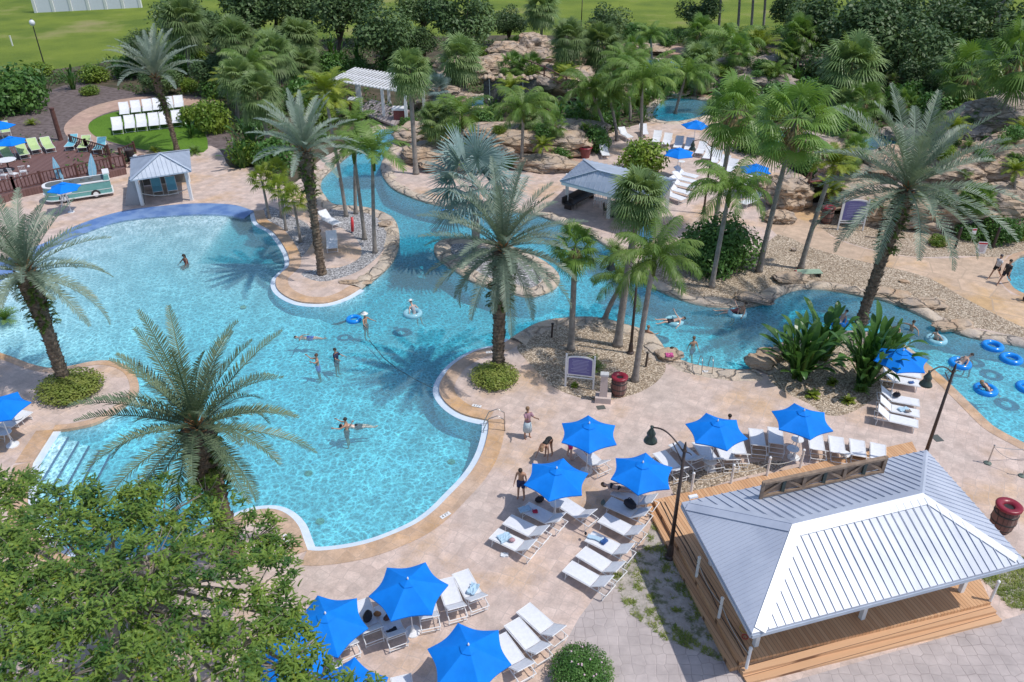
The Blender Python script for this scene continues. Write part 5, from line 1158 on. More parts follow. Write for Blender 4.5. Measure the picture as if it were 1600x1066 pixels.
band(r0, r1, uf, .42, MAT['cap'], 'ridge_flashing', rf, .052); 
hd = (r0 - fl).normalized(); inn = ex - hd * ex.dot(hd); band(fl + hd * .22, r0, inn, .36, MAT['cap'], 'hip_flashing', rf, .045)
hd = (r1 - fr_).normalized(); inn = -ex - hd * (-ex).dot(hd); band(fr_ + hd * .3, r1, inn, .3, MAT['cap'], 'hip_flashing', rf, .045)
nb = (br - bl_).cross(r0 - bl_).normalized(); ub = nb.cross(ex).normalized(); ub = -ub if ub.z > 0 else ub
band(r0, r1, ub, .3, MAT['roof'], 'ridge_flashing', rf, .048)
hd = (r0 - bl_).normalized(); inn = ex - hd * ex.dot(hd); band(bl_ + hd * .3, r0, inn, .3, MAT['roof'], 'hip_flashing', rf, .048); band(bl_ + hd * .3, r0, ey - hd * ey.dot(hd), .3, MAT['roof'], 'hip_flashing', rf, .046)
for a, b in ((fl, fr_), (fr_, br), (br, bl_), (bl_, fl)):
    d = (b - a).normalized(); MB().bar(a + Vector((0, 0, -.17)) + d * .03, b + Vector((0, 0, -.17)) - d * .03, .05, .14).build('fascia', MAT['roof2'], pv)
# deck on which it stands
D = [Mi @ W(*q, .36) for q in ((1155, 1036), (1549, 941), (1425, 690), (1021, 781))]
for q in D: q.z = 0
m = MB(); m.add([Vector((q.x, q.y, 0)) for q in D] + [Vector((q.x, q.y, .36)) for q in D], [(0, 1, 2, 3), (4, 5, 6, 7), (0, 1, 5, 4), (1, 2, 6, 5), (2, 3, 7, 6), (3, 0, 4, 7)]); m.build('deck', MAT['deckwood'], pv)
d0, d1 = D[0], D[1]; ou = (D[0] - D[3]).normalized(); ou = Vector((0, -1, 0))
for k in range(2):
    a, b = d0 + ou * (.005 + .3 * k) + Vector((-.0, 0, 0)), d1 + ou * (.005 + .3 * k); z = .23 - .12 * k
    q = [a, b, b + ou * .3, a + ou * .3]; MB().add([Vector((p.x, p.y, 0)) for p in q] + [Vector((p.x, p.y, z)) for p in q], [(0, 1, 2, 3), (4, 5, 6, 7), (0, 1, 5, 4), (1, 2, 6, 5), (2, 3, 7, 6), (3, 0, 4, 7)]).build('step', MAT['deckwoody'], pv)
a, b = D[3] + Vector((-.005, .1, 0)), D[0] + Vector((-.005, -.0, 0)); q = [a, b, b + Vector((-.3, 0, 0)), a + Vector((-.3, 0, 0))]
MB().add([Vector((p.x, p.y, 0)) for p in q] + [Vector((p.x, p.y, .18)) for p in q], [(0, 1, 2, 3), (4, 5, 6, 7), (0, 1, 5, 4), (1, 2, 6, 5), (2, 3, 7, 6), (3, 0, 4, 7)]).build('step', MAT['deckwood'], pv)
for x, y in [tuple((Mi @ W(a_, b_, .36))[:2]) for a_, b_ in ((1180, 1008), (1346, 966), (1501, 924))] + [(bl_.x + 1.1, bl_.y - .9), (br.x - .8, br.y - .9), ((bl_.x + br.x) / 2, (bl_.y + br.y) / 2 - .9)]:
    MB().box((x, y, .36 + 1.4), (.16, .16, 2.8)).build('post', MAT['white'], pv)
# fixture on the far roof edge and a vent pipe
tag(MB().box(W(1083, 776, 3.08), (.35, .14, .08), ang).build('roof_light', MAT['white']), 'small white light box on the back left corner of the pavilion roof', 'light')
tag(MB().tube([W(1459, 772, 3.7), W(1459, 772, 3.7) + Vector((0, 0, .14))], .06, 8).build('vent_pipe', MAT['black']), 'short dark pipe on the right slope of the pavilion roof', 'pipe')
# weathered cross-braced panel standing on the back slope
a, b = W(1189, 777, 3.5), W(1378, 737, 3.5); ax = (b - a).normalized(); L = (b - a).length; up = Vector((0, 0, 1)); hh = .72
rl = empty('sign_back', a, 0, 1, 'weathered wooden panel with cross braces standing on the back of the pavilion roof', 'panel')
MB().bar(up * .04, ax * L + up * .04, .1, .09).build('bottom_rail', MAT['oldwood'], rl); MB().bar(up * (hh - .04), ax * L + up * (hh - .04), .16, .09).build('top_rail', MAT['oldwood'], rl)
nb_ = 6
for i in range(nb_):
    p0, p1 = ax * (L * i / nb_ + .06) + up * .1, ax * (L * (i + 1) / nb_ - .06) + up * (hh - .1)
    if i % 2: p0, p1 = Vector((p0.x, p0.y, p1.z)), Vector((p1.x, p1.y, p0.z))
    MB().bar(p0, p1, .05, .09).build('brace', MAT['oldwood'], rl)
    if i: MB().bar(ax * (L * i / nb_) + up * .085, ax * (L * i / nb_) + up * (hh - .085), .09, .12).build('upright', MAT['darkgreen'] if i % 2 else MAT['oldwood'], rl)
for s in (0, L): MB().bar(ax * s + up * -.12, ax * s + up * (hh + .02), .1, .12).build('end_post', MAT['oldwood'], rl)
q = Vector((-ax.y, ax.x, 0)); MB().add([ax * .05 + q * .055 + up * .1, ax * (L - .05) + q * .055 + up * .1, ax * (L - .05) + q * .055 + up * (hh - .1), ax * .05 + q * .055 + up * (hh - .1)] + [ax * .05 + q * .075 + up * .1, ax * (L - .05) + q * .075 + up * .1, ax * (L - .05) + q * .075 + up * (hh - .1), ax * .05 + q * .075 + up * (hh - .1)], [(0, 1, 2, 3), (7, 6, 5, 4), (0, 4, 5, 1), (3, 2, 6, 7)]).build('board', MAT['oldwood'], rl)
# rope posts along the deck
RP = [(1088, 901, 'left edge, upper'), (1123, 965, 'left edge, lower'), (1166, 1044, 'near left corner by the steps'), (1080, 768, 'back edge, nearest the lamp post'), (1142, 755, 'back edge, second from the lamp post'), (1198, 743, 'back edge, third from the lamp post'), (1250, 731, 'back edge, last before the wooden panel'), (1547, 939, 'right end of the steps')]
rp = []
for x, y, l in RP:
    p = W(x, y, .36); o = empty('deck_post', p, ang, 1, 'short white rope post on the pavilion deck, ' + l, 'post', 'white rope posts'); MB().tube([(0, 0, 0), (0, 0, .95)], .055, 10).build('shaft', MAT['white'], o); MB().sphere((0, 0, .99), .07, 10, 6).build('cap', MAT['white'], o, True)
    MB().tube([(-.07, 0, .7), (.07, 0, .7)], .02, 6).build('eyelet', MAT['black'], o); rp.append(p)
def rope(a, b, sag, r, m, name, label, cat='rope', group=None):
    n = 12; a, b = Vector(a), Vector(b); pts = [a.lerp(b, i / n) + Vector((0, 0, -sag * 4 * (i / n) * (1 - i / n))) for i in range(n + 1)]
    return tag(MB().tube(pts, r, 6).build(name, m), label, cat, group)
h_ = Vector((0, 0, .7))
for i, j, l in ((0, 1, 'between the two left edge posts'), (1, 2, 'running down to the near corner post'), (3, 4, 'on the back edge nearest the lamp post'), (4, 5, 'in the middle of the back edge'), (5, 6, 'on the back edge toward the wooden panel')): rope(rp[i] + h_, rp[j] + h_, .22, .014, MAT['rope'], 'rope', 'pale rope hanging from the white posts ' + l, 'rope', 'ropes on the pavilion deck')
for k, (dx, l) in enumerate(((0, 'outer'), (.18, 'inner'))):
    pts = [W(x, y, .385) + Vector((dx, 0, 0)) for x, y in ((1032, 784), (1050, 820), (1068, 850), (1086, 885), (1110, 925), (1128, 965), (1150, 1000), (1164, 1026))]; tag(MB().tube(pts, .016, 6).build('hose', MAT['hose']), 'dark hose along the left side of the pavilion deck, ' + l, 'hose', 'hoses on the pavilion deck')
for (r_, mt, l, x, y) in ((.17, 'f_y', 'coil of yellow hose under the near roof corner', 1164, 982), (.1, 'f_r', 'small loop of red hose below the yellow coil', 1164, 995)):
    p = W(x, y, .39); tag(MB().torus(p, r_, .018, 24, 6).build('hose_coil', flat('yellow_hose', (.6, .35, .05)) if mt == 'f_y' else flat('red_hose', (.5, .05, .04))), l, 'hose')
# ---- lamp posts
def make_lamp():
    o = empty('lamp_post', (0, 0, 0)); m = MAT['bronze']
    MB().lathe((0, 0, 0), [(.2, 0), (.2, .08), (.14, .14), (.12, .55), (.09, .7), (.085, .75)], 12).build('base', m, o)
    MB().tube([(0, 0, .7), (0, 0, 3), (0, 0, 5.35)], [.085, .07, .055], 10).build('pole', m, o, True)
    MB().lathe((0, 0, 5.3), [(.06, 0), (.09, .04), (.06, .1), (.05, .25), (.02, .42)], 10).build('finial', m, o)
    a = MB(); pts = []
    for i in range(13): t = i / 12; pts.append((-1.42 * t, 0, 5.2 + .62 * math.sin(t * 2.3) * .9 + .02))
    a.tube(pts, .03, 8); a.tube([(0, 0, 4.7), (-.2, 0, 5.02), (-.5, 0, 5.42)], .022, 8); a.tube([(0, 0, 5.3), (.22, 0, 5.33), (.3, 0, 5.28)], .02, 6); a.build('arm', m, o, True)
    e = Vector(pts[-1]); MB().lathe((e.x, e.y, e.z - .62), [(.26, 0), (.24, .08), (.15, .22), (.15, .3), (.17, .36), (.1, .5), (.05, .6), (.07, .68)], 16).build('lamp_shade', MAT['darkgreen'], o, True)
    MB().sphere((e.x, e.y, e.z - .6), (.2, .2, .12), 12, 6).build('glass', flat('lamp_glass', (.6, .6, .58), .2), o, True)
    return o
lp = make_lamp(); lp.location = W(1046, 871); lp.rotation_euler = (0, 0, R(-42)); tag(lp, 'dark lamp post with curved arm at the left corner of the pavilion', 'lamp post', 'dark curved-arm lamp posts')
for x, y, rz, l in ((1437, 736, 22, 'dark lamp post standing behind the right end of the pavilion roof'), (1099, 334, -8, 'dark lamp post between the shade roof and the far loungers'), (985, 552, -15, 'dark lamp post between the two palms of the middle gravel bed'), (908, 44, 0, 'dark lamp post at the top left of the round tree')):
    c = copy_tree(lp); c.location = W(x, y); c.rotation_euler = (0, 0, R(rz)); tag(c, l, 'lamp post', 'dark curved-arm lamp posts')
o = empty('street_lamp', W(70, 104), 0, 1, 'street lamp with white globe on the lawn at the top left', 'lamp post'); MB().lathe((0, 0, 0), [(.18, 0), (.14, .3), (.08, .6), (.06, 5.1)], 10).build('pole', MAT['black'], o); MB().lathe((0, 0, 5.1), [(.08, 0), (.28, .1), (.36, .4), (.3, .62), (.1, .8)], 14).build('globe', flat('milk_glass', (.75, .78, .8), .2), o, True); MB().lathe((0, 0, 5.88), [(.12, 0), (.03, .16)], 10).build('cap', MAT['black'], o)
o = empty('marker_post', W(20, 72), 0, 1, 'thin white marker post on the lawn at the left edge', 'post'); MB().box((0, 0, .7), (.14, .14, 1.4)).build('shaft', MAT['white'], o); MB().box((0, 0, 1.42), (.2, .2, .05)).build('cap', MAT['white'], o)
tag(MB().lathe(W(95, 219), [(.24, 0), (.22, .2), (.2, 3.0), (.24, 3.05), (.24, 3.15)], 12).build('timber_pole', MAT['railwood']), 'stout brown pole rising at the corner of the brown deck', 'pole').location = (0, 0, 0)
# ---------------------------------------------------------------- smaller buildings
def hip(name, corners, r0, r1, m, parent, th=.1, seam=.4):
    P_ = list(corners) + [r0, r1]; tk = Vector((0, 0, -th)); mb = MB(); one = (r0 - r1).length < .01
    if one: mb.add(list(corners) + [r0] + [q + tk for q in list(corners) + [r0]], [(0, 1, 4), (1, 2, 4), (2, 3, 4), (3, 0, 4), (6, 5, 9), (7, 6, 9), (8, 7, 9), (5, 8, 9), (0, 5, 6, 1), (1, 6, 7, 2), (2, 7, 8, 3), (3, 8, 5, 0)])
    else: mb.add(P_ + [q + tk for q in P_], [(0, 1, 5, 4), (1, 2, 5), (2, 3, 4, 5), (3, 0, 4), (6, 10, 11, 7), (7, 11, 8), (8, 11, 10, 9), (9, 10, 6), (0, 6, 7, 1), (1, 7, 8, 2), (2, 8, 9, 3), (3, 9, 6, 0)])
    rf = mb.build(name, m, parent); c = corners
    for a, b, ra, rb in ((c[0], c[1], r0, r1), (c[1], c[2], r1, r1), (c[2], c[3], r1, r0), (c[3], c[0], r0, r0)): ribs(a, b, ra, rb, seam, m, 'seams', .04, .04, rf)
    for a, b in ((c[0], r0), (c[3], r0), (c[1], r1), (c[2], r1)): MB().bar(a + Vector((0, 0, .03)), b + Vector((0, 0, .03)), .22, .04).build('hip_flashing', m, rf)
    if not one: MB().bar(r0 + Vector((0, 0, .04)), r1 + Vector((0, 0, .04)), .26, .04).build('ridge_flashing', m, rf)
    return rf
O3 = Vector((0, 0, 0))
# cabana beside the beach
z = 2.7; c = [W(203, 282, z), W(299, 267, z), W(296, 234, z), W(204, 247, z)]; base = sum(c, O3) / 4; base.z = 0; o = empty('cabana', base, 0, 1, 'small open cabana with blue-grey pyramid roof at the top of the beach pool', 'cabana')
c = [q - base for q in c]; ap = W(250, 239.5, 4.1) - base; hip('roof', c, ap, ap, MAT['roof2'], o, seam=.3)
pL, pR = W(223, 321) - base, W(300, 313) - base; bk = (c[3] - c[0]); bk.z = 0; bk = bk * .8
for p, n_ in ((pL, 0), (pR, 0), (pL + bk, 0), (pR + bk, 0)): MB().box((p.x, p.y, 1.36), (.22, .22, 2.7)).build('post', MAT['white'], o)
q = [pL + Vector((-.12, .1, 0)), W(195, 322) - base, W(199, 285, 2.3) - base, pL + Vector((-.12, .1, 2.45))]
q[2] = Vector((q[1].x * .35 + pL.x * .65, q[1].y, 2.4))
MB().add(q + [p + Vector((.02, .08, 0)) for p in q], [(0, 1, 2, 3), (7, 6, 5, 4), (0, 4, 5, 1), (1, 5, 6, 2), (2, 6, 7, 3), (3, 7, 4, 0)]).build('side_screen', flat('grey_screen', (.36, .36, .38)), o)
MB().bar(pL + bk + Vector((.15, -.02, 1.2)), pR + bk + Vector((-.15, -.02, 1.2)), .06, 2.2).build('back_wall', flat('shade_cloth', (.18, .18, .17)), o)
for s in (0,): MB().bar(pL + Vector((.14, .15, 1.0)) + bk * .0, pL + bk + Vector((.14, -.15, 1.0)), .05, 1.8).build('side_wall', flat('shade_cloth', (.18, .18, .17)), o)
rope(base + pL + Vector((.1, 0, 1.0)), base + pR + Vector((-.1, 0, 1.0)), .35, .03, MAT['rope'], 'rope', 'rope hanging across the front of the small cabana')
# shade roof with furniture
z = 2.7; c = [W(875, 282.5, z), W(1026, 322, z), W(1057, 280, z), W(912, 249, z)]; base = sum(c, O3) / 4; base.z = 0; o = empty('shade_roof', base, 0, 1, 'open shelter with long blue-grey hip roof over tables by the river', 'shelter')
c = [q - base for q in c]; r0_ = W(934, 266, 3.9) - base; r1_ = W(1020, 288, 3.9) - base; hip('roof', c, r0_, r1_, MAT['roof2'], o, seam=.42)
for a, b in ((885, 322), (950, 341), (1022, 357)):
    p = W(a, b) - base; MB().box((p.x, p.y, 1.32), (.26, .26, 2.64)).build('post', MAT['white'], o)
for a in (c[2] * .88, c[3] * .88): MB().box((a.x, a.y, 1.32), (.26, .26, 2.64)).build('post', MAT['white'], o)
for a, b in ((c[0], c[1]), (c[1], c[2]), (c[2], c[3]), (c[3], c[0])): MB().bar(a * .97 + Vector((0, 0, -.13)), b * .97 + Vector((0, 0, -.13)), .08, .2).build('beam', MAT['white'], o)
def table(px_, py_, label, m='black', sc=1.0, dz=0, r=.5):
    o = empty('table', W(px_, py_) + Vector((0, 0, dz)), 0, sc, label, 'table'); MB().lathe((0, 0, .7), [(.02, .04), (r, .04), (r + .01, .02), (r, 0), (.02, 0)], 18).build('tabletop', MAT[m], o); MB().tube([(0, 0, 0), (0, 0, .7)], .05, 8).build('stem', MAT['black'], o); MB().lathe((0, 0, 0), [(.3, 0), (.28, .03), (.05, .06)], 12).build('foot', MAT['black'], o)
def chair(px_, py_, rz, label, m='black', group=None, dz=0, sc=1.0):
    o = empty('chair', W(px_, py_) + Vector((0, 0, dz)), rz, sc, label, 'chair', group); MB().box((0, 0, .44), (.46, .46, .05)).build('seat', MAT[m], o); b = MB()
    for i in range(5): b.bar((-.2 + .1 * i, .22, .46), (-.2 + .1 * i, .3, .92), .04, .02)
    b.bar((-.24, .3, .93), (.24, .3, .93), .05, .03); b.build('backrest', MAT[m], o)
    for x in (-.2, .2):
        for y in (-.2, .2): MB().tube([(x, y, .42), (x * 1.15, y * 1.15, 0)], .018, 6).build('leg', MAT[m], o)
g = 'chairs under the shade roof'
table(958, 338, 'dark round table at the front of the open shelter'); chair(948, 336, 1.2, 'dark chair left of the dark round table in the shelter', 'black', g); chair(968, 342, -1.5, 'dark chair right of the dark round table in the shelter', 'black', g); chair(935, 322, 2.6, 'white chair deep inside the shelter, left', 'white', g, sc=1.3); chair(948, 326, 2.6, 'white chair deep inside the shelter, right', 'white', g, sc=1.3); chair(895, 326, 2.4, 'dark chair beside the left post of the shelter', 'black', g)
bz_ = empty('bench', W(905, 318), .9, 1, 'long dark padded bench under the left end of the shelter', 'bench'); MB().box((0, 0, .42), (3.6, .8, .12)).build('seat', MAT['black'], bz_); MB().box((0, .42, .7), (3.6, .1, .5)).build('backrest', MAT['black'], bz_)
for x in (-1.6, 1.6): MB().box((x, 0, .18), (.12, .6, .36)).build('leg', MAT['bronze'], bz_)
# pergola over the river head
z = 3.55; A, B_, C_, D_ = W(514, 124, z), W(633, 144, z), W(633, 124, z), W(552, 106, z); base = W(575, 165); o = empty('pergola', base, 0, 1, 'white slatted pergola on posts over the bridge at the head of the river', 'pergola')
A, B_, C_, D_ = [q - base for q in (A, B_, C_, D_)]; C_ = B_ + (D_ - A)
bm_ = MB(); N = 22
for i in range(N):
    t = (i + .5) / N; p, q = A.lerp(B_, t), D_.lerp(C_, t); d = (q - p).normalized() * .25; MBs = MB().bar(p - d, q + d, .17, .1).build('slat', MAT['white'], o)
for t in (.08, .5, .92):
    p, q = A.lerp(D_, t), B_.lerp(C_, t); MB().bar(p + Vector((0, 0, -.12)), q + Vector((0, 0, -.12)), .16, .22).build('beam', MAT['white'], o)
for s, t in ((.05, .08), (.38, .08), (.68, .08), (.97, .08), (.05, .92), (.5, .92), (.97, .92)):
    p = A.lerp(B_, s).lerp(D_.lerp(C_, s), t); MB().box((p.x, p.y, 1.6), (.3, .3, 3.4)).build('column', MAT['white'], o); MB().box((p.x, p.y, .25), (.44, .44, .5)).build('column_base', MAT['white'], o)
p = A.lerp(B_, .97).lerp(D_.lerp(C_, .97), -.02)
for q_, l in ((W(626, 193), 'brick plinth with white cap under the right corner of the pergola'), (W(557, 178), 'dark brick plinth under the left side of the pergola')):
    e = empty('brick_pier', q_, 0, 1, l, 'pier'); MB().box((0, 0, .75), (1.2, 1.0, 1.5)).build('shaft', MAT['brick'], e); MB().box((0, 0, 1.58), (1.5, 1.3, .16)).build('cap', MAT['white'], e)
q = [W(555, 172, .5), W(618, 196, .5), W(640, 172, .5), W(580, 155, .5)]; MB_ = MB().add([Vector((p.x, p.y, .3)) for p in q] + q, [(0, 1, 2, 3), (4, 5, 6, 7), (0, 1, 5, 4), (1, 2, 6, 5), (2, 3, 7, 6), (3, 0, 4, 7)])
tag(MB_.build('bridge', plank_mat('grey_bridge_boards', (.3, .25, .24), (.42, .37, .36), .5, 0)), 'grey boarded bridge floor beneath the white pergola', 'bridge')
# white panel wall on the far lawn
A, B_ = W(57, 20), W(220, 12); o = empty('white_wall', A, 0, 1, 'long white panelled wall at the top left beyond the lawn', 'wall'); d = B_ - A; L = d.length; d = d.normalized(); up = Vector((0, 0, 1))
for i in range(6):
    MB().bar(d * (L * i / 6 + .3) + up * 2.6, d * (L * (i + 1) / 6 - .3) + up * 2.6, .1, 5.2).build('panel', flat('white_vinyl', (.62, .66, .74), .4), o)
for i in range(7): MB().bar(d * (L * i / 6), d * (L * i / 6) + up * 5.3, .5, .5).build('post', MAT['white'], o)
# ---------------------------------------------------------------- brown timber deck at the left
def topoly(*a, z=0): return [W(x, y, z) for x, y in a]
DZ = .55; q = topoly((-60, 330), (24, 300), (196, 263), (193, 246), (170, 236), (118, 218), (80, 222), (-60, 232), z=DZ)
o = MB().prism([(p.x, p.y) for p in q], 0, DZ).build('timber_deck', MAT['brownwood']); tag(o, 'raised brown timber deck with railings at the left edge', 'deck')
def railing(pts, z0, label, hgt=1.0, gapb=.28, group='brown railings of the timber deck'):
    base = Vector((pts[0].x, pts[0].y, z0)); o = empty('railing', base, 0, 1, label, 'railing', group); P = [Vector((p.x, p.y, z0)) - base for p in pts]; up = Vector((0, 0, 1)); bal = MB()
    for i in range(len(P) - 1):
        a, b = P[i], P[i + 1]; MB().bar(a + up * hgt, b + up * hgt, .12, .08).build('top_rail', MAT['railwood'], o); MB().bar(a + up * .12, b + up * .12, .06, .08).build('bottom_rail', MAT['railwood'], o); L = (b - a).length; k = max(2, int(L / gapb))
        for j in range(1, k): p = a.lerp(b, j / k); bal.bar(p + up * .16, p + up * (hgt - .04), .06, .06)
    bal.build('balusters', MAT['railwood'], o)['kind'] = 'stuff'
    for p in P: MB().box((p.x, p.y, hgt * .55), (.16, .16, hgt * 1.1 + .1)).build('post', MAT['railwood'], o)
    return o
railing(topoly((24, 298), (66, 288), (122, 276), (175, 264), (196, 261), z=DZ), DZ, 'brown railing along the front of the timber deck behind the van bar')
railing(topoly((113, 229), (137, 236), z=DZ), DZ, 'short brown railing at the far corner of the timber deck'); railing(topoly((137, 236), (172, 246), z=DZ), DZ, 'brown railing behind the aqua and lime loungers'); railing(topoly((190, 250), (212, 240), z=0), 0, 'brown handrail beside the steps down from the timber deck')
railing(topoly((-20, 308), (24, 298), z=DZ), DZ, 'brown railing at the left edge of the picture by the tables')
st = empty('deck_steps', W(200, 262), 0, 1, 'dark wooden steps at the right end of the timber deck', 'steps')
for i in range(3): MB().box((.3 + .45 * i, 1.2 + i * .02, .42 - .18 * i - .06), (.44, 2.6, .1)).build('tread', MAT['brownwood'], st)
table(18, 276, 'round pinkish table on the brown deck by the railing', 'white', 1.3, DZ, .6)
for i, (a, b, l) in enumerate([(28, 290, 'white-backed chair at the deck railing, right'), (12, 292, 'white-backed chair at the deck railing, left'), (42, 286, 'white-backed chair nearest the van bar')]): chair(a, b, 2.8 + i * .4, l, 'white', 'chairs at the deck railing', DZ, 1.1)
for a, b, l in [(206, 252, 'dark waste bin by the railing corner of the brown deck')]:
    e = empty('waste_bin', W(a, b), 0, 1, l, 'bin'); MB().lathe((0, 0, 0), [(.3, 0), (.38, 1.0)], 14).build('body', MAT['black'], e); MB().lathe((0, 0, 1.0), [(.4, 0), (.4, .08), (.2, .14)], 14).build('lid', MAT['bronze'], e)
# van bar
v0, v1 = W(74, 322), W(178, 306); d = (v1 - v0); L = d.length; o = empty('van_bar', (v0 + v1) / 2, math.atan2(d.y, d.x), 1, 'open-topped teal and white vintage van turned into a poolside bar', 'van'); hx = L / 2; wy = 1.75
def rr(hx, y0, y1, r0, r1):
    pts = []
    for cx, cy, a0, r in ((-hx + r0, y0 + r0, PI, r0), (hx - r1, y0 + r1, 1.5 * PI, r1), (hx - r1, y1 - r1, 0, r1), (-hx + r0, y1 - r0, .5 * PI, r0)):
        for k in range(7): a = a0 + (PI / 2) * k / 6; pts.append((cx + r * math.cos(a), cy + r * math.sin(a)))
    return pts
MB().prism(rr(hx, 0, wy, .75, .15), .3, 1.3).build('body', MAT['teal'], o); MB().prism(rr(hx + .03, -.03, wy + .03, .78, .16), 1.302, 1.37).build('counter', MAT['white'], o)
MB().prism(rr(hx - .22, .2, wy - .2, .5, .1), 1.373, 1.39).build('interior', flat('van_inside', (.12, .14, .14)), o); MB().prism(rr(hx + .1, -.08, wy + .08, .8, .2), .26, .34).build('bumper', MAT['white'], o)
MB().prism(rr(hx + .012, -.012, wy + .012, .76, .16), .66, .7).build('trim', MAT['white'], o)
MB().add([(hx - .5, .02, 1.15), (hx - .02, .02, 1.15), (hx - .02, .02, 1.75), (hx - .35, .02, 1.75), (hx - .5, wy - .02, 1.15), (hx - .02, wy - .02, 1.15), (hx - .02, wy - .02, 1.75), (hx - .35, wy - .02, 1.75)], [(0, 1, 2, 3), (7, 6, 5, 4), (0, 3, 7, 4), (1, 5, 6, 2), (3, 2, 6, 7)]).build('tail', MAT['teal'], o)
MB().box((hx - .15, wy / 2, 1.82), (.5, wy * .7, .1), .0).build('hatch', MAT['white'], o)
for x in (-hx + 1.3, hx - 1.25):
    w_ = MB().tube([(x, -.03, .36), (x, .16, .36)], .36, 18).build('wheel', MAT['black'], o); MB().tube([(x, -.05, .36), (x, -.035, .36)], .2, 14).build('hubcap', MAT['white'], w_)
MB().add([(-1.0 + .55 * math.cos(a), -.02, .82 + .16 * math.sin(a)) for a in np.linspace(0, 2 * PI, 16, False)], [tuple(range(16))]).build('porthole', MAT['white'], o)
for x in (-1.0, -.3, .5, 1.1): MB().tube([(x, .8, 1.39), (x, .8, 1.55)], .14, 8).build('basin', MAT['steel'], o)
MB().tube([(-hx + .1, .5, .8), (-hx - .06, .5, .8)], .14, 12).build('headlight', MAT['white'], o); MB().tube([(-hx + .1, 1.25, .8), (-hx - .06, 1.25, .8)], .14, 12).build('headlight', MAT['white'], o)
for (x, y, l, t) in ((98, 292, 'light blue surfboard standing behind the front of the van bar', -.1), (146, 286, 'light blue surfboard standing behind the middle of the van bar', .12)):
    pts = [(.32 * math.sin(PI * u ** .8) * (1 if s else -1), 2.5 * u) for s in (1, 0) for u in (np.linspace(0, 1, 12) if s else np.linspace(1, 0, 12)[1:-1])]; e = empty('surfboard', W(x, y), .2, 1, l, 'surfboard', 'surfboards by the van bar'); k = len(pts)
    MB().add([(a, -.03, b) for a, b in pts] + [(a, .03, b) for a, b in pts], [tuple(range(k)), tuple(range(2 * k - 1, k - 1, -1))] + [(i, k + i, k + (i + 1) % k, (i + 1) % k) for i in range(k)]).build('board', MAT['lightblue'], e).rotation_euler = (-.2, t, 0); MB().bar((0, -.05, .2), (0, -.05, 2.2), .02, .012).build('stringer', MAT['white'], e).rotation_euler = (-.2, t, 0)
e = empty('a_frame_sign', W(104, 322), .3, 1, 'white folding easel leaning at the front of the van bar', 'easel'); 
for s in (-1, 1): MB().bar((s * .3, -.3, 0), (s * .05, 0, 1.7), .06, .04).build('leg', MAT['white'], e); MB().bar((s * .3, .3, 0), (s * .05, .02, 1.7), .06, .04).build('leg', MAT['white'], e)
MB().bar((0, -.2, .55), (0, -.08, 1.25), .34, .03).build('board', MAT['white'], e)
# ---------------------------------------------------------------- rocks
def rock(px_, py_, w, d, h, label, seed, rz=None, dz=0, name='boulder', group='tan rock formations', m='rock', rough=.22, flat_=.55):
    B = W(px_, py_); rs = random.Random(seed); bm = bmesh.new(); bmesh.ops.create_icosphere(bm, subdivisions=4, radius=1)
    for v in bm.verts:
        c = v.co.copy(); e = 3.2; k = (abs(c.x) ** e + abs(c.y) ** e + abs(c.z) ** e) ** (1 / e); c /= k      # squarish
        n1 = noise.noise(c * 1.3 + Vector((seed * 3.7, 0, 0))); n2 = noise.noise(c * 3.1 + Vector((0, seed * 1.9, 0))); n3 = noise.noise(c * 7 + Vector((0, 0, seed)))
        c *= 1 + rough * (n1 * 1.3 + n2 * .8 + n3 * .35)
        lay = math.sin(c.z * h * 5 + n1 * 3) * .035 * min(1, h); c.x *= 1 + lay; c.y *= 1 + lay
        v.co = Vector((c.x * w / 2, c.y * d / 2, (c.z * .5 + .42) * h))
    me = bpy.data.meshes.new('rock'); bm.to_mesh(me); bm.free(); o = bpy.data.objects.new(name, me); col.objects.link(o); me.materials.append(MAT[m]); o.location = (B.x, B.y, dz); o.rotation_euler = (0, 0, rs.uniform(-.4, .4) if rz is None else rz)
    return tag(o, label, 'rock', group)
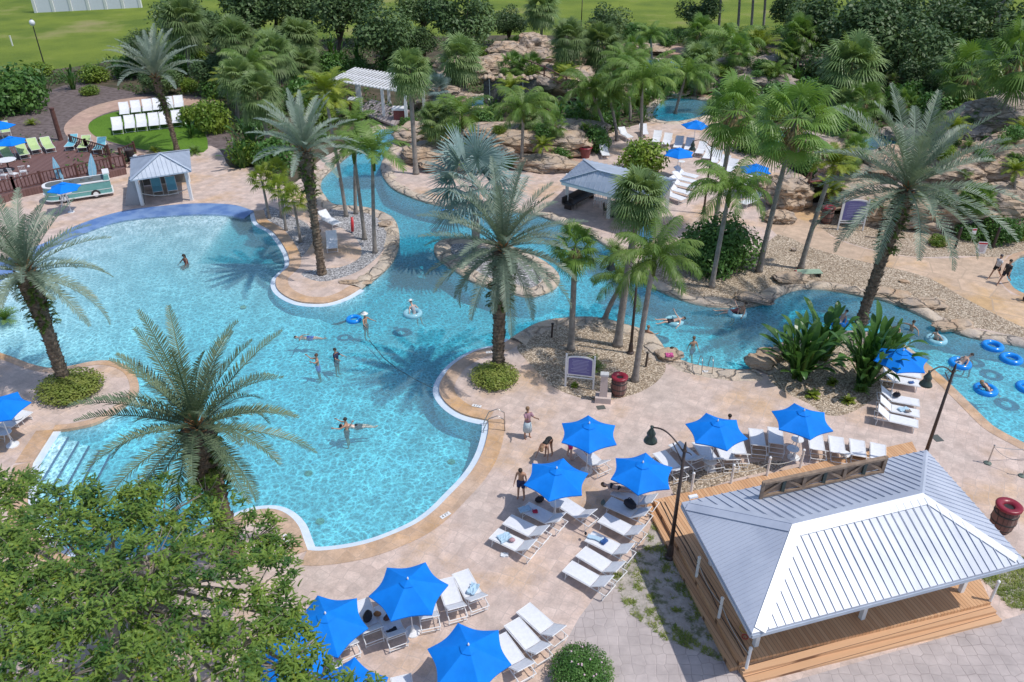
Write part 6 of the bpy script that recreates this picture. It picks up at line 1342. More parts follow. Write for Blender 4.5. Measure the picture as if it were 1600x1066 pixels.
RK = [(1228, 322, 3.0, 3.0, 2.6, 'tall tan boulder left of the wooden stairs'), (1205, 300, 3.4, 2.5, 1.3, 'low rounded rock by the umbrella left of the stairs'), (1216, 345, 2.2, 1.6, .8, 'small rock at the foot of the boulder left of the stairs'),
      (1330, 322, 4.2, 2.6, 2.2, 'rock behind the purple sign right of the stairs'), (1368, 342, 6.0, 3.0, 2.5, 'long layered rock right of the purple sign'), (1425, 352, 5.0, 3.0, 2.6, 'layered rock behind the leaning date palm trunk'), (1480, 352, 5.2, 3.4, 2.3, 'layered rock right of the leaning date palm trunk'), (1545, 350, 6.0, 3.6, 3.0, 'large grey-tan rock behind the warning sign'), (1605, 352, 5.5, 3.6, 3.6, 'large rock cut by the right edge above the kiddie pool'),
      (1335, 292, 6.0, 3.5, 2.6, 'upper tier rock above the purple sign'), (1400, 300, 6.0, 4.0, 3.4, 'upper tier rock behind the date palm crown, left'), (1462, 305, 6.5, 4.0, 3.6, 'upper tier rock behind the date palm crown, right'), (1530, 300, 7.0, 4.0, 4.2, 'upper tier rock under the right date palm fronds'), (1592, 292, 7.0, 5.0, 5.2, 'tall upper rock at the right edge'),
      (1282, 250, 5.0, 4.0, 2.0, 'rock behind the top of the stairs'), (1555, 222, 9.0, 5.0, 4.2, 'wide grey rock ledge below the right fan palms'), (1600, 215, 7.0, 5.0, 5.0, 'grey rock at the right edge below the leaning palm'), (1500, 232, 5.0, 4.0, 2.6, 'grey rock left of the wide ledge'), (1405, 215, 3.2, 3.0, 1.0, 'dark low rock beside the right-hand pond'), (1420, 250, 5, 3, 1.2, 'low rock behind the leaning date palm'),
      (688, 165, 6.5, 4.5, 2.6, 'tan rock behind the pergola right corner'), (722, 130, 6.5, 4.5, 3.4, 'tan rock left of the waterfall'), (760, 118, 6.0, 4.0, 2.6, 'orange-tan rock at the top left of the waterfall'), (797, 102, 5.5, 4.0, 3.0, 'pale boulder on the hilltop, left'), (835, 100, 4.4, 4.0, 4.0, 'pale round boulder on the hilltop beside the tall palm'), (872, 120, 8.0, 5.0, 3.6, 'square tan boulder right of the ramp rail'), (862, 152, 9.0, 6.0, 3.2, 'broad tan rock face below the ramp rail'), (890, 150, 6, 5, 3.6, 'tan rock right of the palm on the rock hill'), (836, 128, 6, 4, 2.4, 'tan rock behind the small palms of the waterfall'),
      (660, 220, 5.0, 4.5, 1.6, 'low layered rock on the right river bank'), (668, 250, 5.0, 3.6, 1.5, 'cracked tan rock at the river bend'), (700, 262, 5.0, 3.0, 1.0, 'flat rock by the river behind the silver palm'), (780, 218, 6.5, 3.0, 1.6, 'rough tan rock below the round dark fence, left'), (825, 232, 7.5, 3.4, 1.8, 'rough tan rock below the round dark fence, middle'), (872, 236, 7.0, 4.0, 1.9, 'rough tan rock below the round dark fence, right'), (905, 225, 5.0, 4.0, 2.4, 'dark cracked rock left of the feathery green bush'), (760, 248, 5.0, 3.0, 1.1, 'flat tan rock left of the slim feather palm'), (845, 262, 6.0, 3.0, 1.0, 'low tan rock behind the shade roof corner'),
      (1010, 82, 7, 4, 1.2, 'low rock behind the back pool'), (1085, 132, 5, 4, 1.8, 'rock between the far umbrella and the pond'), (1120, 142, 7, 4, 2.6, 'dark sloping rock right of the far umbrella'), (1160, 140, 8, 5, 3.8, 'dark rock slide mound under the bright feathery palms'), (1192, 152, 7, 5, 3.0, 'dark rock below the yellowish feathery palm'), (1240, 106, 9, 5, 1.6, 'low brown rock at the foot of the small thin palm'), (1050, 150, 4, 3, 1.0, 'small rock at the edge of the turquoise pond'), (990, 148, 4, 3, 1.2, 'small rock left of the turquoise pond')]
for i, (a, b, w, d, h, l) in enumerate(RK): rock(a, b, w, d, h, l, i + 2, m='darkrock' if ('dark' in l and 'fence' not in l) or 'grey rock' in l or 'brown rock' in l else 'rock')
for i, (a, b, w, d, h, l) in enumerate([(1186, 570, 1.5, 1.2, .55, 'upright pale stone where the river meets the banana bed'), (1200, 558, 1.4, 1.0, .45, 'flat stone beside the upright one at the banana bed'), (1045, 558, 1.4, 1.1, .4, 'rounded stone at the swimmers\' corner of the river'), (556, 442, 2.0, .6, .12, 'long flat stone at the tip of the peninsula'), (1235, 438, 2.2, 1.5, .4, 'flat tan stone beside the green bench'), (1440, 478, 2.6, 1.2, .4, 'flat tan stone on the far bank, right'), (1386, 462, 2.4, 1.2, .4, 'flat tan stone on the far bank behind the leaning palm'), (1180, 470, 2.2, 1.2, .35, 'flat stone on the far bank below the slender palm'), (1488, 512, 2.4, 1.0, .4, 'flat stone on the far bank at the right edge'), (603, 352, 1.0, .8, .25, 'small stone at the bulge of the peninsula'), (1240, 392, .4, .3, .2, 'dark little rock on the tan gravel'), (1413, 441, .6, .4, .12, 'dark stain-like flat stone on the gravel beside the path')]):
    rock(a, b, w, d, h, l, i + 60, name='bank_stone', group='flat stones on the banks', rough=.18)
# waterfall ledge and dark curtain of wet rock
p0, p1 = W(756, 165), W(838, 165); base = (p0 + p1) / 2; o = empty('waterfall', base, 0, 1, 'dark wet rock ledge with an orange lip and a thin waterfall on the hill', 'waterfall'); hw = (p1 - p0).length / 2
m = MB(); n = 30
for k in range(2):
    for i in range(n + 1):
        x = -hw + 2 * hw * i / n; wv = .35 * noise.noise(Vector((x * .6, 0, 2))); m.v.append((x, wv * 2 + (0 if k else -.25), 3.0 if k else 0))
for i in range(n): m.f.append((i, i + 1, n + 2 + i, n + 1 + i))
m.build('wet_face', M('wet_rock', (.06, .065, .07), (.12, .12, .11), 2, .25, bmp=.8, bscale=3, bdist=.2), o)
l_ = MB()
for i in range(14): x = -hw + 2 * hw * (i + .5) / 14; wv = .7 * noise.noise(Vector((x * .6, 0, 2))); l_.sphere((x, wv + .25, 3.0 + .12 * math.sin(i * 2.1)), (hw / 14 * 1.5, .75 + .2 * math.sin(i * 1.3), .22 + .08 * math.cos(i * 3)), 9, 6)
l_.build('lip', MAT['rock'], o, True)
for x in (-2.3, -.6, 1.4): MB().bar((x, -.42, 3.0), (x + .1, -.55, .1), .3, .04).build('falling_water', flat('white_water', (.45, .55, .58), .3), o)
# round dark fence on the terrace below
p = W(822, 205); o = empty('round_fence', p, 0, 1, 'low round enclosure of dark boards on the terrace below the waterfall', 'fence'); r_ = 3.6; f_ = MB(); 
for i in range(22):
    a = R(150) + i * R(250) / 22; a2 = a + R(250) / 22; P0, P1 = Vector((r_ * math.cos(a), r_ * math.sin(a), .6)), Vector((r_ * math.cos(a2), r_ * math.sin(a2), .6)); MB().bar(P0, P1, .08, 1.1).build('board_panel', flat('dark_boards', (.09, .08, .09), .7), o)
# ramp rail on the rock hill and fence behind the terrace
railing(topoly((812, 112), (850, 128), (884, 146), z=2.6), 3.2, 'thin brown rail climbing the rock hill', 1.0, 3.0, 'rails in the rock garden'); railing(topoly((855, 182), (880, 192), (905, 204), z=.5), .2, 'dark rail along the terrace beside the leafy clump', 1.0, .5, 'rails in the rock garden')
# wooden stairs between the rocks
s0, s1 = W(1262, 317), W(1284, 284, 2.2); d = s1 - s0; L = math.hypot(d.x, d.y); o = empty('stairs', s0, math.atan2(d.y, d.x), 1, 'brown wooden stairs climbing between the rocks', 'stairs')
for i in range(8): x = L * i / 8; MB().box((x, 0, .14 + 2.2 * (i + .5) / 8), (L / 8 * .9, 2.0, .08)).build('tread', MAT['brick'], o); MB().box((x + L / 18, 0, 2.2 * (i + .5) / 8 - .02), (.04, 1.9, .22)).build('riser', MAT['black'], o)
for y in (-1.05, 1.05):
    MB().bar((0, y, .2), (L, y, 2.4), .06, .28).build('stringer', MAT['railwood'], o); MB().bar((0, y, 1.15), (L, y, 3.35), .07, .07).build('handrail', MAT['railwood'], o)
    for t in (0, .5, 1): MB().bar((L * t, y, 2.2 * t), (L * t, y, 2.2 * t + 1.0), .1, .1).build('post', MAT['railwood'], o)
# ---------------------------------------------------------------- signs, bins, pillars
def board_sign(px_, py_, rz, label, w=1.35, h=1.15, leg=.75, sc=1.0):
    o = empty('notice_board', W(px_, py_), rz, sc, label, 'sign', 'purple notice boards'); 
    for s in (-1, 1): MB().box((s * (w / 2 + .05), 0, (leg + h + .1) / 2), (.09, .09, leg + h + .1)).build('post', MAT['white'], o)
    pts = [(-w / 2, leg), (w / 2, leg)] + [(w / 2 * math.cos(a), leg + h - .14 + .16 * math.sin(a)) for a in np.linspace(0, PI, 12)]; k = len(pts)
    def slab(pts, y0, y1, m, nm): MB().add([(a, y0, b) for a, b in pts] + [(a, y1, b) for a, b in pts], [tuple(range(k)), tuple(range(2 * k - 1, k - 1, -1))] + [(i, k + i, k + (i + 1) % k, (i + 1) % k) for i in range(k)]).build(nm, m, o)
    slab(pts, -.02, .03, MAT['white'], 'frame'); c = (0, leg + h / 2); slab([((a - 0) * .9, c[1] + (b - c[1]) * .88) for a, b in pts], -.026, -.022, MAT['purple'], 'panel')
    tx = MB(); rs = random.Random(int(px_))
    for i in range(9): ww = w * rs.uniform(.25, .36); z = leg + h * .8 - i * h * .075; tx.add([(-ww, -.029, z), (ww, -.029, z), (ww, -.029, z + .022), (-ww, -.029, z + .022)], [(0, 1, 2, 3)])
    tx.build('lettering', flat('pale_lettering', (.42, .42, .62)), o); MB().bar((-w / 2, 0, leg - .12), (w / 2, 0, leg - .12), .05, .06).build('cross_bar', MAT['white'], o); return o
board_sign(905, 606, R(-12), 'purple notice board in a white frame on the middle gravel bed'); board_sign(1328, 360, R(-6), 'purple notice board in a white frame before the rock wall', 1.7, 1.7, .7)
def barrel(px_, py_, label, sc=1.0):
    o = empty('barrel_bin', W(px_, py_), 0, sc, label, 'bin', 'barrel litter bins'); MB().lathe((0, 0, 0), [(.31, 0), (.38, .22), (.41, .5), (.39, .78), (.35, 1.0)], 20).build('staves', MAT['barrel'], o, True)
    for z, r in ((.12, .36), (.42, .412), (.75, .40)): MB().lathe((0, 0, z), [(r - .01, 0), (r + .008, .01), (r + .008, .06), (r - .01, .07)], 20).build('hoop', MAT['black'], o, True)
    MB()._lathe((0, 0, 1.0), [(.36, 0), (.43, .02), (.44, .1), (.38, .14), (.2, .1), (.17, .02)], 20).build('rim', MAT['redrim'], o, True); MB().lathe((0, 0, 1.0), [(.19, 0), (.19, .015)], 14).build('opening', MAT['black'], o); return o
barrel(966, 616, 'barrel litter bin with red rim on the middle gravel bed'); barrel(1290, 348, 'barrel litter bin at the foot of the wooden stairs', 1.15); barrel(1562, 826, 'dark barrel litter bin right of the pavilion roof', 1.15)
o = empty('planter_tub', W(914, 246), 0, 1, 'dark red tub behind the shade roof', 'planter'); MB().lathe((0, 0, 0), [(.4, 0), (.6, .9)], 14).build('tub', MAT['brick'], o); MB()._lathe((0, 0, .9), [(.62, 0), (.66, .03), (.6, .1), (.5, .02)], 14).build('rim', MAT['redrim'], o)
o = empty('pedestal', W(942, 626), R(-8), 1, 'pale stone pedestal with a square foot beside the barrel bin', 'pedestal'); MB().box((0, 0, .16), (.8, .6, .32)).build('plinth', flat('pale_stone', (.58, .48, .44), .8), o); MB().add([(-.2, -.15, .32), (.2, -.15, .32), (.2, .15, .32), (-.2, .15, .32), (-.17, -.12, 1.55), (.17, -.12, 1.55), (.17, .12, 1.55), (-.17, .12, 1.55)], [(3, 2, 1, 0), (4, 5, 6, 7), (0, 1, 5, 4), (1, 2, 6, 5), (2, 3, 7, 6), (3, 0, 4, 7)]).build('shaft', flat('pale_stone', (.58, .48, .44), .8), o); MB().box((0, 0, 1.6), (.42, .32, .1)).build('capital', flat('pale_grey', (.55, .55, .56), .6), o)
o = empty('warning_sign', W(1530, 400), R(-8), 1, 'small white warning sign with a red heading by the path', 'sign'); MB().box((0, 0, .62), (.62, .04, .85)).build('panel', MAT['white'], o); MB().box((0, -.024, .94), (.56, .006, .12)).build('heading', flat('sign_red', (.55, .05, .06)), o)
t_ = MB()
for i in range(6): t_.box((0, -.024, .8 - i * .09), (.42 - .05 * (i % 3), .005, .03))
t_.build('lettering', flat('sign_text', (.35, .2, .25)), o); MB().box((0, .03, .25), (.05, .05, .5)).build('stake', MAT['white'], o)
o = empty('rock_sign', W(1519, 372, 1.2), 0, 1, 'tiny red and white sign among the plants before the rock wall', 'sign'); MB().box((0, 0, .5), (.3, .03, .4)).build('panel', MAT['white'], o); MB().box((0, -.02, .62), (.26, .006, .12)).build('heading', flat('sign_red', (.55, .05, .06)), o); MB().box((0, .02, 0), (.04, .04, .9)).build('stake', MAT['steel'], o)
o = empty('hanging_panel', W(1003, 425), R(-18), 1, 'light blue curved panel with white frame on a pole behind the leaning palms', 'sign'); MB().tube([(0, 0, 0), (0, 0, 2.2)], .06, 8).build('pole', MAT['white'], o)
pts = [(-.45, 0), (.45, .2), (.5, 1.35), (.25, 1.65), (-.1, 1.68), (-.4, 1.45), (-.5, .9)]; k = 7
for sc_, y0, y1, mt, nm in ((1.1, 0, .06, MAT['white'], 'frame'), (.95, -.01, -.004, MAT['lightblue'], 'panel')): MB().add([(a * sc_, y0, 2.9 + (b - .8) * sc_) for a, b in pts] + [(a * sc_, y1, 2.9 + (b - .8) * sc_) for a, b in pts], [tuple(range(k)), tuple(range(2 * k - 1, k - 1, -1))] + [(i, k + i, k + (i + 1) % k, (i + 1) % k) for i in range(k)]).build(nm, mt, o)
# green slatted bench end lying by the gravel, life ring board
o = empty('garden_bench', W(1262, 431), .05, 1, 'pale green slatted bench lying low on the gravel beside the leaning palm foot', 'bench')
for i in range(4): MB().box((0, -.25 + .17 * i, .3), (1.7, .12, .05)).build('slat', flat('pale_green_slat', (.38, .52, .38)), o)
for x in (-.7, .7): MB().box((x, 0, .14), (.1, .6, .27)).build('leg', MAT['black'], o)
bag(1242, 430, 0, .45, flat('red_dark_bag', (.35, .08, .07)), 'red and black bag at the foot of the leaning palm')
o = empty('rescue_tube', W(551, 364), .3, 1, 'red rescue float leaning against a thin palm on the peninsula', 'float'); MB().tube([(0, 0, .1), (.05, .1, .6), (.1, .2, 1.15)], [.1, .12, .09], 8).build('body', flat('rescue_red', (.6, .04, .05), .4), o, True); MB().tube([(.1, .2, 1.15), (.0, .3, 1.3), (-.1, .2, 1.1)], .015, 6).build('strap', MAT['white'], o)
for x, y, l in ((1009, 573, 'short dark bollard light on the middle gravel bed'), (862, 527, 'thin dark bollard light on the left of the middle gravel bed'), (1372, 372, 'dark post between the rock wall and the path, left'), (1492, 388, 'dark post between the rock wall and the path, middle'), (1551, 388, 'dark post between the rock wall and the path, right')):
    h = .85 if y > 500 else 1.5; e = empty('bollard', W(x, y), 0, 1, l, 'bollard', 'dark garden posts'); MB().tube([(0, 0, 0), (.03, 0, h)], .06 if y > 500 else .09, 8).build('shaft', MAT['bronze'], e); MB().lathe((.03, 0, h), [(.08, 0), (.09, .06), (.03, .1)], 8).build('cap', MAT['black'], e)
for x, y, d, l in ((939, 637, (.42, .32), 'square dark drain cover in front of the stone pedestal'), (1464, 685, (.4, .5), 'grey drain cover beside the right lamp post'), ):
    e = tag(MB().box(W(x, y) + Vector((0, 0, .008)), (d[0], d[1], .016), .2).build('drain_cover', flat('drain_grey', (.10, .11, .10))), l, 'drain cover')
# stanchions with chain at the right
sp = []
for x, y, l in ((1543, 724, 'left stanchion with chain on the right-hand deck'), (1597, 744, 'stanchion at the right edge of the picture')):
    e = empty('stanchion', W(x, y), 0, 1, l, 'stanchion', 'chain stanchions'); MB().lathe((0, 0, 0), [(.17, 0), (.16, .04), (.05, .07)], 14).build('base', flat('green_grey', (.14, .18, .15)), e); MB().tube([(0, 0, .05), (0, 0, 1.0)], .028, 8).build('pole', MAT['steel'], e); MB().sphere((0, 0, 1.02), .045, 8, 6).build('knob', MAT['steel'], e); sp.append(W(x, y))
rope(sp[0] + Vector((0, 0, .95)), sp[1] + Vector((0, 0, .95)), .3, .013, MAT['steel'], 'chain', 'thin chain sagging between the two stanchions', 'chain'); rope(sp[0] + Vector((0, 0, .95)), W(1700, 690, .9), .3, .013, MAT['steel'], 'chain', 'thin chain leading off to the right from the left stanchion', 'chain')
# pool ladders
def ladder(x0, y0, x1, y1, label, z=.9):
    a, b = W(x0, y0), W(x1, y1); d = (b - a); L = d.length; o = empty('pool_ladder', a, math.atan2(d.y, d.x), 1, label, 'handrail', 'steel pool ladders')
    for y in (-.28, .28): MB().tube([(L, y, 0), (L * .95, y, z * .75), (L * .55, y, z), (0, y, z * .8), (-.25, y, .1), (-.25, y, -1.0)], .024, 8).build('rail', MAT['steel'], o, True)
    for k in range(3): MB().box((-.25, 0, -.3 - .3 * k), (.1, .52, .04)).build('rung', MAT['steel'], o)
ladder(764, 668, 789, 668, 'steel grab rails at the corner of the main pool'); ladder(1100, 574, 1104, 586, 'steel ladder at the near edge of the river')
# painted depth marks on the coping
def depth_mark(px_, py_, rz, label, txt='4 FT'):
    p = W(px_, py_); o = empty('depth_mark', p + Vector((0, 0, .034)), rz, 1, label, 'depth marking', 'depth markings on the coping'); MB().add([(-.24, -.1, 0), (.24, -.1, 0), (.24, .1, 0), (-.24, .1, 0)], [(0, 1, 2, 3)]).build('tile', MAT['white'], o)
    cu = bpy.data.curves.new('t', 'FONT'); cu.body = txt; cu.size = .19; cu.align_x = 'CENTER'; cu.align_y = 'CENTER'; t = bpy.data.objects.new('lettering', cu); col.objects.link(t); dg = bpy.context.evaluated_depsgraph_get(); me = bpy.data.meshes.new_from_object(t.evaluated_get(dg)); bpy.data.objects.remove(t)
    q = link('lettering', me, MAT['black'], o); q.location = (0, 0, .004)
depth_mark(696, 806, .75, 'white depth tile on the near right curve of the pool'); depth_mark(447, 842, -1.2, 'white depth tile at the left by the tree'); depth_mark(745, 635, -.3, 'white depth tile near the pool ladder'); depth_mark(1103, 581, 0, 'white depth tile at the river ladder'); depth_mark(610, 364, 1.3, 'white depth tile on the bulge of the peninsula'); depth_mark(766, 551, .2, 'white depth tile beside the round bed')
# lane line lying across the pool
pts = [W(x, y, -.95) for x, y in ((577, 532), (600, 560), (620, 576), (650, 594), (675, 606))]; o = MB().tube(pts, .03, 6).build('lane_rope', MAT['hose']); tag(o, 'dark line lying on the floor of the pool toward the middle deck', 'rope')
# floats
TB = None
def tube_float(px_, py_, label, m='tube', sc=1.0, tilt=0):
    o = MB().torus((0, 0, 0), .44, .16, 30, 12).build('float_tube', MAT[m], None, True); o.location = W(px_, py_, WZ + .06); o.rotation_euler = (tilt, 0, 0); o.scale = (sc,) * 3; return tag(o, label, 'pool float', 'inflatable tubes')
for x, y, l, m in ((1551, 541, 'empty blue tube on the river at the right, left of two', 'tube'), (1580, 561, 'empty blue tube on the river at the right, right of two', 'tube'), (1500, 568, 'blue tube with a reclining bather under a bending man', 'tube'), (1540, 609, 'blue tube with a bather lying back near the right lamp', 'tube'), (1606, 606, 'blue tube cut by the right edge', 'tube'), (1310, 503, 'blue tube behind the broad-leaved plants', 'tube'), (1463, 531, 'clear tube carrying a bather on the right river', 'cleartube'), (1053, 502, 'clear tube with a bather floating across the river', 'cleartube'), (1152, 490, 'clear tube with two bathers by the far bank', 'cleartube'), (553, 499, 'blue float beside the bather in a white hat', 'tube'), (700, 332, 'blue float by the river bank under palm fronds', 'tube'), (645, 490, 'clear float under the pale bather in a white hat', 'cleartube')):
    tube_float(x, y, l, m, .8 if x in (553, 852) else 1.0)
towel(1046, 556, .35, (.4, .3, .1), flat('pink_cloth', (.6, .1, .3)), 'pink cloth on the stone at the river corner')

for x, y, l in ((705, 722, 'round drain on the pool floor near the right wall of the main pool'), (482, 740, 'round drain on the pool floor at the middle of the main pool'), (500, 815, 'round drain on the pool floor near the bottom curve'), (380, 480, 'round drain on the floor of the beach pool')):
    z_ = -depth(*W(x, y, -1.2)[:2]) + .01; tag(MB().lathe(W(x, y, z_), [(.2, 0), (.19, .03), (.1, .04)], 16).build('floor_drain', flat('drain_yellow', (.45, .42, .28))), l, 'drain', 'pool floor drains')
# ---------------------------------------------------------------- people
def person(px_, py_, label, pose, yaw=0, z=0.0, tone=(.45, .24, .15), cloth='trunks', cc=(.03, .05, .15), hair=(.03, .02, .015), hlen=0, hat=None, sc=1.0, pitch=0, at=None, shirt=None, roll=0):
    """pose: dict of joint angles in degrees; forward is -y"""
    g = lambda k, d=0: R(pose.get(k, d)); o = empty('person', at or W(px_, py_, z), yaw, sc, label, 'person', 'bathers and guests')
    rootM = Matrix.Rotation(R(pitch), 4, 'X') @ Matrix.Rotation(R(roll), 4, 'Y')
    hipz = .92; J = {}; lean = g('lean'); up = Vector((0, -math.sin(lean), math.cos(lean))); fw = Vector((0, -math.cos(lean), -math.sin(lean)))
    P = Vector((0, 0, 0)); J['pel'] = P; J['wst'] = P + up * .17; J['chs'] = P + up * .36; J['nkb'] = P + up * .52; hl = lean + g('head', 0); hu = Vector((0, -math.sin(hl), math.cos(hl))); hf = Vector((0, -math.cos(hl), -math.sin(hl)))
    J['nk'] = J['nkb'] + hu * .06; J['hd0'] = J['nkb'] + hu * .14; J['hd1'] = J['nkb'] + hu * .21 + hf * .012; J['hd2'] = J['nkb'] + hu * .285
    V, E, RD = [], [], []
    def add(p, r, par): V.append(p); RD.append(r); i = len(V) - 1; (E.append((par, i)) if par is not None else None); return i
    pel = add(P, .125, None); w = add(J['wst'], .11, pel); c = add(J['chs'], .135, w); nb = add(J['nkb'] - up * .03, .075, c); nk = add(J['nk'], .05, nb); h0 = add(J['hd0'], .068, nk); h1 = add(J['hd1'], .088, h0); h2 = add(J['hd2'], .06, h1); hands = []
    for s, q in ((-1, 'l'), (1, 'r')):
        def lim(a, b, base=0): a = a - base; return Vector((s * math.sin(b), -math.sin(a) * math.cos(b), -math.cos(a) * math.cos(b)))
        sh = J['nkb'] - up * .06 + Vector((s * .17, 0, 0)); si = add(sh, .055, c); a1, b1 = g(q + 'sh'), g(q + 'ab', 12)
        d1 = lim(a1, b1, -lean * 0); el = sh + d1 * .28; ei = add(el, .036, si); d2 = lim(a1 + g(q + 'el', 15), b1 * .6); wr = el + d2 * .25; wi = add(wr, .024, ei); hands.append((wr, d2, s)); add(wr + d2 * .07, .028, wi)
        hp = P + Vector((s * .085, 0, -.03)); hi = add(hp, .095, pel); a1, b1 = g(q + 'hp'), g(q + 'hb', 4); d1 = lim(a1, b1); kn = hp + d1 * .43; ki = add(kn, .056, hi); mid = add(hp + d1 * .2, .082, hi); E.remove((hi, ki)); E.append((mid, ki))
        d2 = lim(a1 - g(q + 'kn', 4), b1 * .7); an = kn + d2 * .42; cf = add(kn + d2 * .15, .055, ki); ai = add(an, .036, cf); J[q + 'kn'] = kn; J[q + 'hp'] = hp; J[q + 'an'] = an
        ft = Vector((0, -1, 0)) if pitch == 0 and abs(pose.get(q + 'kn', 4)) < 80 else (d2 * .7 + Vector((0, -.7, 0))); add(an + Vector((0, -.02, -.045)), .036, ai); add(an + ft.normalized() * .15 + Vector((0, 0, -.055)), .026, len(V) - 1)
    me = bpy.data.meshes.new('sk'); me.from_pydata([tuple(v) for v in V], E, []); t = bpy.data.objects.new('sk', me); col.objects.link(t); md = t.modifiers.new('s', 'SKIN'); md.use_smooth_shade = True
    for i, r in enumerate(RD): d = me.skin_vertices[0].data[i]; d.radius = (r, r * (.78 if i in (w, c, pel) else 1)); d.use_root = (i == 0)
    for i in (pel, w, c): me.skin_vertices[0].data[i].radius = (RD[i] * 1.12, RD[i] * .82)
    sb = t.modifiers.new('ss', 'SUBSURF'); sb.levels = sb.render_levels = 1
    dg = bpy.context.evaluated_depsgraph_get(); bm = bmesh.new(); bm.from_mesh(bpy.data.meshes.new_from_object(t.evaluated_get(dg))); bpy.data.objects.remove(t)
    # five bent fingers on each hand, nose and ears
    ex = MB(); 
    for wr, d, s in hands:
        pc = wr + d * .09; sd = d.cross(Vector((s, 0, .2))).normalized()
        for k, ln in enumerate((.075, .085, .08, .06)): b0 = pc + sd * (.018 * (k - 1.5)); k1 = b0 + d * ln * .55; k2 = k1 + (d * .7 + Vector((-s * .5, 0, 0))).normalized() * ln * .5; ex.tube([b0 - d * .02, k1, k2], [.010, .009, .006], 5)
        ex.tube([wr + d * .04 + sd * -.02, wr + d * .06 - sd * .045, wr + d * .10 - sd * .055], [.011, .009, .006], 5)
    hc = J['hd1']; ex.tube([hc + hf * .085 + hu * .02, hc + hf * .108 - hu * .015], [.009, .014], 5)
    for s in (-1, 1): ex.sphere(hc + Vector((s * .085, 0, 0)) - hf * .0, (.012, .02, .03), 6, 4)
    b = bmesh.new(); mm = ex.mesh('x'); bm.from_mesh(mm)
    bm.transform(rootM); me = bpy.data.meshes.new('body'); bm.to_mesh(me); bm.free(); sk = flat('skin_%d' % int(tone[0] * 100), tone, .5)
    low = min(v.co.z for v in me.vertices) if pose.get('ground', 1) else 0; off = Vector((0, 0, -low if pose.get('ground', 1) else 0))
    def fin(mb, name, m): q = mb.build(name, m, o, True); q.data.transform(rootM); q.location = off; return q
    bd = link('body', me, sk, o, True); bd.location = off
    hm = MB(); hm.sphere(hc + hu * .028 - hf * .022, (.098, .103, .092), 10, 7)
    if hlen: hm.tube([hc - hf * .06 + hu * .03, hc - hf * .10 - hu * .06, hc - hf * .10 - hu * (.1 + hlen)], [.075, .065, .03], 8)
    fin(hm, 'hair', flat('hair_%d' % int(hair[0] * 300), hair, .7))
    ey = MB()
    for s in (-1, 1): ey.sphere(hc + hf * .082 + Vector((s * .032, 0, 0)) + hu * .018, .011, 6, 4)
    fin(ey, 'eyes', flat('eye_dark', (.03, .02, .02), .3)); mo = MB(); mo.sphere(hc + hf * .083 - hu * .045, (.024, .008, .007), 6, 4); fin(mo, 'mouth', flat('lips', (.35, .12, .10), .5))
    if hat: h = MB(); h._lathe((0, 0, 0), [(.2, 0), (.19, .012), (.105, .02), (.1, .09), (.05, .12), (.001, .125)], 14); T = Matrix.Translation(hc + hu * .045) @ hu.to_track_quat('Z', 'Y').to_matrix().to_4x4(); h.v = [tuple(T @ Vector(v)) for v in h.v]; fin(h, 'hat', flat('hat_%d' % int(hat[0] * 99), hat, .8))
    cl = flat('cloth_%d_%d_%d' % tuple(int(x * 99) for x in cc), cc, .8)
    if cloth in ('trunks', 'skirt'):
        m = MB(); m.tube([P - up * .03, P + up * .04, P + up * .10], [.15, .148, .13], 12)
        if cloth == 'trunks':
            for q in 'lr': m.tube([J[q + 'hp'] + Vector((0, 0, .02)), J[q + 'hp'].lerp(J[q + 'kn'], .35), J[q + 'hp'].lerp(J[q + 'kn'], .62)], [.115, .105, .095], 10)
        else: kk = (J['lkn'] + J['rkn']) / 2; m.tube([P, P.lerp(kk, .5), P.lerp(kk, 1.15)], [.16, .2, .22], 12)
        fin(m, 'shorts' if cloth == 'trunks' else 'skirt', cl)
    elif cloth in ('suit', 'bikini'):
        m = MB(); m.tube([P - Vector((0, 0, .1)), P - up * .03, P + up * .04, P + up * (.1 if cloth == 'suit' else .06)], [.06, .145, .148, .13], 12)
        if cloth == 'suit': m.tube([P + up * .06, J['wst'], J['chs'], J['chs'] + up * .08], [.135, .125, .152, .14], 12)
        else: m.tube([J['chs'] - up * .05, J['chs'] + up * .05], [.148, .15], 12)
        fin(m, 'swimsuit', cl)
    if shirt:
        m = MB(); m.tube([P + up * .02, J['wst'], J['chs'], J['nkb'] - up * .05, J['nkb'] - up * .0], [.15, .135, .16, .14, .07], 12)
        for wr, d, s in hands: sh = J['nkb'] - up * .06 + Vector((s * .15, 0, 0)); a1 = g(('l' if s < 0 else 'r') + 'sh'); b1 = g(('l' if s < 0 else 'r') + 'ab', 12); m.tube([sh, sh + Vector((s * math.sin(b1), -math.sin(a1) * math.cos(b1), -math.cos(a1) * math.cos(b1))) * .22], [.075, .06], 8)
        fin(m, 'shirt', flat('shirt_%d_%d' % (int(shirt[0] * 99), int(shirt[2] * 99)), shirt, .8))
    return o
STAND = {}; WALK = dict(lhp=26, rhp=-22, lkn=6, rkn=22, lsh=-22, rsh=24); WADE = dict(lsh=35, rsh=30, lab=35, rab=35, lel=40, rel=40)
SEAT = dict(lhp=80, rhp=78, lkn=75, rkn=60, lean=-12, lsh=30, rsh=30, lab=30, rab=30, ground=0); FLOAT = dict(lhp=15, rhp=8, lkn=12, rkn=20, lsh=60, rsh=-30, lab=60, rab=60, ground=0)
BEND = dict(lean=95, lhp=8, rhp=-6, lkn=10, rkn=4, lsh=20, rsh=10, head=10)
tan_, pale, brown = (.46, .25, .16), (.62, .40, .31), (.20, .10, .06)
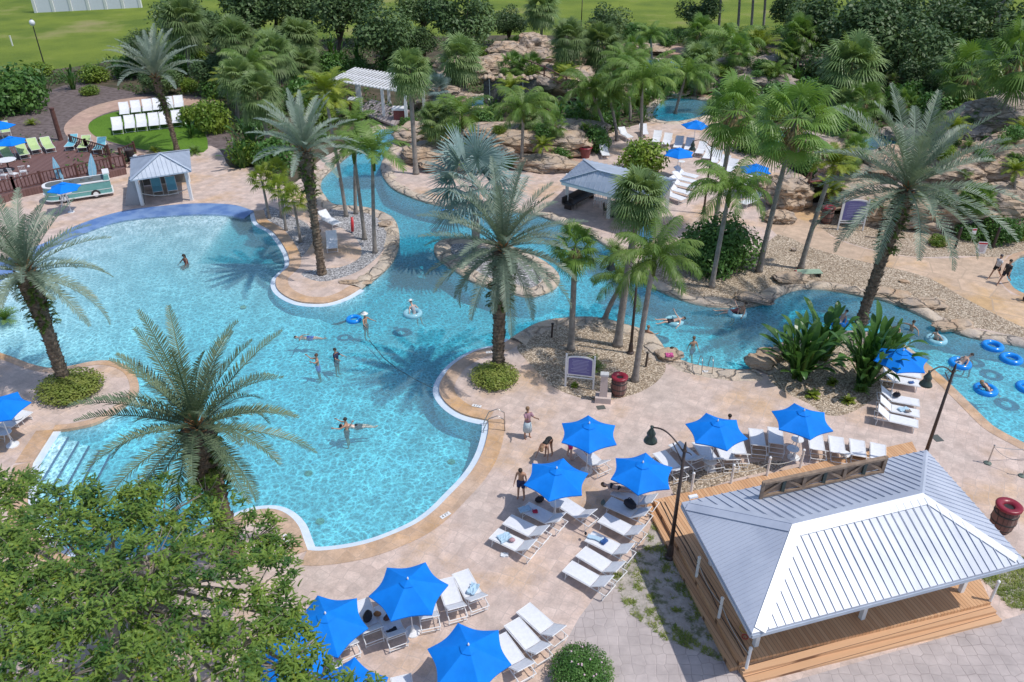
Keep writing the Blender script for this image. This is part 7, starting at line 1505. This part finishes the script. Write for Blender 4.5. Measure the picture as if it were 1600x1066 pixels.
# on the deck
person(824, 684, 'woman in a pale wrap standing on the deck right of the pool ladder', dict(lsh=60, rsh=50, lel=70, rel=60), .5, 0, tan_, 'skirt', (.5, .6, .65), (.25, .15, .08), .05, shirt=(.35, .2, .25))
person(857, 712, 'woman in a black swimsuit bending over above the nearest umbrellas', BEND, -.5, 0, tan_, 'suit', (.02, .02, .02), (.3, .18, .1), .1)
person(890, 716, 'person in pink shorts bending under the umbrella nearest the pool', dict(BEND, lean=85), 1.5, 0, pale, 'trunks', (.65, .03, .25), (.06, .04, .03), .05, shirt=(.4, .03, .12))
person(814, 779, 'shirtless man in dark shorts looking down beside a blue umbrella', dict(head=35, lsh=8, rsh=5), -.3, 0, tan_, 'trunks', (.03, .04, .12), (.03, .02, .015))
person(1133, 668, 'person with dark hair seated behind the umbrella right of the lamp head', dict(SEAT, lean=10), PI, .42, tan_, 'trunks', (.1, .1, .15), (.02, .015, .01), at=W(1136, 684) + Vector((0, 0, .46)), shirt=(.1, .1, .12))
person(958, 776, 'person lying on a shaded lounger beside the big dark bag', dict(FLOAT, lab=15, rab=15, lsh=5, rsh=5), R(70), 0, pale, 'bikini', (.02, .02, .03), (.15, .08, .04), .05, pitch=-86, at=W(966, 779) + Vector((0, 0, .55)), sc=.95)
person(1553, 435, 'woman with white top and black shorts walking on the path', WALK, R(-62), 0, tan_, 'trunks', (.02, .02, .02), (.08, .07, .08), .1, shirt=(.6, .6, .62))
person(1567, 444, 'person in a black top striding behind the woman on the path', dict(WALK, lhp=32, rhp=-30), R(-55), 0, tan_, 'trunks', (.02, .02, .025), (.02, .015, .01), .1, shirt=(.03, .03, .03), sc=1.04)
person(1598, 470, 'person sitting at the edge of the small right pool, half out of the picture', dict(SEAT, lkn=20, rkn=30), R(70), 0, tan_, 'trunks', (.05, .02, .02), at=W(1601, 470) + Vector((0, 0, .14)))
# in the water: feet on the floor, or floating
def wade(x, y, l, d=.62, pose=None, yaw=0, **k):
    d = 1.13 if d > .4 else .72
    return person(x, y, l, dict(pose or WADE), yaw, 0, at=W(x, y, WZ) + Vector((0, 0, -d)), **k)
wade(292, 411, 'dark-haired bather crouching alone in the pale beach pool', .35, dict(SEAT, ground=1, lean=10), R(-40), tone=brown, cloth='suit', cc=(.15, .03, .03), hlen=.12)
person(488, 530, 'man in blue shorts floating on his back, head to the left', dict(FLOAT, lab=75, rab=70), R(90), 0, tan_, 'trunks', (.02, .06, .35), (.02, .015, .01), pitch=-84, at=W(482, 529, WZ - .12))
wade(571, 504, 'bather with a white hat beside a blue float', .85, None, R(60), tone=tan_, cc=(.02, .02, .03), hat=(.8, .8, .78))
person(646, 486, 'pale bather with a white hat drifting in a clear float', dict(SEAT, lean=-30), R(40), 0, pale, 'suit', (.4, .42, .45), hat=(.8, .8, .8), at=W(648, 489, WZ - .05))
wade(496, 569, 'man in blue shorts standing with arms raised in the pool', .6, dict(WADE, lsh=80, rsh=95, lel=60), R(-60), tone=tan_, cc=(.03, .12, .45), hair=(.1, .05, .03))
wade(525, 560, 'boy in a dark rash shirt wading beside the man in blue shorts', .55, dict(WADE, lsh=60, rsh=20), R(70), tone=tan_, cc=(.02, .025, .06), shirt=(.02, .025, .07))
wade(541, 670, 'dark-haired bather holding a floating companion', .92, dict(lsh=70, rsh=70, lel=40, rel=40, lab=25, rab=25), R(-90), tone=tan_, cc=(.02, .02, .03))
person(556, 668, 'bather lying back in a companion\'s arms', dict(FLOAT, lab=20, rab=30), R(100), 0, pale, 'trunks', (.02, .02, .03), pitch=-78, at=W(557, 667, WZ - .12))
person(705, 333, 'bather lying over a blue float by the river bank', dict(FLOAT), R(95), 0, tan_, 'trunks', (.1, .2, .4), pitch=80, at=W(707, 332, WZ + .12))
person(1048, 503, 'bather stretched out on a clear tube, head to the right', dict(FLOAT, lhp=25, rhp=20), R(-85), 0, pale, 'trunks', (.02, .02, .03), pitch=-76, at=W(1050, 502, WZ + .18))
wade(1012, 524, 'bather at the near bank below the lamp pole', .95, None, R(150), tone=tan_, cc=(.03, .03, .05), hair=(.25, .08, .05))
wade(1083, 540, 'man wading toward the near bank of the river', .5, WALK, R(20), tone=tan_, cc=(.03, .05, .15), hair=(.15, .08, .04))
wade(1056, 553, 'woman in a dark swimsuit leaning at the river corner', .45, dict(WADE, lean=30, rsh=60), R(-60), tone=tan_, cloth='suit', cc=(.03, .05, .05), hair=(.02, .02, .02), hlen=.08)
person(1157, 490, 'dark-haired bather in a clear tube near the far bank', dict(SEAT, lean=-25), R(-70), 0, tan_, 'trunks', (.02, .02, .03), at=W(1156, 491, WZ + .1)); person(1140, 488, 'companion drifting left of the dark-haired bather by the far bank', dict(FLOAT), R(-100), 0, pale, 'suit', (.3, .1, .1), pitch=-74, at=W(1142, 487, WZ + .1))
wade(1401, 519, 'bather wading behind the broad leaves, left of two', .95, None, R(-70), tone=tan_, cc=(.02, .02, .02)); wade(1424, 516, 'bather wading in the right river, right of two', .98, dict(WADE, lab=80, rab=70), R(-60), tone=tan_, cc=(.02, .02, .05), hair=(.05, .03, .02))
person(1462, 532, 'dark-haired bather in a clear tube on the right river', dict(SEAT, lean=-20), R(120), 0, pale, 'trunks', (.03, .03, .03), at=W(1463, 531, WZ + .1))
wade(1517, 562, 'man with a cap bending over the tube on the right river', .55, dict(lean=65, lsh=45, rsh=40, lhp=5, rhp=-5), R(-70), tone=brown, cc=(.05, .03, .02), hat=(.6, .58, .55)); person(1500, 568, 'bather reclining in the blue tube beside the bending man', dict(SEAT, lean=-40), R(-90), 0, pale, 'trunks', (.5, .5, .5), (.03, .02, .02), at=W(1500, 568, WZ + .14))
person(1543, 608, 'bather lying back in the blue tube near the right lamp', dict(SEAT, lean=-45, lkn=40, rkn=30), R(100), 0, pale, 'bikini', (.1, .05, .05), (.3, .2, .1), .1, at=W(1544, 608, WZ + .14)); person(1312, 503, 'bather in the blue tube behind the broad-leaved plants', dict(SEAT, lean=-35), R(-60), 0, pale, 'trunks', (.6, .6, .6), at=W(1312, 503, WZ + .14))

# plants rooted on the rocks
bpy.context.view_layer.update(); dg = bpy.context.evaluated_depsgraph_get(); RQ = random.Random(9)
def on_rock(x0, y0, x1, y1, n, zg):
    c_ = 0
    for _ in range(n * 12):
        if c_ >= n: break
        x, y = RQ.uniform(x0, x1), RQ.uniform(y0, y1); d = ray(x, y).normalized(); hit, loc, nrm, fi, ob, mt = scn.ray_cast(dg, cam.location, d)
        if not hit or not ob.name.startswith('boulder') or nrm.z < .45: continue
        k = RQ.random(); c_ += 1
        if k < .5: o = shrub(x, y, RQ.uniform(11, 20), spot('shrub rooted on rocks', x, y), RQ.choice(['bush', 'lime']), RQ.uniform(.7, 1.1), .14, 'plants rooted on the rocks', n=2200)
        elif k < .75: o = grassy(x, y, RQ.uniform(10, 16), spot('spiky plant on rocks', x, y), 'queen', 'plants rooted on the rocks')
        else: o = palm(RQ.choice(['fan', 'areca']), x, y, x, y - RQ.uniform(16, 28), RQ.uniform(20, 28), spot('small palm on rocks', x, y), 'plants rooted on the rocks')
        o.location = (loc.x, loc.y, loc.z - .1); s_ = (loc - cam.location).length / (W(x, y) - cam.location).length; o.scale = (s_,) * 3
on_rock(1290, 215, 1600, 345, 26, 0); on_rock(960, 70, 1240, 165, 16, 0); on_rock(655, 90, 930, 262, 16, 0)
